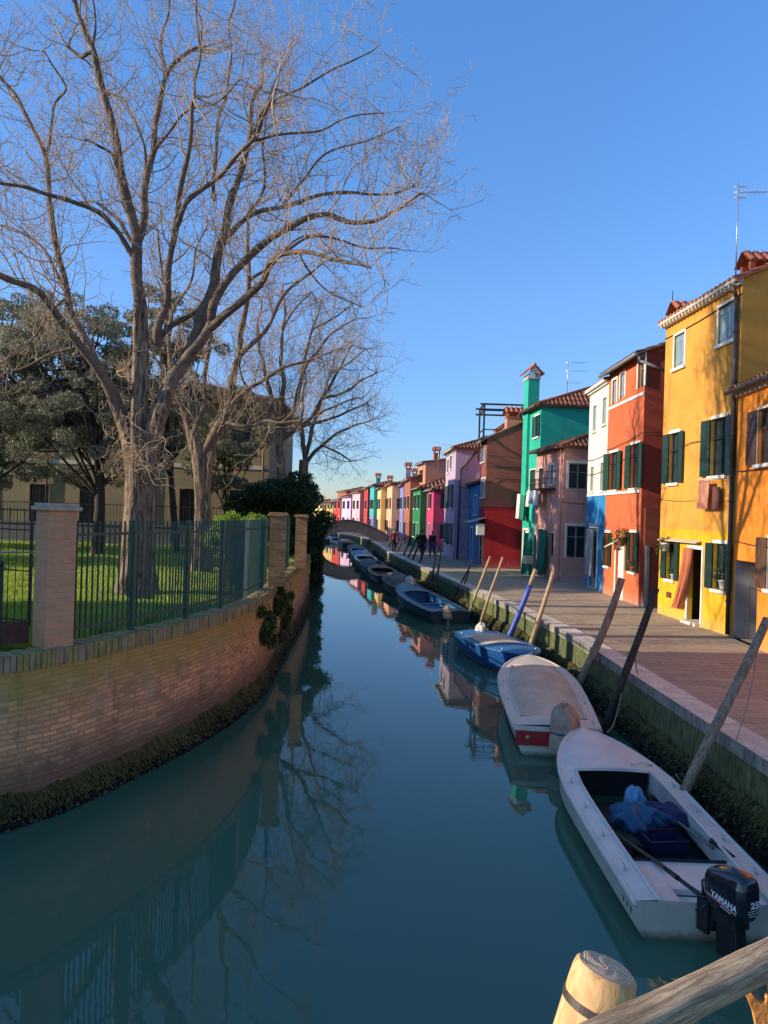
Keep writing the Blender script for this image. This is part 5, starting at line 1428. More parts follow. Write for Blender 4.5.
limbs = [
 ([(116,408),(98,365),(70,337),(48,300),(30,287),(0,275),(-30,262)], 0, -2.2, (7.5,3.2)),
 ([(125,425),(112,390),(88,345),(74,320),(67,297),(53,234),(47,172),(39,135),(18,99),(0,78),(-22,40)], 0, .8, (6.5,2.6)),
 ([(140,310),(138,271),(133,219),(120,167),(107,104),(96,57),(84,30),(70,-10),(66,-40)], 0, -.9, (9,2.2)),
 ([(96,57),(80,55),(70,49)], -.5, .2, (3.6,2.8)),
 ([(96,57),(94,20),(92,-20)], -.5, .3, (2.4,1.4)),
 ([(139,270),(143,208),(151,156),(159,104),(164,78),(178,57),(200,47)], 0, 1.2, (6.5,3.2)),
 ([(164,78),(160,40),(168,5),(170,-30)], 1.0, .5, (2.6,1.6)),
 ([(156,345),(163,310),(168,290),(174,229),(180,193),(190,141),(193,94)], 0, -1.4, (6.5,3.0)),
 ([(193,94),(200,60),(196,20),(200,-20)], -1.4, -.3, (2.0,1.2)),
 ([(174,229),(193,193),(227,167),(245,151),(262,122),(275,90)], -.6, -1.8, (4.6,2.6)),
 ([(170,385),(182,363),(208,311),(221,245),(230,200),(240,172),(250,146),(249,112),(260,85)], 0, 1.0, (11,3.0)),
 ([(222,240),(250,216),(286,203),(323,195),(360,192),(395,194),(416,186)], .6, 1.2, (5,1.2)),
 ([(183,362),(209,330),(214,303),(245,255),(276,234),(323,211),(350,222),(378,222),(400,207),(424,192)], .2, -1.6, (8,1.2)),
 ([(208,332),(245,301),(262,278),(276,255),(312,250),(345,262),(372,268)], .2, -2.6, (6.5,1.2)),
 ([(276,255),(300,240),(330,236),(365,246),(398,250)], -1.5, 1.0, (3,1.0)),
 ([(138,262),(115,229),(100,212),(62,196),(30,190),(10,184),(-25,178)], 0, -1.8, (4.8,2.0)),
 ([(140,250),(120,222),(104,206),(80,200)], 0, 1.2, (4,1.6)),
 ([(47,160),(52,112),(66,90),(58,70),(40,50)], .4, .5, (2.6,1.4)),
 ([(143,208),(146,160),(135,115),(118,94),(98,89)], .2, .9, (2.8,1.6)),
 ([(120,167),(112,152),(98,146),(84,138)], -.5, -.4, (2.8,1.8)),
 ([(214,200),(214,150),(222,110),(232,60),(228,20)], .8, 1.6, (3.6,1.4)),
 ([(228,20),(236,-10),(238,-40)], 2.2, .3, (1.6,1)),
 ([(245,151),(258,118),(280,95),(318,78),(352,62),(378,44)], -2.0, -1.0, (3,.9)),
 ([(252,140),(285,136),(318,128),(350,118),(385,112)], .9, .6, (2.6,.9)),
 ([(250,216),(266,184),(262,130),(270,90),(290,55)], .7, 1.0, (2.6,1.0)),
 ([(200,297),(182,318),(156,344)], 0, 0, (4,5)),
 ([(286,203),(300,178),(330,152),(362,140),(398,128)], .8, .8, (2.6,.9)),
 ([(151,156),(166,130),(186,112),(214,104),(240,80)], .3, -1.2, (2.6,1.2)),
 ([(60,300),(36,330),(12,360),(-10,372)], -1.2, -.8, (2.2,1.2)),
 ([(67,297),(50,255),(30,235),(0,225)], .2, .9, (3,1.6)),
 ([(88,345),(60,352),(34,362),(8,372)], .2, .5, (2.6,1.2)),
 ([(300,250),(318,286),(340,300),(362,306)], -2.0, .2, (1.8,.8)),
]
for pix, d0, dr, rp in limbs:
    big = rp[0] > 4.4
    rp = (rp[0]*(.76 if rp[0] > 6 else .66), rp[1]*.55)
    limb(wt, wc, pix, D+d0, dr, rp, dens=3.8, subL=(.6, 2.7), start=.22 if big else .08, sides=10 if big else 7, mi=1, dd=(3.0, 3.4, 3), step=.13, wob=.05)
# pale shoots round the top of the trunk
for _ in range(18):
    b = np.array(tuple(g_(R_.uniform(122,160), R_.uniform(425,475), -.3)))
    d = nrm(np.array([R_.gauss(.1,1), -.5-R_.random(), R_.uniform(-.5, .8)]))
    grow(wc, b, d, R_.uniform(.5, 1.7), .012, 1, 3, .12, (3,3.2,3.2), .02, mi=(0,0,0,0), wig=.4)
V0 = np.array(tm.v); wt.V.append(V0)
tf = np.array(tm.f)+wt.n; wt.F.append(tf); wt.M.append(np.zeros(len(tf), int)); wt.n += len(V0)
wt.build('trunk', [M['bark'], M['limb']], root); wc.build('crown', [M['twig'], M['twig']], root)

# ---- tree 2, just behind
T2 = gy(200, 577, 22.8); D = 22.8; KNOWN.clear()
root = thing('bare_tree', 'second bare tree with a single thick trunk, right behind the largest one', 'tree', (T2.x, D, LZ-.05), 0, 'bare trees on the lawn')
wt = Wood(); wc = Wood(); g_ = lambda x, y, dy=0: gy(x, y, D+dy)
tm = trunk_mesh(root, [([g_(200,586), g_(201,540), g_(203,500), g_(200,460), g_(193,430)], [.36,.22,.21,.20,.07]), ([g_(205,586,.1), g_(205,520), g_(205,470), g_(217,430)], [.28,.19,.17,.07])], M['bark'])
for pix, d0, dr, rp in [
 ([(197,462),(190,435),(182,405),(172,385),(168,350),(172,310),(160,270),(158,230)], 0, 1.0, (6,1.6)),
 ([(206,465),(222,425),(229,405),(237,358),(245,311),(250,280),(246,240),(252,205)], 0, -.8, (8,1.8)),
 ([(237,358),(262,335),(280,300),(300,280),(322,262)], -.3, 1.0, (4,1.2)),
 ([(229,405),(252,385),(275,372),(300,362),(330,352)], 0, -1.0, (3.6,1.0)),
 ([(200,440),(206,400),(205,360),(215,320),(212,280),(220,250)], 0, 1.5, (5,1.4)),
 ([(184,410),(160,400),(140,392),(118,372)], .1, -1.0, (3,1.2)),
 ([(222,425),(245,428),(262,420),(285,425),(305,418)], -.1, -1.2, (3,1.0)),
 ([(250,285),(272,262),(296,240),(318,232)], -.6, .4, (2.6,1.0)),
 ([(172,310),(190,285),(196,255),(206,225)], .6, .4, (2.4,1.0))]:
    limb(wt, wc, pix, D+d0, dr, (rp[0]*.75, rp[1]*.7), dens=3.8, subL=(.9, 2.6), start=.1, sides=8, mi=1, step=.2, dd=(3.2,3.4,3), wob=.06)
V0 = np.array(tm.v); wt.V.append(V0); tf = np.array(tm.f)+wt.n; wt.F.append(tf); wt.M.append(np.zeros(len(tf), int)); wt.n += len(V0)
wt.build('trunk', [M['bark'], M['limb']], root); wc.build('crown', [M['twig'], M['twigdark']], root)

# ---- tree 3 and 4, farther along the canal
def far_tree(D, stems, limbs, label, dens, subL, seed):
    T = gy(*stems[0][0][0], D); KNOWN.clear()
    root = thing('bare_tree', label, 'tree', (T.x, D, LZ-.05), 0, 'bare trees on the lawn')
    wt = Wood(); wc = Wood()
    for pts, rad in stems:
        P = resample(smooth_path([gy(x, y, D) for x, y in pts], 2), .3); m = len(P)
        wt.tube([tuple(p) for p in P], [np.interp(i/(m-1), np.linspace(0, 1, len(rad)), rad) for i in range(m)], 12, 0)
    for pix, d0, dr, rp in limbs:
        limb(wt, wc, pix, D+d0, dr, (rp[0]*.7, rp[1]*.7), dens=dens*1.1, subL=subL, start=.05, sides=7, mi=1, dd=(3.2,3.2,3), step=.3, tipL=1.5)
    wt.build('trunk', [M['bark'], M['limb']], root); wc.build('crown', M['twigdark'], root)
far_tree(34, [([(283,560),(282,500),(281,460),(279,430)], [.34,.24,.22,.18])],
 [([(280,440),(272,400),(262,360),(256,330),(262,300)], 0, 1, (5,1)), ([(281,430),(284,390),(280,350),(286,310),(282,285)], 0, -1, (5,1)),
  ([(282,440),(298,400),(304,360),(312,330),(322,300)], 0, 1.2, (5,1)), ([(284,450),(306,425),(322,400),(338,372),(352,345)], 0, -1.2, (4.5,1)),
  ([(304,425),(330,418),(350,412),(368,402)], -.5, .8, (3,.8)), ([(322,400),(346,392),(362,380),(378,372)], -.9, -.6, (2.6,.8)), ([(300,372),(322,345),(340,326),(356,318)], .6, 1.0, (3,.8)),
  ([(275,410),(255,398),(242,380),(236,350)], .2, -1, (3,.8)), ([(286,330),(296,305),(312,292)], -.6, 0, (2.2,.8)), ([(312,330),(332,318),(348,308)], 1, .4, (2,.8))],
 'third bare tree with a wide rounded crown reaching over the canal', 3.6, (1.3, 2.8), 3)
far_tree(42, [([(300,560),(302,500),(304,460)], [.4,.3,.26])],
 [([(304,465),(312,430),(322,400),(330,372),(338,350)], 0, 1, (4,.8)), ([(304,465),(322,444),(340,432),(358,424),(372,420)], 0, -1, (3.6,.8)), ([(304,460),(300,420),(306,380),(304,350)], 0, 1, (4,.8)), ([(318,415),(342,402),(362,398)], .5, .5, (2.4,.7)),
  ([(322,446),(338,452),(352,462)], -.5, -.5, (2.2,.7)), ([(330,372),(350,362),(366,350)], 1, .5, (2,.7))],
 'smallest, farthest bare tree beside the laurel bush', 3.4, (1.4, 3.0), 4)

# ------------------------------------------------------------------ leaves
def leaf_cloud(blobs, n, size, aspect=.5, up=.0, seed=1, shell=.55):
    r = np.random.default_rng(seed)
    B = np.array([[*b[0], *b[1]] for b in blobs], float); vol = B[:,3]*B[:,4]*B[:,5]; vol = vol**.75
    pick = r.choice(len(B), n, p=vol/vol.sum()); b = B[pick]
    d = r.normal(size=(n, 3)); d /= np.linalg.norm(d, axis=1, keepdims=True)
    rad = (shell+(1-shell)*r.random(n)**.6)*(1+.10*r.normal(size=n))
    c = b[:,:3]+d*rad[:,None]*b[:,3:]
    ax = r.normal(size=(n, 3)); ax[:,2] += up; ax /= np.linalg.norm(ax, axis=1, keepdims=True)
    o = np.cross(ax, r.normal(size=(n, 3))); o /= np.linalg.norm(o, axis=1, keepdims=True)
    s = size*(.6+.8*r.random(n))[:,None]
    V = np.stack([c-ax*s, c+o*s*aspect, c+ax*s, c-o*s*aspect], 1).reshape(-1, 3)
    F = np.arange(4*n).reshape(-1, 4)
    return V, F
def clumps(c, R, n, rmin, rmax, seed, flat=1.0, fill=1.0):
    r = random.Random(seed); out = []
    for _ in range(n):
        while True:
            d = Vector((r.uniform(-1,1), r.uniform(-1,1), r.uniform(-1,1)))
            if d.length < 1: break
        d = d*(fill if d.length < .5 else 1)
        s = r.uniform(rmin, rmax); out.append(((c[0]+d.x*R[0], c[1]+d.y*R[1], c[2]+d.z*R[2]), (s, s, s*.7*flat)))
    return out
def evergreen(name, label, base, trunk_r, crown_c, crown_R, ncl, cl, nleaf, leaf, mat, seed, tilt=(0,0,0), bark=None, group=None, aspect=.45):
    root = thing(name, label, 'tree', base, 0, group)
    w = Wood(); b = Vector(base); cc = Vector(crown_c); top = cc+Vector((0,0,crown_R[2]*.3))
    P = resample(smooth_path([b, b.lerp(top, .4)+Vector(tilt), top], 2), .4); m = len(P)
    w.tube([tuple(p) for p in P], [lerp(trunk_r, trunk_r*.3, i/(m-1)) for i in range(m)], 10)
    cs = clumps(crown_c, crown_R, ncl, cl[0], cl[1], seed)
    for c, r in cs[::2]:
        i = random.randint(int(m*.3), m-1); q = P[i]; e = Vector(c); mid = q.lerp(e, .5)+Vector((0,0,-.15))
        w.tube([tuple(x) for x in smooth_path([q, mid, e], 1)], [trunk_r*.28, trunk_r*.22, trunk_r*.18, trunk_r*.1][:len(smooth_path([q, mid, e], 1))] if False else np.linspace(trunk_r*.26, .02, len(smooth_path([q, mid, e], 1))), 5)
    w.build('trunk', bark or M['oakbark'], root)
    V, F = leaf_cloud(cs, nleaf, leaf, aspect, seed=seed)
    np_mesh('crown', V-np.array(base), F, mat, root)
    return root
G_ = LZ
M['oakbark'] = plain('oak_bark', (.045,.035,.028), .95, .4, 5, .6, 20)
evergreen('holm_oak', 'large grey green evergreen oak with a loose dark crown in front of the villa', (gy(98,520,29).x, 29, G_), .24, tuple(gy(88,392,29)), (3.7, 3.0, 3.6), 150, (.22, .60), 70000, .05, M['holm'], 21, (.3,0,0))
evergreen('holm_oak', 'left evergreen oak whose crown leaves the picture at the left edge', (gy(-20,520,31).x, 31, G_), .24, tuple(gy(0,385,31)), (3.6, 3.0, 4.2), 140, (.24, .65), 60000, .055, M['holm'], 22, (-.2,0,0))
evergreen('holm_oak', 'slender evergreen oak behind the two nearest bare trunks', (gy(178,520,32).x, 32, G_), .16, tuple(gy(160,365,32)), (2.7, 2.4, 3.6), 95, (.2, .5), 34000, .055, M['holm'], 23)
evergreen('holm_oak', 'small evergreen oak between the second bare trunk and the laurel', (gy(226,520,36).x, 36, G_), .14, tuple(gy(224,440,36)), (1.9, 1.8, 2.6), 60, (.25, .6), 30000, .06, M['holm'], 25)
evergreen('holm_oak', 'bushy evergreen oak outside the picture on the left, nearer one', (-19.5, 24.5, G_), .2, (-19.5, 24.5, 5.0), (3.2, 3.0, 3.0), 60, (.5, 1.0), 16000, .10, M['holm'], 61)
evergreen('holm_oak', 'bushy evergreen oak outside the picture on the left, farther one', (-20.5, 31, G_), .2, (-20.5, 31, 5.2), (3.2, 3.4, 3.2), 60, (.5, 1.0), 16000, .10, M['holm'], 62)
# small dark hedge trunks and laurel
r = thing('laurel_bush', 'big dark green laurel hanging over the canal beyond the brick pillars', 'bush', (-4.4, 33, G_))
cs = clumps(gy(282,520,33), (1.85, 2.6, 1.55), 60, .30, .75, 31)+clumps(gy(300,545,36), (.95, 2.8, 1.6), 34, .3, .6, 32)+clumps(gy(258,512,31.5), (1.2, 1.4, 1.1), 26, .25, .55, 33)+clumps(gy(301,525,42), (.8, 3.0, 1.8), 34, .3, .6, 36)+clumps(gy(296,492,34), (1.2, 1.5, .8), 22, .2, .4, 37)
cs = [c for c in cs]
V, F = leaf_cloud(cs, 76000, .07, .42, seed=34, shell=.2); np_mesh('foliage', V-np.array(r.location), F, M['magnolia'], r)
w = Wood()
for k in range(14):
    c = cs[k*3][0]; w.tube([(-4.4+R_.uniform(-.3,.3), 33+R_.uniform(-.4,.4), G_-.02), (lerp(-4.4, c[0], .5), lerp(33, c[1], .4), lerp(G_, c[2], .5)), c], [.09, .06, .02], 6)
w.build('trunk', M['limb'], r)
# yellow green shrub behind the railing
r = thing('yellow_green_shrub', 'bright yellow green shrub showing above the railing before the mossy pillar', 'shrub', tuple(gy(240, 590, 19.5)*1.0)[:2]+(G_,))
cs = clumps(gy(238,526,19.6), (.72, .55, .28), 16, .16, .34, 41)+clumps(gy(222,545,19.4), (.5, .4, .5), 10, .2, .35, 42)+clumps(gy(250,560,19.4), (.45, .4, .6), 10, .2, .35, 43)
V, F = leaf_cloud(cs, 9000, .038, .5, up=.8, seed=44, shell=.2); np_mesh('foliage', V-np.array(r.location), F, M['shrub'], r)
w = Wood()
for k in range(14):
    c = cs[k*2][0]; w.tube([(r.location.x+R_.uniform(-.2,.2), r.location.y+R_.uniform(-.2,.2), G_-.02), c], [.02, .006], 5)
w.build('stem', M['limb'], r)
# ivy hanging on the wall
def wall_at(Y): return np.interp(Y, [p.y for p in wall_path], [p.x for p in wall_path])
r = thing('ivy', 'dark green ivy clump hanging down the brick wall below the mossy pillar', 'ivy', (wall_at(16.6)+.1, 16.6, 1.2))
cs = []
for px_, py_, rr in ((268,622,.22),(264,634,.20),(276,606,.24),(283,600,.2),(284,622,.22),(272,640,.16),(279,590,.16),(288,612,.2),(281,636,.14),(262,612,.12),(290,596,.14)):
    # put each clump on the wall face
    best = min(wall_path, key=lambda p: abs((384+p.x/max(p.y,1)*FPX)-px_)+(100 if p.y < 14 or p.y > 22 else 0))
    q = gy(px_, py_, best.y); cs.append(((best.x+.10, best.y, q.z), (rr*.7, rr*1.2, rr*1.2)))
V, F = leaf_cloud(cs, 5200, .040, .55, seed=45, shell=.1); np_mesh('foliage', V-np.array(r.location), F, M['ivy'], r)
w = Wood()
w.tube([(wall_at(y_)-.1, y_+.05, 2.02) for y_ in np.linspace(min(c[1] for c, _ in cs)-.1, max(c[1] for c, _ in cs)+.1, 9)], [.012]*9, 4)
for c, _ in cs: w.tube([(wall_at(c[1])-.1, c[1]+.05, 2.02), (c[0]-.02, c[1]+.03, lerp(2.0, c[2], .5)), c], [.012, .01, .004], 4)
w.build('stem', M['limb'], r)
# creeping weeds at the far part of the left wall
r = thing('wall_creeper', 'dark creeper trailing over the far end of the brick wall to the water', 'creeper', (wall_at(34)+.1, 34, 1.0))
cs = []
for i in range(40):
    y = R_.uniform(33, 62); x = wall_at(y); cs.append(((x+R_.uniform(-.1,.35), y, R_.uniform(.3, 2.5)), (R_.uniform(.2,.4),)*3))
V, F = leaf_cloud(cs, 15000, .06, .5, seed=46, shell=.1); np_mesh('foliage', V-np.array(r.location), F, M['magnolia'], r)
w = Wood()
for c, _ in cs[::3]: w.tube([(wall_at(c[1])-.1, c[1], 2.02), (c[0], c[1], lerp(2.0, c[2], .5)), c], [.02, .015, .005], 4)
w.build('stem', M['limb'], r)
# low grey wall at the back of the lawn
mb = MB(); mb.box(-30, -6.6, 37.0, 37.25, LZ, LZ+1.05); mb.box(-30, -6.6, 36.95, 37.30, LZ+1.05, LZ+1.13)
tag(mb.build('garden_wall', M['greypanel']), 'low grey wall at the back of the lawn before the villa', 'garden wall')
r = thing('garden_railing', 'dark thin railing standing on the low grey wall', 'railing', (-18, 37.1, LZ+1.12))
mb = MB()
for i in range(150): x = -12+i*.16; mb.box(x-.008, x+.008, -.008, .008, 0, 1.0)
mb.build('bars', M['iron'], r); mb = MB(); mb.box(-12, 11.6, -.02, .02, .9, .94); mb.build('rail', M['iron'], r)
# ------------------------------------------------------------------ boats
def hullw(t, blunt, sw=.86):
    """half width factor along the boat: t=0 stern, 1 bow"""
    s = sw+(1-sw)*math.sin(min(t/.5, 1)*PI/2)
    if t > .5: s *= max(0, 1-((t-.5)/.5)**blunt)**.72
    return s
class Boat:
    def __init__(s, label, stern, bow, beam, zs, zb, hullm, deckm, blunt=2.6, sternw=.86, name='moored_boat', cat='boat', group='boats moored along the quay', fl=.80):
        st, bo = Vector(stern), Vector(bow); d = bo-st; s.L = d.length
        s.root = thing(name, label, cat, (st.x, st.y, 0), math.atan2(d.y, d.x)-PI/2, group)
        s.b = beam/2; s.zs = zs; s.zb = zb; s.bl = blunt; s.hm = hullm; s.dm = deckm; s.fl = fl; s.sw = sternw
    def w(s, t): return s.b*hullw(t, s.bl, s.sw)
    def z(s, t): return lerp(s.zs, s.zb, max(0, t)**2.2)
    def hull(s, n=30, stripe=None):
        mb = MB(); rows = []
        lv = [(1.0, 1.0), (.985, .80), (s.fl+.10, .35), (s.fl, .02), (s.fl*.72, -.14)]
        for i in range(n+1):
            t = 1-(1-i/n)**1.5 if False else i/n
            t = min(1, t); y = t*s.L; w = s.w(t); z = s.z(t)
            rk = [1, .97, .86, .80, .74]
            rows.append([(w*a, y*(1-(1-rk[k])*t**3*.35), z*b if b > 0 else b) for k, (a, b) in enumerate(lv)])
        for sg in (-1, 1):
            for i in range(n):
                for k in range(len(lv)-1):
                    A = [rows[i][k], rows[i+1][k], rows[i+1][k+1], rows[i][k+1]]; A = [(sg*p[0], p[1], p[2]) for p in A]
                    mb.quad(*(A if sg > 0 else A[::-1]), 1 if (stripe and k == 0) else 0, smooth=True)
        for k in range(len(lv)-1):   # transom
            a, b = rows[0][k], rows[0][k+1]; mb.quad((-a[0],0,a[2]), (a[0],0,a[2]), (b[0],0,b[2]), (-b[0],0,b[2]), 1 if (stripe and k == 0) else 0)
        for i in range(n):
            a, b = rows[i][-1], rows[i+1][-1]; mb.quad((-a[0],a[1],a[2]), (a[0],a[1],a[2]), (b[0],b[1],b[2]), (-b[0],b[1],b[2]))
        s.hullo = mb.build('hull', [s.hm]+([stripe] if stripe else []), s.root); return s.hullo
    def rub(s, mat, r=.022, dz=-.02, name='rubbing_strake', out=.006):
        n = 36; L = [(-(s.w(i/n)+out), i/n*s.L, s.z(i/n)+dz) for i in range(n+1)]
        R = [(-a, b, c) for a, b, c in L[::-1]]
        mb = MB(); mb.tube(L+R[1:], r, 6); mb.build(name, mat, s.root)
    def deck(s, t0, t1, side, aft=0.0, camber=.03, coam=.05, n=40, deckm=None):
        """side decks + foredeck round a cockpit from t0 to t1 (fractions); side = side-deck width"""
        m = deckm or s.dm; mb = MB(); K = 6
        def inner(t): return max(.02, s.w(t)-side)
        for i in range(n):
            a, b = i/n, (i+1)/n
            am = (a+b)/2
            if t0 < am < t1:
                for sg in (-1, 1):
                    A = [(sg*s.w(a), a*s.L, s.z(a)), (sg*s.w(b), b*s.L, s.z(b)), (sg*inner(b), b*s.L, s.z(b)+.015), (sg*inner(a), a*s.L, s.z(a)+.015)]
                    mb.quad(*(A if sg < 0 else A[::-1]), smooth=True)
            elif am >= t1 or aft:
                for k in range(K):
                    f0, f1 = -1+2*k/K, -1+2*(k+1)/K
                    c = lambda t, f: (f*s.w(t), t*s.L, s.z(t)+(camber*(1-f*f))+.0)
                    mb.quad(c(a, f0), c(a, f1), c(b, f1), c(b, f0), smooth=True)
        d = mb.build('deck', m, s.root); s.decko = d
        # cockpit: coaming, sides, floor, end bulkheads
        mb = MB(); ts = [lerp(t0, t1, i/14) for i in range(15)]
        for sg in (-1, 1):
            P = [(sg*inner(t), t*s.L, s.z(t)+.02) for t in ts]; mb.tube(P, .018, 6)
        e = [(f*inner(t1), t1*s.L, s.z(t1)+.02+camber*.9*(1-f*f)) for f in [-1+2*i/10 for i in range(11)]]; mb.tube(e, .02, 6)
        mb.build('coaming', m, s.root)
        return inner
    def inside(s, t0, t1, inner, m, floorz=.04, n=16, bulk=True):
        mb = MB(); ts = [lerp(t0, t1, i/n) for i in range(n+1)]
        for a, b in zip(ts, ts[1:]):
            for sg in (-1, 1):
                wo = lambda t: (s.w(t)*.93-.02)
                mb.quad((sg*inner(a), a*s.L, s.z(a)+.01), (sg*inner(b), b*s.L, s.z(b)+.01), (sg*min(inner(b)+.06, wo(b)), b*s.L, floorz), (sg*min(inner(a)+.06, wo(a)), a*s.L, floorz))
            mb.quad((-inner(a)-.06, a*s.L, floorz), (inner(a)+.06, a*s.L, floorz), (inner(b)+.06, b*s.L, floorz), (-inner(b)-.06, b*s.L, floorz))
        if bulk:
            t = t1; mb.quad((-inner(t)-.05, t*s.L+.3, floorz), (inner(t)+.05, t*s.L+.3, floorz), (inner(t)+.05, t*s.L+.3, s.z(t)), (-inner(t)-.05, t*s.L+.3, s.z(t)))
            t = t0; mb.quad((-inner(t)-.05, t*s.L, floorz), (inner(t)+.05, t*s.L, floorz), (inner(t)+.05, t*s.L, s.z(t)-.05), (-inner(t)-.05, t*s.L, s.z(t)-.05))
        mb.build('cockpit', m, s.root)
    def thwart(s, t, d, inner, m, z=None, th=.03):
        mb = MB(); z = z or s.z(t)-.10; w = inner(t)+.03; mb.box(-w, w, t*s.L-d/2, t*s.L+d/2, z-th, z); mb.build('thwart', m, s.root)
    def cover(s, t0, t1, side, m, rise=.16, n=26, lump=.02, name='tarpaulin'):
        mb = MB()
        def f(u, v):
            t = lerp(t0, t1, u); x = lerp(-1, 1, v); w = s.w(t)-side; e = min(1, u/.12, (1-u)/.12)
            return (x*w, t*s.L, s.z(t)+.015+rise*(1-abs(x)**2.4)*max(0, e)**.6+lump*math.sin(u*21+x*4)*(1-x*x))
        mb.grid(f, n, 14); c = mb.build(name, m, s.root)
        mb = MB(); mb.tube([f(i/20, 0) for i in range(21)], .012, 5); mb.tube([f(i/20, 1) for i in range(21)], .012, 5); mb.tube([f(0, i/12) for i in range(13)], .014, 5); mb.build('rope', M['rope'], c)
    def covered_motor(s, x, m, sc_=1.0, y=-.12, z=.35):
        rt = s.root; mb = MB()
        def f(u, v):
            a = u*2*PI; zz = v; r = [.22,.225,.22,.215,.21,.205,.20,.19,.15,.03]; rr = np.interp(v, np.linspace(0, 1, len(r)), r)*sc_
            rr *= 1+.13*(1-v*.7)*math.sin(a*4+v*2)+.07*(1-v)*math.sin(a*9+2+v)
            return (x+math.cos(a)*rr*.85, y-.10*sc_+math.sin(a)*rr*1.3+.16*v*sc_, z-.12+v*(.52+.03*math.sin(a*3))*sc_)
        mb.grid(f, 28, 14); c = mb.build('motor_cover', m, rt)
        mb = MB(); mb.tube([tuple(Vector(f(i/20, .42))*1.0) for i in range(21)], .012, 5); mb.build('rope', M['clothnavy'], c)
        mb = MB(); mb.box(x-.04, x+.04, y-.20, y-.06, -.1, z+.05); mb.tube([(x, y-.13, .02), (x, y-.34, -.02)], .04, 8); mb.build('motor_leg', M['lead'], rt)
    def cleats(s, ts, side, m):
        mb = MB()
        for t in ts:
            for sg in (-1, 1):
                x = sg*(s.w(t)-side); y = t*s.L; z = s.z(t)+.01
                mb.tube([(x, y-.06, z+.035), (x, y+.06, z+.035)], .008, 6); mb.tube([(x, y-.02, z), (x, y-.02, z+.035)], .008, 6); mb.tube([(x, y+.02, z), (x, y+.02, z+.035)], .008, 6)
        mb.build('cleat_row', m, s.root)

def text_mesh(body, size, mat, parent, mtx, name='lettering', extrude=.0015, bold=0.0, xs=1.0):
    cu = bpy.data.curves.new(name, 'FONT'); cu.body = body; cu.size = size; cu.extrude = extrude; cu.align_x = 'LEFT'; cu.offset = bold; cu.resolution_u = 3
    o = bpy.data.objects.new(name, cu); COL.objects.link(o)
    dg = bpy.context.evaluated_depsgraph_get(); me = bpy.data.meshes.new_from_object(o.evaluated_get(dg))
    bpy.data.objects.remove(o); me.materials.clear(); me.materials.append(mat)
    me.transform(mtx @ Matrix.Diagonal((xs, 1, 1, 1)))
    r = bpy.data.objects.new(name, me); COL.objects.link(r); r.parent = parent; return r

# ---- boat 1: near white open boat with black outboard
b = Boat('near white open boat with a black outboard motor and blue bags in its dark cockpit', (3.13, 7.0), (3.20, 12.05), 1.50, .345, .54, M['hullgrey'], M['gelcoat'], 2.1, sternw=.97, fl=.90)
b.hull(); b.rub(M['gelcoat'], .03, -.015)
inner = b.deck(-.001, .66, .21, camber=.035)
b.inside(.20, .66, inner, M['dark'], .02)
# lighter inside walls and after bench
mb = MB(); ts = [lerp(.02, .66, i/16) for i in range(17)]
for a, c in zip(ts, ts[1:]):
    for sg in (1,): mb.quad((sg*(inner(a)-.004), a*b.L, b.z(a)+.005), (sg*(inner(c)-.004), c*b.L, b.z(c)+.005), (sg*(inner(c)+.004), c*b.L, b.z(c)-.24), (sg*(inner(a)+.004), a*b.L, b.z(a)-.24))
mb.build('inner_side', M['inner'], b.root); mb.v = [(-x, y, z) for x, y, z in mb.v]; mb.build('inner_side', M['inner'], b.root)
mb = MB(); zz = .235; w_ = inner(.1)+.03
mb.box(-w_, w_, .42, 1.02, .20, zz+.03); mb.box(-w_-.10, w_+.10, .036, .42, .04, .20)
for sg in (-1, 1):
    a_, c_ = sorted((sg*(w_-.26), sg*(w_+.10))); mb.box(a_, c_, .036, .42, .20, .335)
mb.build('stern_bench', M['gelcoat'], b.root, bevel=.012)
mb = MB(); mb.box(-w_-.09, w_+.09, -.003, .035, .06, .338); mb.build('transom_board', M['hullgrey'], b.root)
b.cleats([.12, .27, .42, .57], .09, M['alu'])
# mooring ring near the bow
mb = MB(); mb.tube([(.30, .70*b.L, b.z(.7)+.04), (.44, .70*b.L-.02, b.z(.7)+.07), (.58, .69*b.L, b.z(.7)+.04)], .012, 6); mb.build('grab_rail', M['alu'], b.root)
# outboard, turned on its pivot
mb = MB()
def cowl(u, v):
    a = u*2*PI; ca, sa = math.cos(a), math.sin(a); ex = .50
    cx = math.copysign(abs(ca)**ex, ca); cy = math.copysign(abs(sa)**ex, sa)
    vs = [0, .06, .22, .55, .72, .86, .95, 1.0]
    sx = np.interp(v, vs, [.50, .80, .97, 1.0, .97, .84, .62, .03]); sy = np.interp(v, vs, [.62, .86, .98, 1.0, .99, .93, .78, .04])
    zf = v*.46+.055*cy*(-1)*max(0, v-.4)*1.4*(1 if cy > 0 else .3)
    return (cx*.150*sx, -.16+cy*.255*sy, zf)
mb.grid(cowl, 44, 30)
mo = mb.build('outboard_motor', M['motor'], b.root); mo.scale = (.9, .9, .9); mo.location = (-.03, -.10, .37); mo.rotation_euler = (0, 0, math.radians(24))
mb = MB(); mb.box(-.10, .10, -.30, -.02, -.10, .03); mb.box(-.05, .05, -.25, -.10, -.7, -.1); mb.extrude([(-.16, 0), (.10, 0), (.12, .34), (-.12, .34)], (0, -.16, -.42), (0,1,0), (0,0,1), (.14,0,0)); mb.build('motor_leg', M['motorleg'], mo, bevel=.01)
mb = MB(); mb.box(-.09, .09, -.03, .10, -.22, .05); mb.box(-.13, -.09, -.0, .14, -.26, .08); mb.box(.09, .13, -.0, .14, -.26, .08)
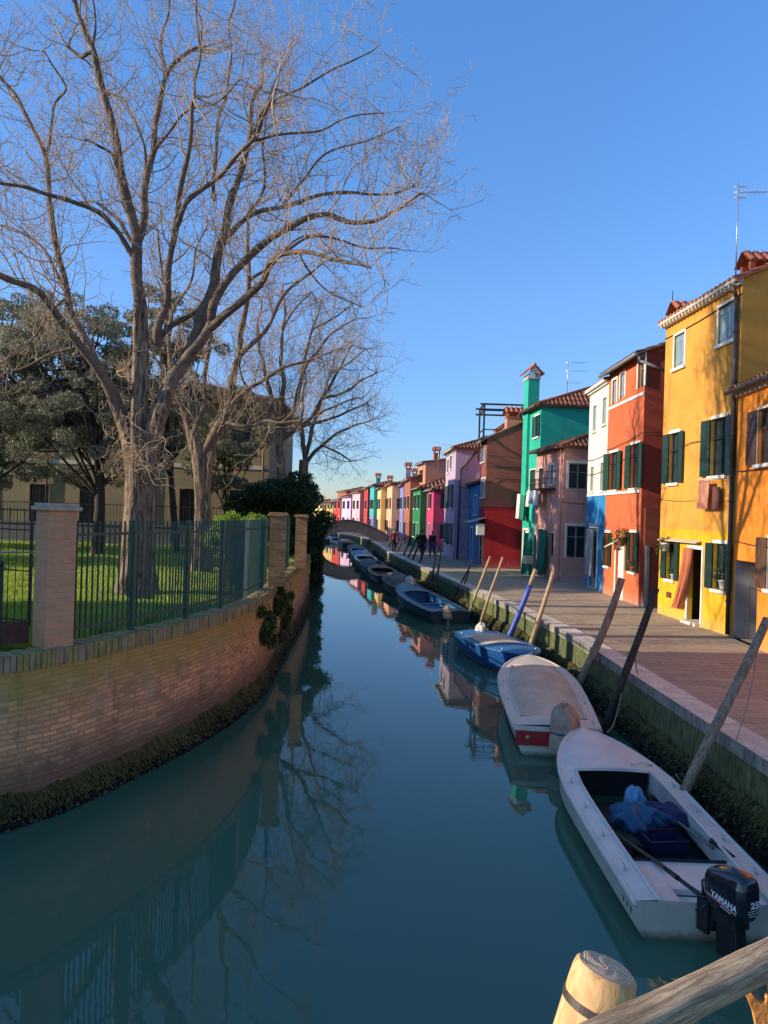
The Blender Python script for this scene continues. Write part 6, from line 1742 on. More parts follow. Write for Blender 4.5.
mb.tube([(-.11, .13, -.10), (-.11, .21, -.10)], .012, 6); mb.tube([(-.16, .21, -.10), (-.06, .21, -.10)], .009, 6); mb.build('clamp_bracket', M['motorleg'], mo)
mb = MB(); mb.tube([(-.12, .04, .08), (-.14, .12, .10), (-.15, .26, .12), (-.15, .38, .135)], [.026,.024, .022, .021], 8); mb.tube([(-.15, .38, .135), (-.155, .56, .16)], [.029,.025], 10)
mb.tube([(-.13, .06, .10), (-.13, .08, .24), (-.09, .08, .255)], .013, 6); mb.tube([(-.18, .02, .0), (-.10, .05, .02), (-.08, .06, .1)], .016, 6)
mb.build('tiller', M['motorleg'], mo)
# lettering on the side of the cowl (left face, seen from the bridge) and on its after face
def face_frame(origin, xdir, ydir):
    x = Vector(xdir).normalized(); y = Vector(ydir); y = (y-x*y.dot(x)).normalized(); z = x.cross(y)
    m = Matrix((x, y, z)).transposed().to_4x4(); m.translation = Vector(origin); return m

m_ = face_frame((-.1545, -.055, .165), (0, -1, -.10), (0, 0, 1))
text_mesh('YAMAHA', .082, M['ink'], mo, m_, bold=.0018, xs=.92)
mb = MB(); o_ = -.1535
mb.quad((o_, .02, .172), (o_, -.36, .112), (o_, -.36, .118), (o_, .02, .178)); mb.build('white_stripe', M['ink'], mo)
mb = MB(); mb.quad((o_, .02, .158), (o_, -.36, .098), (o_, -.36, .107), (o_, .02, .167)); mb.build('red_stripe', M['inkred'], mo)
mb = MB()
for i in range(7): y = -.17-i*.019; mb.quad((o_, y, .112-(i*.003)), (o_, y-.014, .110-(i*.003)), (o_, y-.014, .119-(i*.003)), (o_, y, .121-(i*.003)))
for r_ in range(3):
    for i in range(6 if r_ < 2 else 4): x = -.065+(.02 if r_ == 2 else 0)+i*.022; z = .15-r_*.024; mb.quad((x, -.4215, z), (x+.013, -.4215, z), (x+.013, -.4215, z+.010), (x, -.4215, z+.010))
mb.build('small_lettering', M['ink'], mo)
text_mesh('25', .085, M['ink'], mo, face_frame((-.035, -.4225, .178), (1, 0, 0), (0, 0, 1)), bold=.002, xs=1.25)
# things lying in the cockpit
def lump(name, label, cat, loc, r, mat, seed, amp=.25, flat=.8, group=None, n=26):
    rr = random.Random(seed); ph = [rr.uniform(0, 6) for _ in range(8)]
    mb = MB()
    def f(u, v):
        a = u*2*PI; e = (v-.5)*PI; k = 1+amp*(.5*math.sin(3*a+ph[0]+2*e)+.4*math.sin(5*a+ph[1]-3*e)+.35*math.sin(9*a+ph[2]+7*e)+.3*math.sin(13*a*1+ph[3]+5*e))*math.cos(e)
        return (math.cos(a)*math.cos(e)*r[0]*k, math.sin(a)*math.cos(e)*r[1]*k, r[2]*(1+math.sin(e)*flat)*(1 if amp == 0 else 1+.15*math.sin(4*a+ph[4])*math.cos(e)))
    mb.grid(f, n*2, n); o = mb.build(name, mat); o.location = loc; return tag(o, label, cat, group)
X_, Y_ = 3.17, 6.85
r = thing('tub', 'dark blue plastic tub on the cockpit floor of the near white boat', 'tub', (3.28, 8.72, .045), .1)
mb = MB(); mb.extrude([(-.20, -.16), (.20, -.16), (.20, .16), (-.20, .16)], (0, 0, .0), (1,0,0), (0,1,0), (0,0,.004))
for a in range(4):
    p = [(-.20,-.15),(.20,-.15),(.20,.15),(-.20,.15)]; q = p[(a+1) % 4]; p = p[a]; mb.quad((p[0],p[1],0),(q[0],q[1],0),(q[0]*1.12,q[1]*1.12,.20),(p[0]*1.12,p[1]*1.12,.20))
mb.build('tub_body', M['crateblue'], r); mb = MB(); P = [(-.225,-.17,.20),(.225,-.17,.20),(.225,.17,.20),(-.225,.17,.20),(-.225,-.17,.20)]; mb.tube(P, .014, 6); mb.build('rim', M['crateblue'], r)
lump('plastic_bag', 'bright blue crumpled plastic bag heaped in front of the tub in the near boat', 'bag', (3.10, 9.12, .05), (.30, .24, .22), M['bagblue'], 3, .34)
lump('cloth_bundle', 'navy cloth bundle beside the blue plastic bag in the near boat', 'cloth', (3.48, 9.25, .05), (.24, .22, .20), M['clothnavy'], 5, .38)
lump('plastic_bag', 'smaller pale blue bag tucked behind the crumpled one in the near boat', 'bag', (3.20, 9.50, .05), (.13, .13, .26), plain('pale_blue_bag', (.10,.25,.42), .4, .3, 8, .6, 14), 8, .30)
lump('cloth_bundle', 'black waterproof lying on the cockpit floor left of the tub', 'cloth', (2.88, 8.85, .045), (.20, .30, .09), M['c_black'], 9, .30)
def stick(name, label, cat, a, b_, r0, r1, mat, group=None, sides=10, bend=.0, cap=None):
    a = Vector(a); b_ = Vector(b_); r = thing(name, label, cat, tuple(a), 0, group)
    P = [a.lerp(b_, i/8)-a for i in range(9)]; o = (b_-a).orthogonal().normalized()
    P = [p+o*bend*math.sin(PI*i/8) for i, p in enumerate(P)]
    mb = MB(); mb.tube(P, [lerp(r0, r1, i/8)*(1+.05*math.sin(i*2.1+r0*99)) for i in range(9)], sides); mb.build('shaft', mat, r); return r, P
r, P = stick('oar', 'wooden oar lying across the cockpit edge and stern bench of the near boat', 'oar', (2.96, 7.78, .300), (2.68, 8.95, .24), .022, .018, M['polepale'])
r, P = stick('boat_hook', 'grey pole stowed along the right inner side of the near boat', 'pole', (3.66, 8.3, .30), (3.52, 9.5, .26), .018, .016, M['polegrey'])
r, P = stick('brush', 'short dark brush wedged at the right inner side of the near boat', 'brush', (3.72, 7.95, .36), (3.66, 8.35, .36), .022, .03, M['c_black'])
# registration letters: faint dark strokes on the left stern quarter
mb = MB()
for i in range(3):
    y0 = .12+i*.11; x = lambda y, z: -(b.w(y/b.L)*.99+.004)
    for (p, q) in [((y0, .22), (y0+.02, .15)), ((y0+.045, .22), (y0+.02, .15))]:
        mb.bar((x(p[0], p[1]), p[0], p[1]), (x(q[0], q[1]), q[0], q[1]), .004, .008)
mb.build('registration_mark', M['inkdark'], b.root)
# ---- boat 2: white with red transom, cover and wrapped motor
b = Boat('white boat with a red transom, a beige cockpit cover and a wrapped outboard', (2.86, 12.25), (3.42, 17.6), 1.56, .48, .66, M['gelcream'], M['gelcream'], 2.5)
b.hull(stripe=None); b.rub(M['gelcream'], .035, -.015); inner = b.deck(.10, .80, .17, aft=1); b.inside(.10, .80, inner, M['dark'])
b.cover(.095, .80, .17, M['tarp'], .13, lump=.015)
mb = MB(); mb.box(-b.w(0)*.97, b.w(0)*.97, -.02, -.004, .17, .40); mb.build('transom_panel', M['red'], b.root)
mb = MB(); mb.lathe([(0, 0), (.045, .002), (.045, .01), (0, .012)], (0,0,0), 14, cap=False); dr = mb.build('drain_plate', plain('brass_plate', (.45,.28,.08), .4, .1, metallic=.6), b.root); dr.location = (-.45, -.02, .29); dr.rotation_euler = (PI/2, 0, 0)
b.covered_motor(.12, M['tarpbrown'], 1.25, -.02, .30); b.cleats([.06, .3, .55], .08, M['alu'])
# ---- boat 3: blue
b = Boat('bright blue boat with a light blue foredeck beside the blue painted pole', (2.72, 22.0), (3.55, 17.95), 1.45, .50, .62, M['boatblue'], M['boatsky'], 2.2)
b.hull(); b.rub(M['boatsky'], .03, -.015); inner = b.deck(.22, .62, .16, aft=1, camber=.06); b.inside(.22, .62, inner, M['boatblue']); b.cover(.20, .64, .12, M['tarp'], .08, lump=.01)
b.covered_motor(-.1, M['tarpwhite'], .85, .15, .46); b.cleats([.1, .8], .12, M['alu'])
# ---- boat 4: teal blue open boat
b = Boat('dark teal open boat with a light blue rim and a wrapped motor', (2.45, 26.9), (.95, 33.6), 1.7, .42, .78, M['boatteal'], M['boatteal'], 2.3)
b.hull(); b.rub(M['boatteal'], .04, -.015); inner = b.deck(.10, .70, .26, aft=1, camber=.05); b.inside(.10, .70, inner, M['boatsky'], .16); b.thwart(.42, .25, inner, M['boatteal'])
b.covered_motor(-.15, M['tarpbrown'], .85, .02, .34)
# ---- boats 5.. along the quay
def quay_x(Y): return np.interp(Y, [p.y for p in quay_path], [p.x for p in quay_path])
specs = [
 (35.2, 5.0, 1.5, 'boatblack', 'tarpgrey', 'cover', 'black boat with a grey dome cover and a white wrapped motor', 'white', .0),
 (41.2, 5.4, 1.6, 'boatnavy', 'tarpbrown', 'open', 'navy open boat with a brownish deck beyond the grey covered one', None, .0),
 (47.4, 4.8, 1.6, 'boatnavy', 'tarpgrey', 'cover', 'dark boat under a long flat grey cover, third before the footbridge', 'dark', .0),
 (53.0, 5.0, 1.6, 'boatteal', 'hullgrey', 'open', 'dark hulled boat with a pale grey rim moored before the footbridge', None, .1),
 (58.8, 5.0, 1.6, 'boatnavy', 'boatsky', 'cover', 'navy boat with a light blue cover nearest the footbridge', 'white', .1),
 (64.6, 5.0, 1.6, 'hullgrey', 'boatteal', 'open', 'small grey and dark teal open boat just before the footbridge', None, .1),
 (70.5, 4.6, 1.6, 'boatnavy', 'tarpgrey', 'cover', 'dark covered boat at the foot of the bridge', None, .2),
 (83.0, 5.0, 1.7, 'boatteal', 'tarpgrey', 'cover', 'dark teal covered boat seen through the bridge arch', None, .4),
 (89.0, 5.0, 1.7, 'gelcoat', 'boatblue', 'open', 'white open boat seen through the bridge arch', None, .6),
 (95.0, 5.0, 1.7, 'boatnavy', 'tarp', 'cover', 'navy boat with a beige cover beyond the bridge arch', None, .9),
 (101.0, 5.0, 1.7, 'gelcream', 'tarp', 'open', 'cream boat far beyond the bridge arch', None, 1.1),
]
for Y, L, bm, hm, dm, kind, lb, mot, ex in specs:
    x0 = quay_x(Y)-.75-bm/2-ex*.3; x1 = quay_x(Y+L)-.85-bm/2-ex*.3
    d_ = Vector((x1-x0, L)).normalized()*L
    b = Boat(lb, (x0, Y), (x0+d_.x, Y+d_.y), bm, .46, .72, M[hm], M[dm], 2.4)
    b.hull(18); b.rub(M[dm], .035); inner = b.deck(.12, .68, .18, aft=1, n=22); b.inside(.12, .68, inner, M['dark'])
    if kind == 'cover': b.cover(.10, .70, .12, M[dm], .32 if 'dome' in lb else .22)
    else: b.thwart(.3, .25, inner, M[dm]); b.thwart(.52, .25, inner, M[dm])
    if mot: b.covered_motor(.1, M['tarpwhite'] if mot == 'white' else M['c_black'], 1.25 if mot == 'white' else 1.0, .1, .42)

# ------------------------------------------------------------------ mooring poles
def pole(label, base, top, r, mat, sink=.5, r1=None, bend=.02, topmat=None, band=None):
    a = Vector(base); b_ = Vector(top); d = (b_-a).normalized(); a2 = a-d*(max(0, a.z)+sink)/max(.3, d.z)
    rt = thing('mooring_pole', label, 'pole', tuple(a2), 0, 'mooring poles along the quay')
    N = 12; o = Vector((d.z, 0, -d.x)).normalized(); q = d.cross(o); P = []
    for i in range(N+1):
        f = i/N; P.append(a2.lerp(b_, f)-a2+o*bend*math.sin(f*5.1+r*50)+q*bend*.6*math.sin(f*3.7+r*80))
    R = [lerp(r*1.08, r1 or r*.85, i/N)*(1+.04*math.sin(i*2.3+r*70)) for i in range(N+1)]
    if topmat:
        k = 10; mb = MB(); mb.tube(P[:k+1], R[:k+1], 12); mb.build('shaft', mat, rt); mb = MB(); mb.tube(P[k:], [x*.82 for x in R[k:]], 12); mb.build('top', topmat, rt)
    else: mb = MB(); mb.tube(P, R, 14); mb.build('shaft', mat, rt)
    return rt
pole('thick weathered grey brown mooring pole rising beside the near white boat', gz(690, 785, .45), gy(766, 618, 10.5), .068, M['pole'], r1=.058, bend=.03)
pole('mooring pole with a black tarred middle standing before the brown archway', gy(612, 712, 13.6), gy(655.5, 588, 13.7), .072, M['poledark'], r1=.06)
pole('bent dark brown mooring pole in front of the red house', gy(586, 672, 15.9), gy(621, 578, 16.0), .082, M['pole'], r1=.072, bend=.05)
pole('pole with a pale top and dark wet foot standing right of the blue painted one', gy(533, 640, 20.2), gy(553, 571, 20.3), .065, M['polepale'], r1=.055)
pole('blue painted mooring pole with a bare pale wooden tip', gy(510, 636, 22.4), gy(535.5, 569, 22.5), .085, M['bluepaint'], r1=.075, topmat=M['polepale'])
pole('slim pale mooring pole, right one of a close pair before the dull red house', gy(481.5, 621, 26.0), gy(502.5, 557, 26.0), .05, M['polepale'], r1=.045)
pole('slim pale mooring pole, left one of a close pair before the dull red house', gy(467, 621, 27.3), gy(490, 556, 27.3), .05, M['polepale'], r1=.045)
pole('thin black mooring pole behind the stern of the teal open boat', gy(455, 596, 31.5), gy(470, 566, 31.5), .04, M['poledark'])
pole('second thin black pole close behind the teal open boat, shorter', gy(462, 592, 31.0), gy(469, 571, 31.0), .035, M['poledark'])
for k, (x0, y0, x1, y1, Y, word) in enumerate([(418, 567, 425, 546, 44.5, 'first'), (411, 564, 420.5, 538, 47, 'second'), (406, 562, 416.5, 537, 49.5, 'third'), (401.5, 559, 411, 537, 52, 'fourth'), (395, 556, 403.5, 537, 56, 'fifth'), (392, 553.5, 399, 538, 60, 'sixth'), (386.5, 552, 393, 536, 65, 'seventh')]):
    pole('thin dark mooring pole leaning over the quay, %s beyond the wooden steps' % word, gy(x0, y0+2, Y), gy(x1, y1, Y), .06, M['poledark'], bend=.03)
# wooden landing steps (two poles with a cross board)
r = thing('landing_steps', 'narrow wooden landing ladder leaning against the quay beyond the teal boat', 'ladder', tuple(gy(434, 578, 36)))
mb = MB(); L0 = r.location.copy()
a0, a1, b0, b1 = [gy(*q, 36)-L0 for q in ((432, 580), (437.5, 545), (437, 578), (442.5, 545.5))]
mb.tube([a0, a1], .05, 8); mb.tube([b0, b1], .05, 8); mb.build('rails_pair', M['polegrey'], r)
for f in (.97, .70, .42, .15):
    mb = MB(); mb.bar(a0.lerp(a1, f), b0.lerp(b1, f), .10, .05); mb.build('rung', M['polegrey'], r)
# thin lines hanging at the nearest pole
r = thing('mooring_line', 'thin slack line hanging from the nearest pole onto the quay edge', 'rope', tuple(gy(757, 650, 10.4)))
mb = MB(); L0 = r.location.copy(); p0 = gy(757, 650, 10.4); p1 = gz(736, 740, 1.045)
mb.tube([p0.lerp(p1, i/10)-L0+Vector((.04*math.sin(PI*i/10), 0, 0)) for i in range(11)], .006, 5); mb.build('line', M['rope'], r)

def mooring_rope(label, a, b_, sag=.18):
    a = Vector(a); b_ = Vector(b_); rt = thing('mooring_rope', label, 'rope', tuple(a), 0, 'mooring ropes')
    mb = MB(); mb.tube([a.lerp(b_, i/12)-a-Vector((0,0,sag*math.sin(PI*i/12))) for i in range(13)], .011, 6); mb.build('rope_line', M['rope'], rt)
mooring_rope('slack rope from the near white boat up to the thick nearest pole', (3.86, 9.9, .56), gy(697, 765, 10.35))
mooring_rope('rope from the bow of the near white boat to the tarred pole', (3.5, 11.7, .58), gy(622, 690, 13.65))
mooring_rope('rope from the red sterned boat to the bent brown pole', (3.95, 16.2, .66), gy(592, 662, 15.95), .08)
mooring_rope('rope from the blue boat to the blue painted pole', (3.15, 20.5, .60), gy(512, 630, 22.4), .12)
mooring_rope('rope hanging from the tarred pole onto the quay stone', gy(634, 648, 13.65), (4.85, 14.2, 1.05), .25)
# ------------------------------------------------------------------ foreground post, rail, bracket
Yp = 2.95
top = gy(607, 966, Yp); low = gy(572, 1080, Yp-.02)
ax = (top-low).normalized()
r = thing('wooden_post', 'pale stripped wooden post with a ringed sawn top and an iron band, in front', 'post', tuple(low-ax*.6))
L0 = r.location.copy(); o1 = ax.orthogonal().normalized(); o2 = ax.cross(o1)
H = (top-L0).length; rad = .126
mb = MB(); n0 = len(mb.v); S = 48
prof = [(0, rad*1.02), (H*.4, rad), (H-.10, rad*.985), (H-.045, rad*.97), (H-.018, rad*.93), (H-.004, rad*.84)]
for hh, rr in prof:
    for k in range(S):
        a = 2*PI*k/S; q = ax*hh+(o1*math.cos(a)+o2*math.sin(a))*rr*(1+.012*math.sin(3*a)+.006*math.sin(11*a)); mb.v.append(tuple(q))
for i in range(len(prof)-1):
    for k in range(S): a = n0+i*S+k; b_ = n0+i*S+(k+1) % S; mb.f.append((a, b_, b_+S, a+S)); mb.m.append(0); mb.sm.append(True)
mb.build('shaft', M['postside'], r)
# sawn end with growth rings (local coordinates of its own object)
t = NT('sawn_rings'); v = t.coord('Object'); n1 = t.noise(v, 9, 4, .6)
vm = t.add('ShaderNodeVectorMath', operation='SUBTRACT'); t.link(v, vm.inputs[0]); vm.inputs[1].default_value = (.02, -.015, 0)
ln = t.add('ShaderNodeVectorMath', operation='LENGTH'); t.link(vm.outputs[0], ln.inputs[0])
ad = t.add('ShaderNodeMath', operation='MULTIPLY_ADD'); t.link(n1, ad.inputs[0]); ad.inputs[1].default_value = .035; t.link(ln.outputs['Value'], ad.inputs[2])
mu = t.add('ShaderNodeMath', operation='MULTIPLY'); t.link(ad.outputs[0], mu.inputs[0]); mu.inputs[1].default_value = 620
sn = t.add('ShaderNodeMath', operation='SINE'); t.link(mu.outputs[0], sn.inputs[0])
n2 = t.noise(v, 30, 5, .7)
col = t.mix(t.ramp(sn.outputs[0], [(.2, 1), (.9, 0)]), (.92,.68,.46), (.42,.29,.19)); col = t.mix(t.ramp(n2, [(.4, 0), (.7, .8)]), col, (.74,.55,.38)); col = t.mix(t.ramp(n1, [(.5, 0), (.75, .4)]), col, (.36,.27,.20))
t.color(col); t.set(Roughness=1.0); t.b.inputs['Specular IOR Level'].default_value = .05; t.bump(t.mix(.4, sn.outputs[0], n2), .5, .004)
mb = MB(); K = 8
for j in range(K):
    for k in range(S):
        def q(jj, kk):
            a = 2*PI*kk/S; rr = rad*.84*jj/K*(1+.012*math.sin(3*a)+.006*math.sin(11*a)); return (math.cos(a)*rr, math.sin(a)*rr, .004*(1-(jj/K)**2)+.0015*math.sin(a*5+jj))
        mb.quad(q(j, k), q(j+1, k), q(j+1, k+1), q(j, k+1), smooth=True)
e = mb.build('sawn_end', t.m, r); mtx = Matrix((o1, o2, ax)).transposed().to_4x4(); mtx.translation = ax*(H-.004); e.matrix_local = mtx
mb = MB(); 
for k in range(S):
    a = 2*PI*k/S; a1 = 2*PI*(k+1)/S; f = lambda a, rr, h_: ax*h_+(o1*math.cos(a)+o2*math.sin(a))*rr
    mb.quad(f(a, rad*1.02, H-.155), f(a1, rad*1.02, H-.155), f(a1, rad*1.02, H-.125), f(a, rad*1.02, H-.125)); mb.quad(f(a, rad*1.02, H-.125), f(a1, rad*1.02, H-.125), f(a1, rad*.97, H-.125), f(a, rad*.97, H-.125)); mb.quad(f(a, rad*.97, H-.155), f(a1, rad*.97, H-.155), f(a1, rad*1.02, H-.155), f(a, rad*1.02, H-.155))
mb.build('iron_band', M['darkpipe'], r)
# drying cracks: thin dark wedges on the side facing us
mb = MB()
def on(a, h_, k=1.003): return ax*h_+(o1*math.cos(a)+o2*math.sin(a))*rad*k
view = -(top-Vector((0,0,3.8))).normalized(); va = math.atan2(view.dot(o2), view.dot(o1))
def crack(a0, h0, h1, w):
    N = 8
    for i in range(N):
        fa, fb = i/N, (i+1)/N; ja = .03*math.sin(i*1.9+a0*9); jb = .03*math.sin((i+1)*1.9+a0*9); wa = w*math.sin(PI*min(.98, fa+.1)); wb = w*math.sin(PI*min(.98, fb+.1))
        mb.quad(on(a0+ja-wa, lerp(h0, h1, fa)), on(a0+ja+wa, lerp(h0, h1, fa)), on(a0+jb+wb, lerp(h0, h1, fb)), on(a0+jb-wb, lerp(h0, h1, fb)))
crack(va+.10, H-.30, H-.05, .022); crack(va-.55, H-.5, H-.22, .014)
mb.build('crack', M['dark'], r)
# rail
A = gz(560, 1026, 2.40); B = gz(775, 928, 2.40)
A = Vector((A.x, A.y, 2.4)); B = Vector((B.x, B.y, 2.4)); d = (B-A).normalized()
A2 = A-d*.5; B2 = B+d*1.2
r = thing('wooden_rail', 'weathered grey brown timber handrail crossing the lower right corner', 'rail', tuple(A2), math.atan2(d.y, d.x))
Lr = (B2-A2).length; mb = MB(); NX, S = 60, 20
hw_, hh_ = .056, .042
def rr(u, v):
    a = v*2*PI; ca, sa = math.cos(a), math.sin(a); ex = .55; x = u*Lr
    k = 1+.03*math.sin(x*3.1+a*2)+.02*math.sin(x*9+a*3)+.012*math.sin(x*23+a*5)
    return (x, -hw_+math.copysign(abs(ca)**ex, ca)*hw_*k, -hh_+math.copysign(abs(sa)**ex, sa)*hh_*k)
mb.grid(rr, NX, S); mb.poly([rr(0, i/S) for i in range(S)]); mb.poly([rr(1, i/S) for i in range(S)][::-1])
mb.build('beam', M['rail'], r)
# rail posts outside the picture that carry it
mb = MB(); mb.box(Lr-.35, Lr-.22, -.13, 0, -1.5, -.12); mb.build('rail_post', M['rail'], r)
# rusty jagged plate under the rail
c = gy(757, 1012, 2.75)
r = thing('rusty_plate', 'jagged orange rusty metal plate under the timber rail at the corner', 'plate', tuple(c))
pts = [(744,992),(748,1000),(752,1010),(756,1030),(762,1060),(800,1060),(800,1002),(774,996),(766,994),(765,999),(763,1002),(759,1002),(755,998),(751,993)]
P = [gy(x, y, 2.75)-c for x, y in pts]
mb = MB(); mb.poly([p-Vector((0,.008,0)) for p in P]); mb.poly([p+Vector((0,.008,0)) for p in P[::-1]])
for a, b_ in zip(P, P[1:]+P[:1]): mb.quad(a-Vector((0,.008,0)), b_-Vector((0,.008,0)), b_+Vector((0,.008,0)), a+Vector((0,.008,0)))
mb.build('plate', M['rustorange'], r)
# pale mint cap of a post at the bottom edge
c = gy(524, 1036, 2.6)
r = thing('mint_bollard', 'pale mint green rounded bollard top peeping over the bottom edge', 'bollard', (c.x, c.y, c.z-.66))
mb = MB(); mb.lathe([(.06, 0), (.06, .5), (.075, .54), (.078, .60), (.06, .645), (.02, .66), (0, .662)], sides=24, cap=False); mb.build('cap', M['mint'], r)

# ------------------------------------------------------------------ people on the quay
def person(label, x, y, rot, coat, trousers, h=1.70, stride=.22, arm=.1):
    rt = thing('person', label, 'person', (x, y, QZ), rot)
    k = h/1.70
    def skin(verts, edges, radii, name, mat, parent, sub=2, root=0):
        me = bpy.data.meshes.new(name); me.from_pydata([tuple(Vector(v)*k) for v in verts], edges, [])
        o = bpy.data.objects.new(name, me); COL.objects.link(o)
        md = o.modifiers.new('s', 'SKIN'); 
        for i, rr in enumerate(radii):
            sv = me.skin_vertices[0].data[i]; sv.radius = (rr[0]*k, rr[1]*k) if isinstance(rr, tuple) else (rr*k, rr*k); sv.use_root = (i == root)
        ss = o.modifiers.new('ss', 'SUBSURF'); ss.levels = ss.render_levels = sub
        dg = bpy.context.evaluated_depsgraph_get(); m2 = bpy.data.meshes.new_from_object(o.evaluated_get(dg)); bpy.data.objects.remove(o)
        m2.materials.clear(); m2.materials.append(mat)
        o = bpy.data.objects.new(name, m2); COL.objects.link(o); o.parent = parent
        for p in m2.polygons: p.use_smooth = True
        return o
    s = stride
    V = [(0,0,.95), (0,0,1.15), (0,0,1.38), (0,.0,1.47), (0,.01,1.56), (0,.01,1.66),
         (.09,0,.90), (.10,s*.5,.50), (.10,s*.35,.08), (.10,s*.35+.14,.04), (-.09,0,.90), (-.10,-s*.3,.50), (-.10,-s,.09), (-.10,-s+.14,.04),
         (.19,0,1.37), (.24,-arm,1.10), (.24,.05-arm*.5,.86), (.24,.08-arm*.5,.78), (-.19,0,1.37), (-.24,arm,1.10), (-.24,arm+.1,.86), (-.24,arm+.13,.78)]
    E = [(0,1),(1,2),(2,3),(3,4),(4,5),(0,6),(6,7),(7,8),(8,9),(0,10),(10,11),(11,12),(12,13),(2,14),(14,15),(15,16),(16,17),(2,18),(18,19),(19,20),(20,21)]
    Rr = [(.15,.11),(.13,.10),(.17,.11),.055,(.075,.09),(.07,.085),.095,.065,.045,.04,.095,.065,.045,.04,.065,.05,.035,.04,.065,.05,.035,.04]
    skin(V, E, Rr, 'body', M['skin'], rt)
    skin([V[i] for i in (0,1,2,14,15,16,18,19,20,6,10)], [(0,1),(1,2),(2,3),(3,4),(4,5),(2,6),(6,7),(7,8),(0,9),(0,10)], [(.19,.14),(.165,.13),(.205,.14),.09,.072,.055,.09,.072,.055,.125,.125], 'coat', coat, rt)
    skin([V[i] for i in (0,6,7,8,10,11,12)], [(0,1),(1,2),(2,3),(0,4),(4,5),(5,6)], [(.165,.12),.11,.082,.066,.11,.082,.066], 'trousers', trousers, rt)
    skin([V[8], V[9]], [(0,1)], [.062,.055], 'shoe', M['c_black'], rt); skin([V[12], V[13]], [(0,1)], [.062,.055], 'shoe', M['c_black'], rt)
    skin([(0,-.03,1.57), (0,-.02,1.68), (0,.03,1.72)], [(0,1),(1,2)], [(.085,.075),(.082,.088),(.06,.06)], 'hair', M['hair'], rt)
p = gz(432, 556.5, 1.0); person('person in a dark coat standing by the magenta house wall', p.x, p.y, 2.6, M['c_black'], M['jeans'])
p = gz(421.5, 557.5, 1.0); person('person in black walking along the quay left of the magenta house', p.x, p.y, .4, M['c_black'], M['c_black'], 1.78, .3)
p = gz(393.5, 552.5, 1.0); person('person in a dull red coat farther along the quay', p.x, p.y, 3.3, M['c_red'], M['c_black'], 1.68, .2)
# ------------------------------------------------------------------ unseen building added on the left to cast shade over the near canal
SUN_EL, SUN_A = 18.5, .16
h = House('plain ochre house added unseen on the left bank to shade the canal', (-15.5, 12.0), (-15.5, 2.0), 9, 9.6, C['beige'], z0=LZ, group=None)
for i in range(3): h.window('F', 1.5+i*3.2, 2.5+i*3.2, 4.6, 6.2, 'plain', tw=.1); h.window('F', 1.5+i*3.2, 2.5+i*3.2, 1.0, 2.8, 'plain', tw=.1)
h.walls(gable=1.6); h.roof('gable', 1.6, .3, M['tiledark'], far=True)

# ------------------------------------------------------------------ camera
cam = bpy.data.cameras.new('Camera'); cam.sensor_fit = 'HORIZONTAL'; cam.sensor_width = 36; cam.lens = 36*FPX/768
cam.clip_start = .05; cam.clip_end = 3000
co = bpy.data.objects.new('Camera', cam); COL.objects.link(co)
pitch = math.atan(HC/FPX)
fwd = Vector((0, math.cos(pitch), math.sin(pitch))); rt0 = Vector((1, 0, 0)); up0 = rt0.cross(fwd)
rt = rt0*CR+up0*SR; upv = up0*CR-rt0*SR
m = Matrix((rt, upv, -fwd)).transposed().to_4x4(); m.translation = (0, 0, EYE); co.matrix_world = m
scene.camera = co
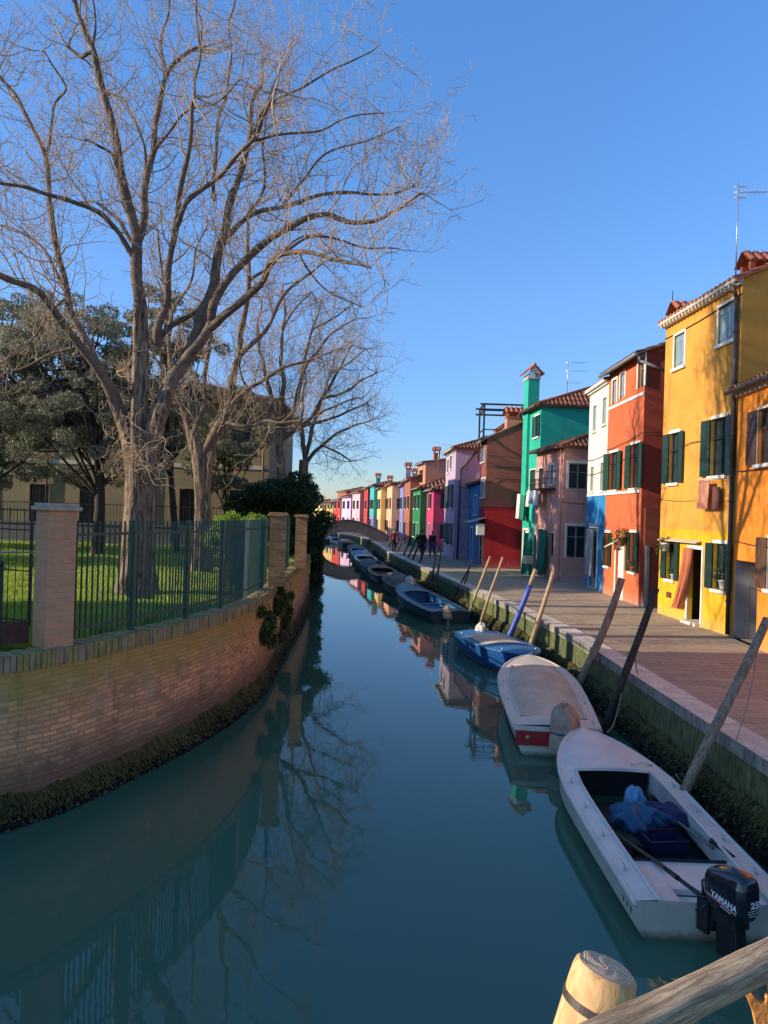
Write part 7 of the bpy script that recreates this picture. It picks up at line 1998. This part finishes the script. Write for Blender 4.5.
# ------------------------------------------------------------------ sun and sky
L = Vector((1, SUN_A, 0)).normalized()*math.cos(math.radians(SUN_EL))+Vector((0, 0, -math.sin(math.radians(SUN_EL))))
sun = bpy.data.lights.new('Sun', 'SUN'); sun.energy = 3.2; sun.angle = math.radians(.5); sun.color = (1.0, .83, .62)
so = bpy.data.objects.new('Sun', sun); COL.objects.link(so); so.rotation_euler = L.to_track_quat('-Z', 'Y').to_euler(); so.location = (-20, 0, 30)
w = bpy.data.worlds.new('World'); scene.world = w; w.use_nodes = True
nt = w.node_tree; bg = nt.nodes['Background']; sky = nt.nodes.new('ShaderNodeTexSky'); sky.sky_type = 'NISHITA'; sky.sun_disc = False
sky.sun_elevation = math.radians(SUN_EL)
tow = -L; sky.sun_rotation = math.atan2(tow.x, tow.y)
sky.altitude = 0; sky.air_density = 1.0; sky.dust_density = .2; sky.ozone_density = 2.5
hs = nt.nodes.new('ShaderNodeHueSaturation'); hs.inputs['Saturation'].default_value = 1.2; nt.links.new(sky.outputs[0], hs.inputs['Color']); 
tc = nt.nodes.new('ShaderNodeTexCoord'); sp = nt.nodes.new('ShaderNodeSeparateXYZ'); nt.links.new(tc.outputs['Generated'], sp.inputs[0])
rp = nt.nodes.new('ShaderNodeValToRGB'); el = rp.color_ramp.elements; el.new(.1); el.new(.3); el.new(.8)
for i, (p, c) in enumerate([(0, (.40,.42,.55)), (.08, (.37,.44,.62)), (.27, (.65,.65,.77)), (.55, (.79,.81,.93)), (.85, (1.0,.88,.72))]): el[i].position = p; el[i].color = (*c, 1)
nt.links.new(sp.outputs['Z'], rp.inputs['Fac'])
mm = nt.nodes.new('ShaderNodeMix'); mm.data_type = 'RGBA'; mm.blend_type = 'MULTIPLY'; mm.inputs[0].default_value = 1
nt.links.new(hs.outputs[0], mm.inputs[6]); nt.links.new(rp.outputs[0], mm.inputs[7]); nt.links.new(mm.outputs[2], bg.inputs[0]); bg.inputs[1].default_value = .15
scene.view_settings.view_transform = 'Standard'; scene.view_settings.look = 'None'; scene.view_settings.gamma = 1; scene.view_settings.exposure = 1.13
scene.view_settings.use_curve_mapping = False
scene.cycles.max_bounces = 6; scene.cycles.diffuse_bounces = 4; scene.cycles.glossy_bounces = 3; scene.cycles.transmission_bounces = 2; scene.cycles.transparent_max_bounces = 4
scene.cycles.use_denoising = True; scene.cycles.sample_clamp_indirect = 6
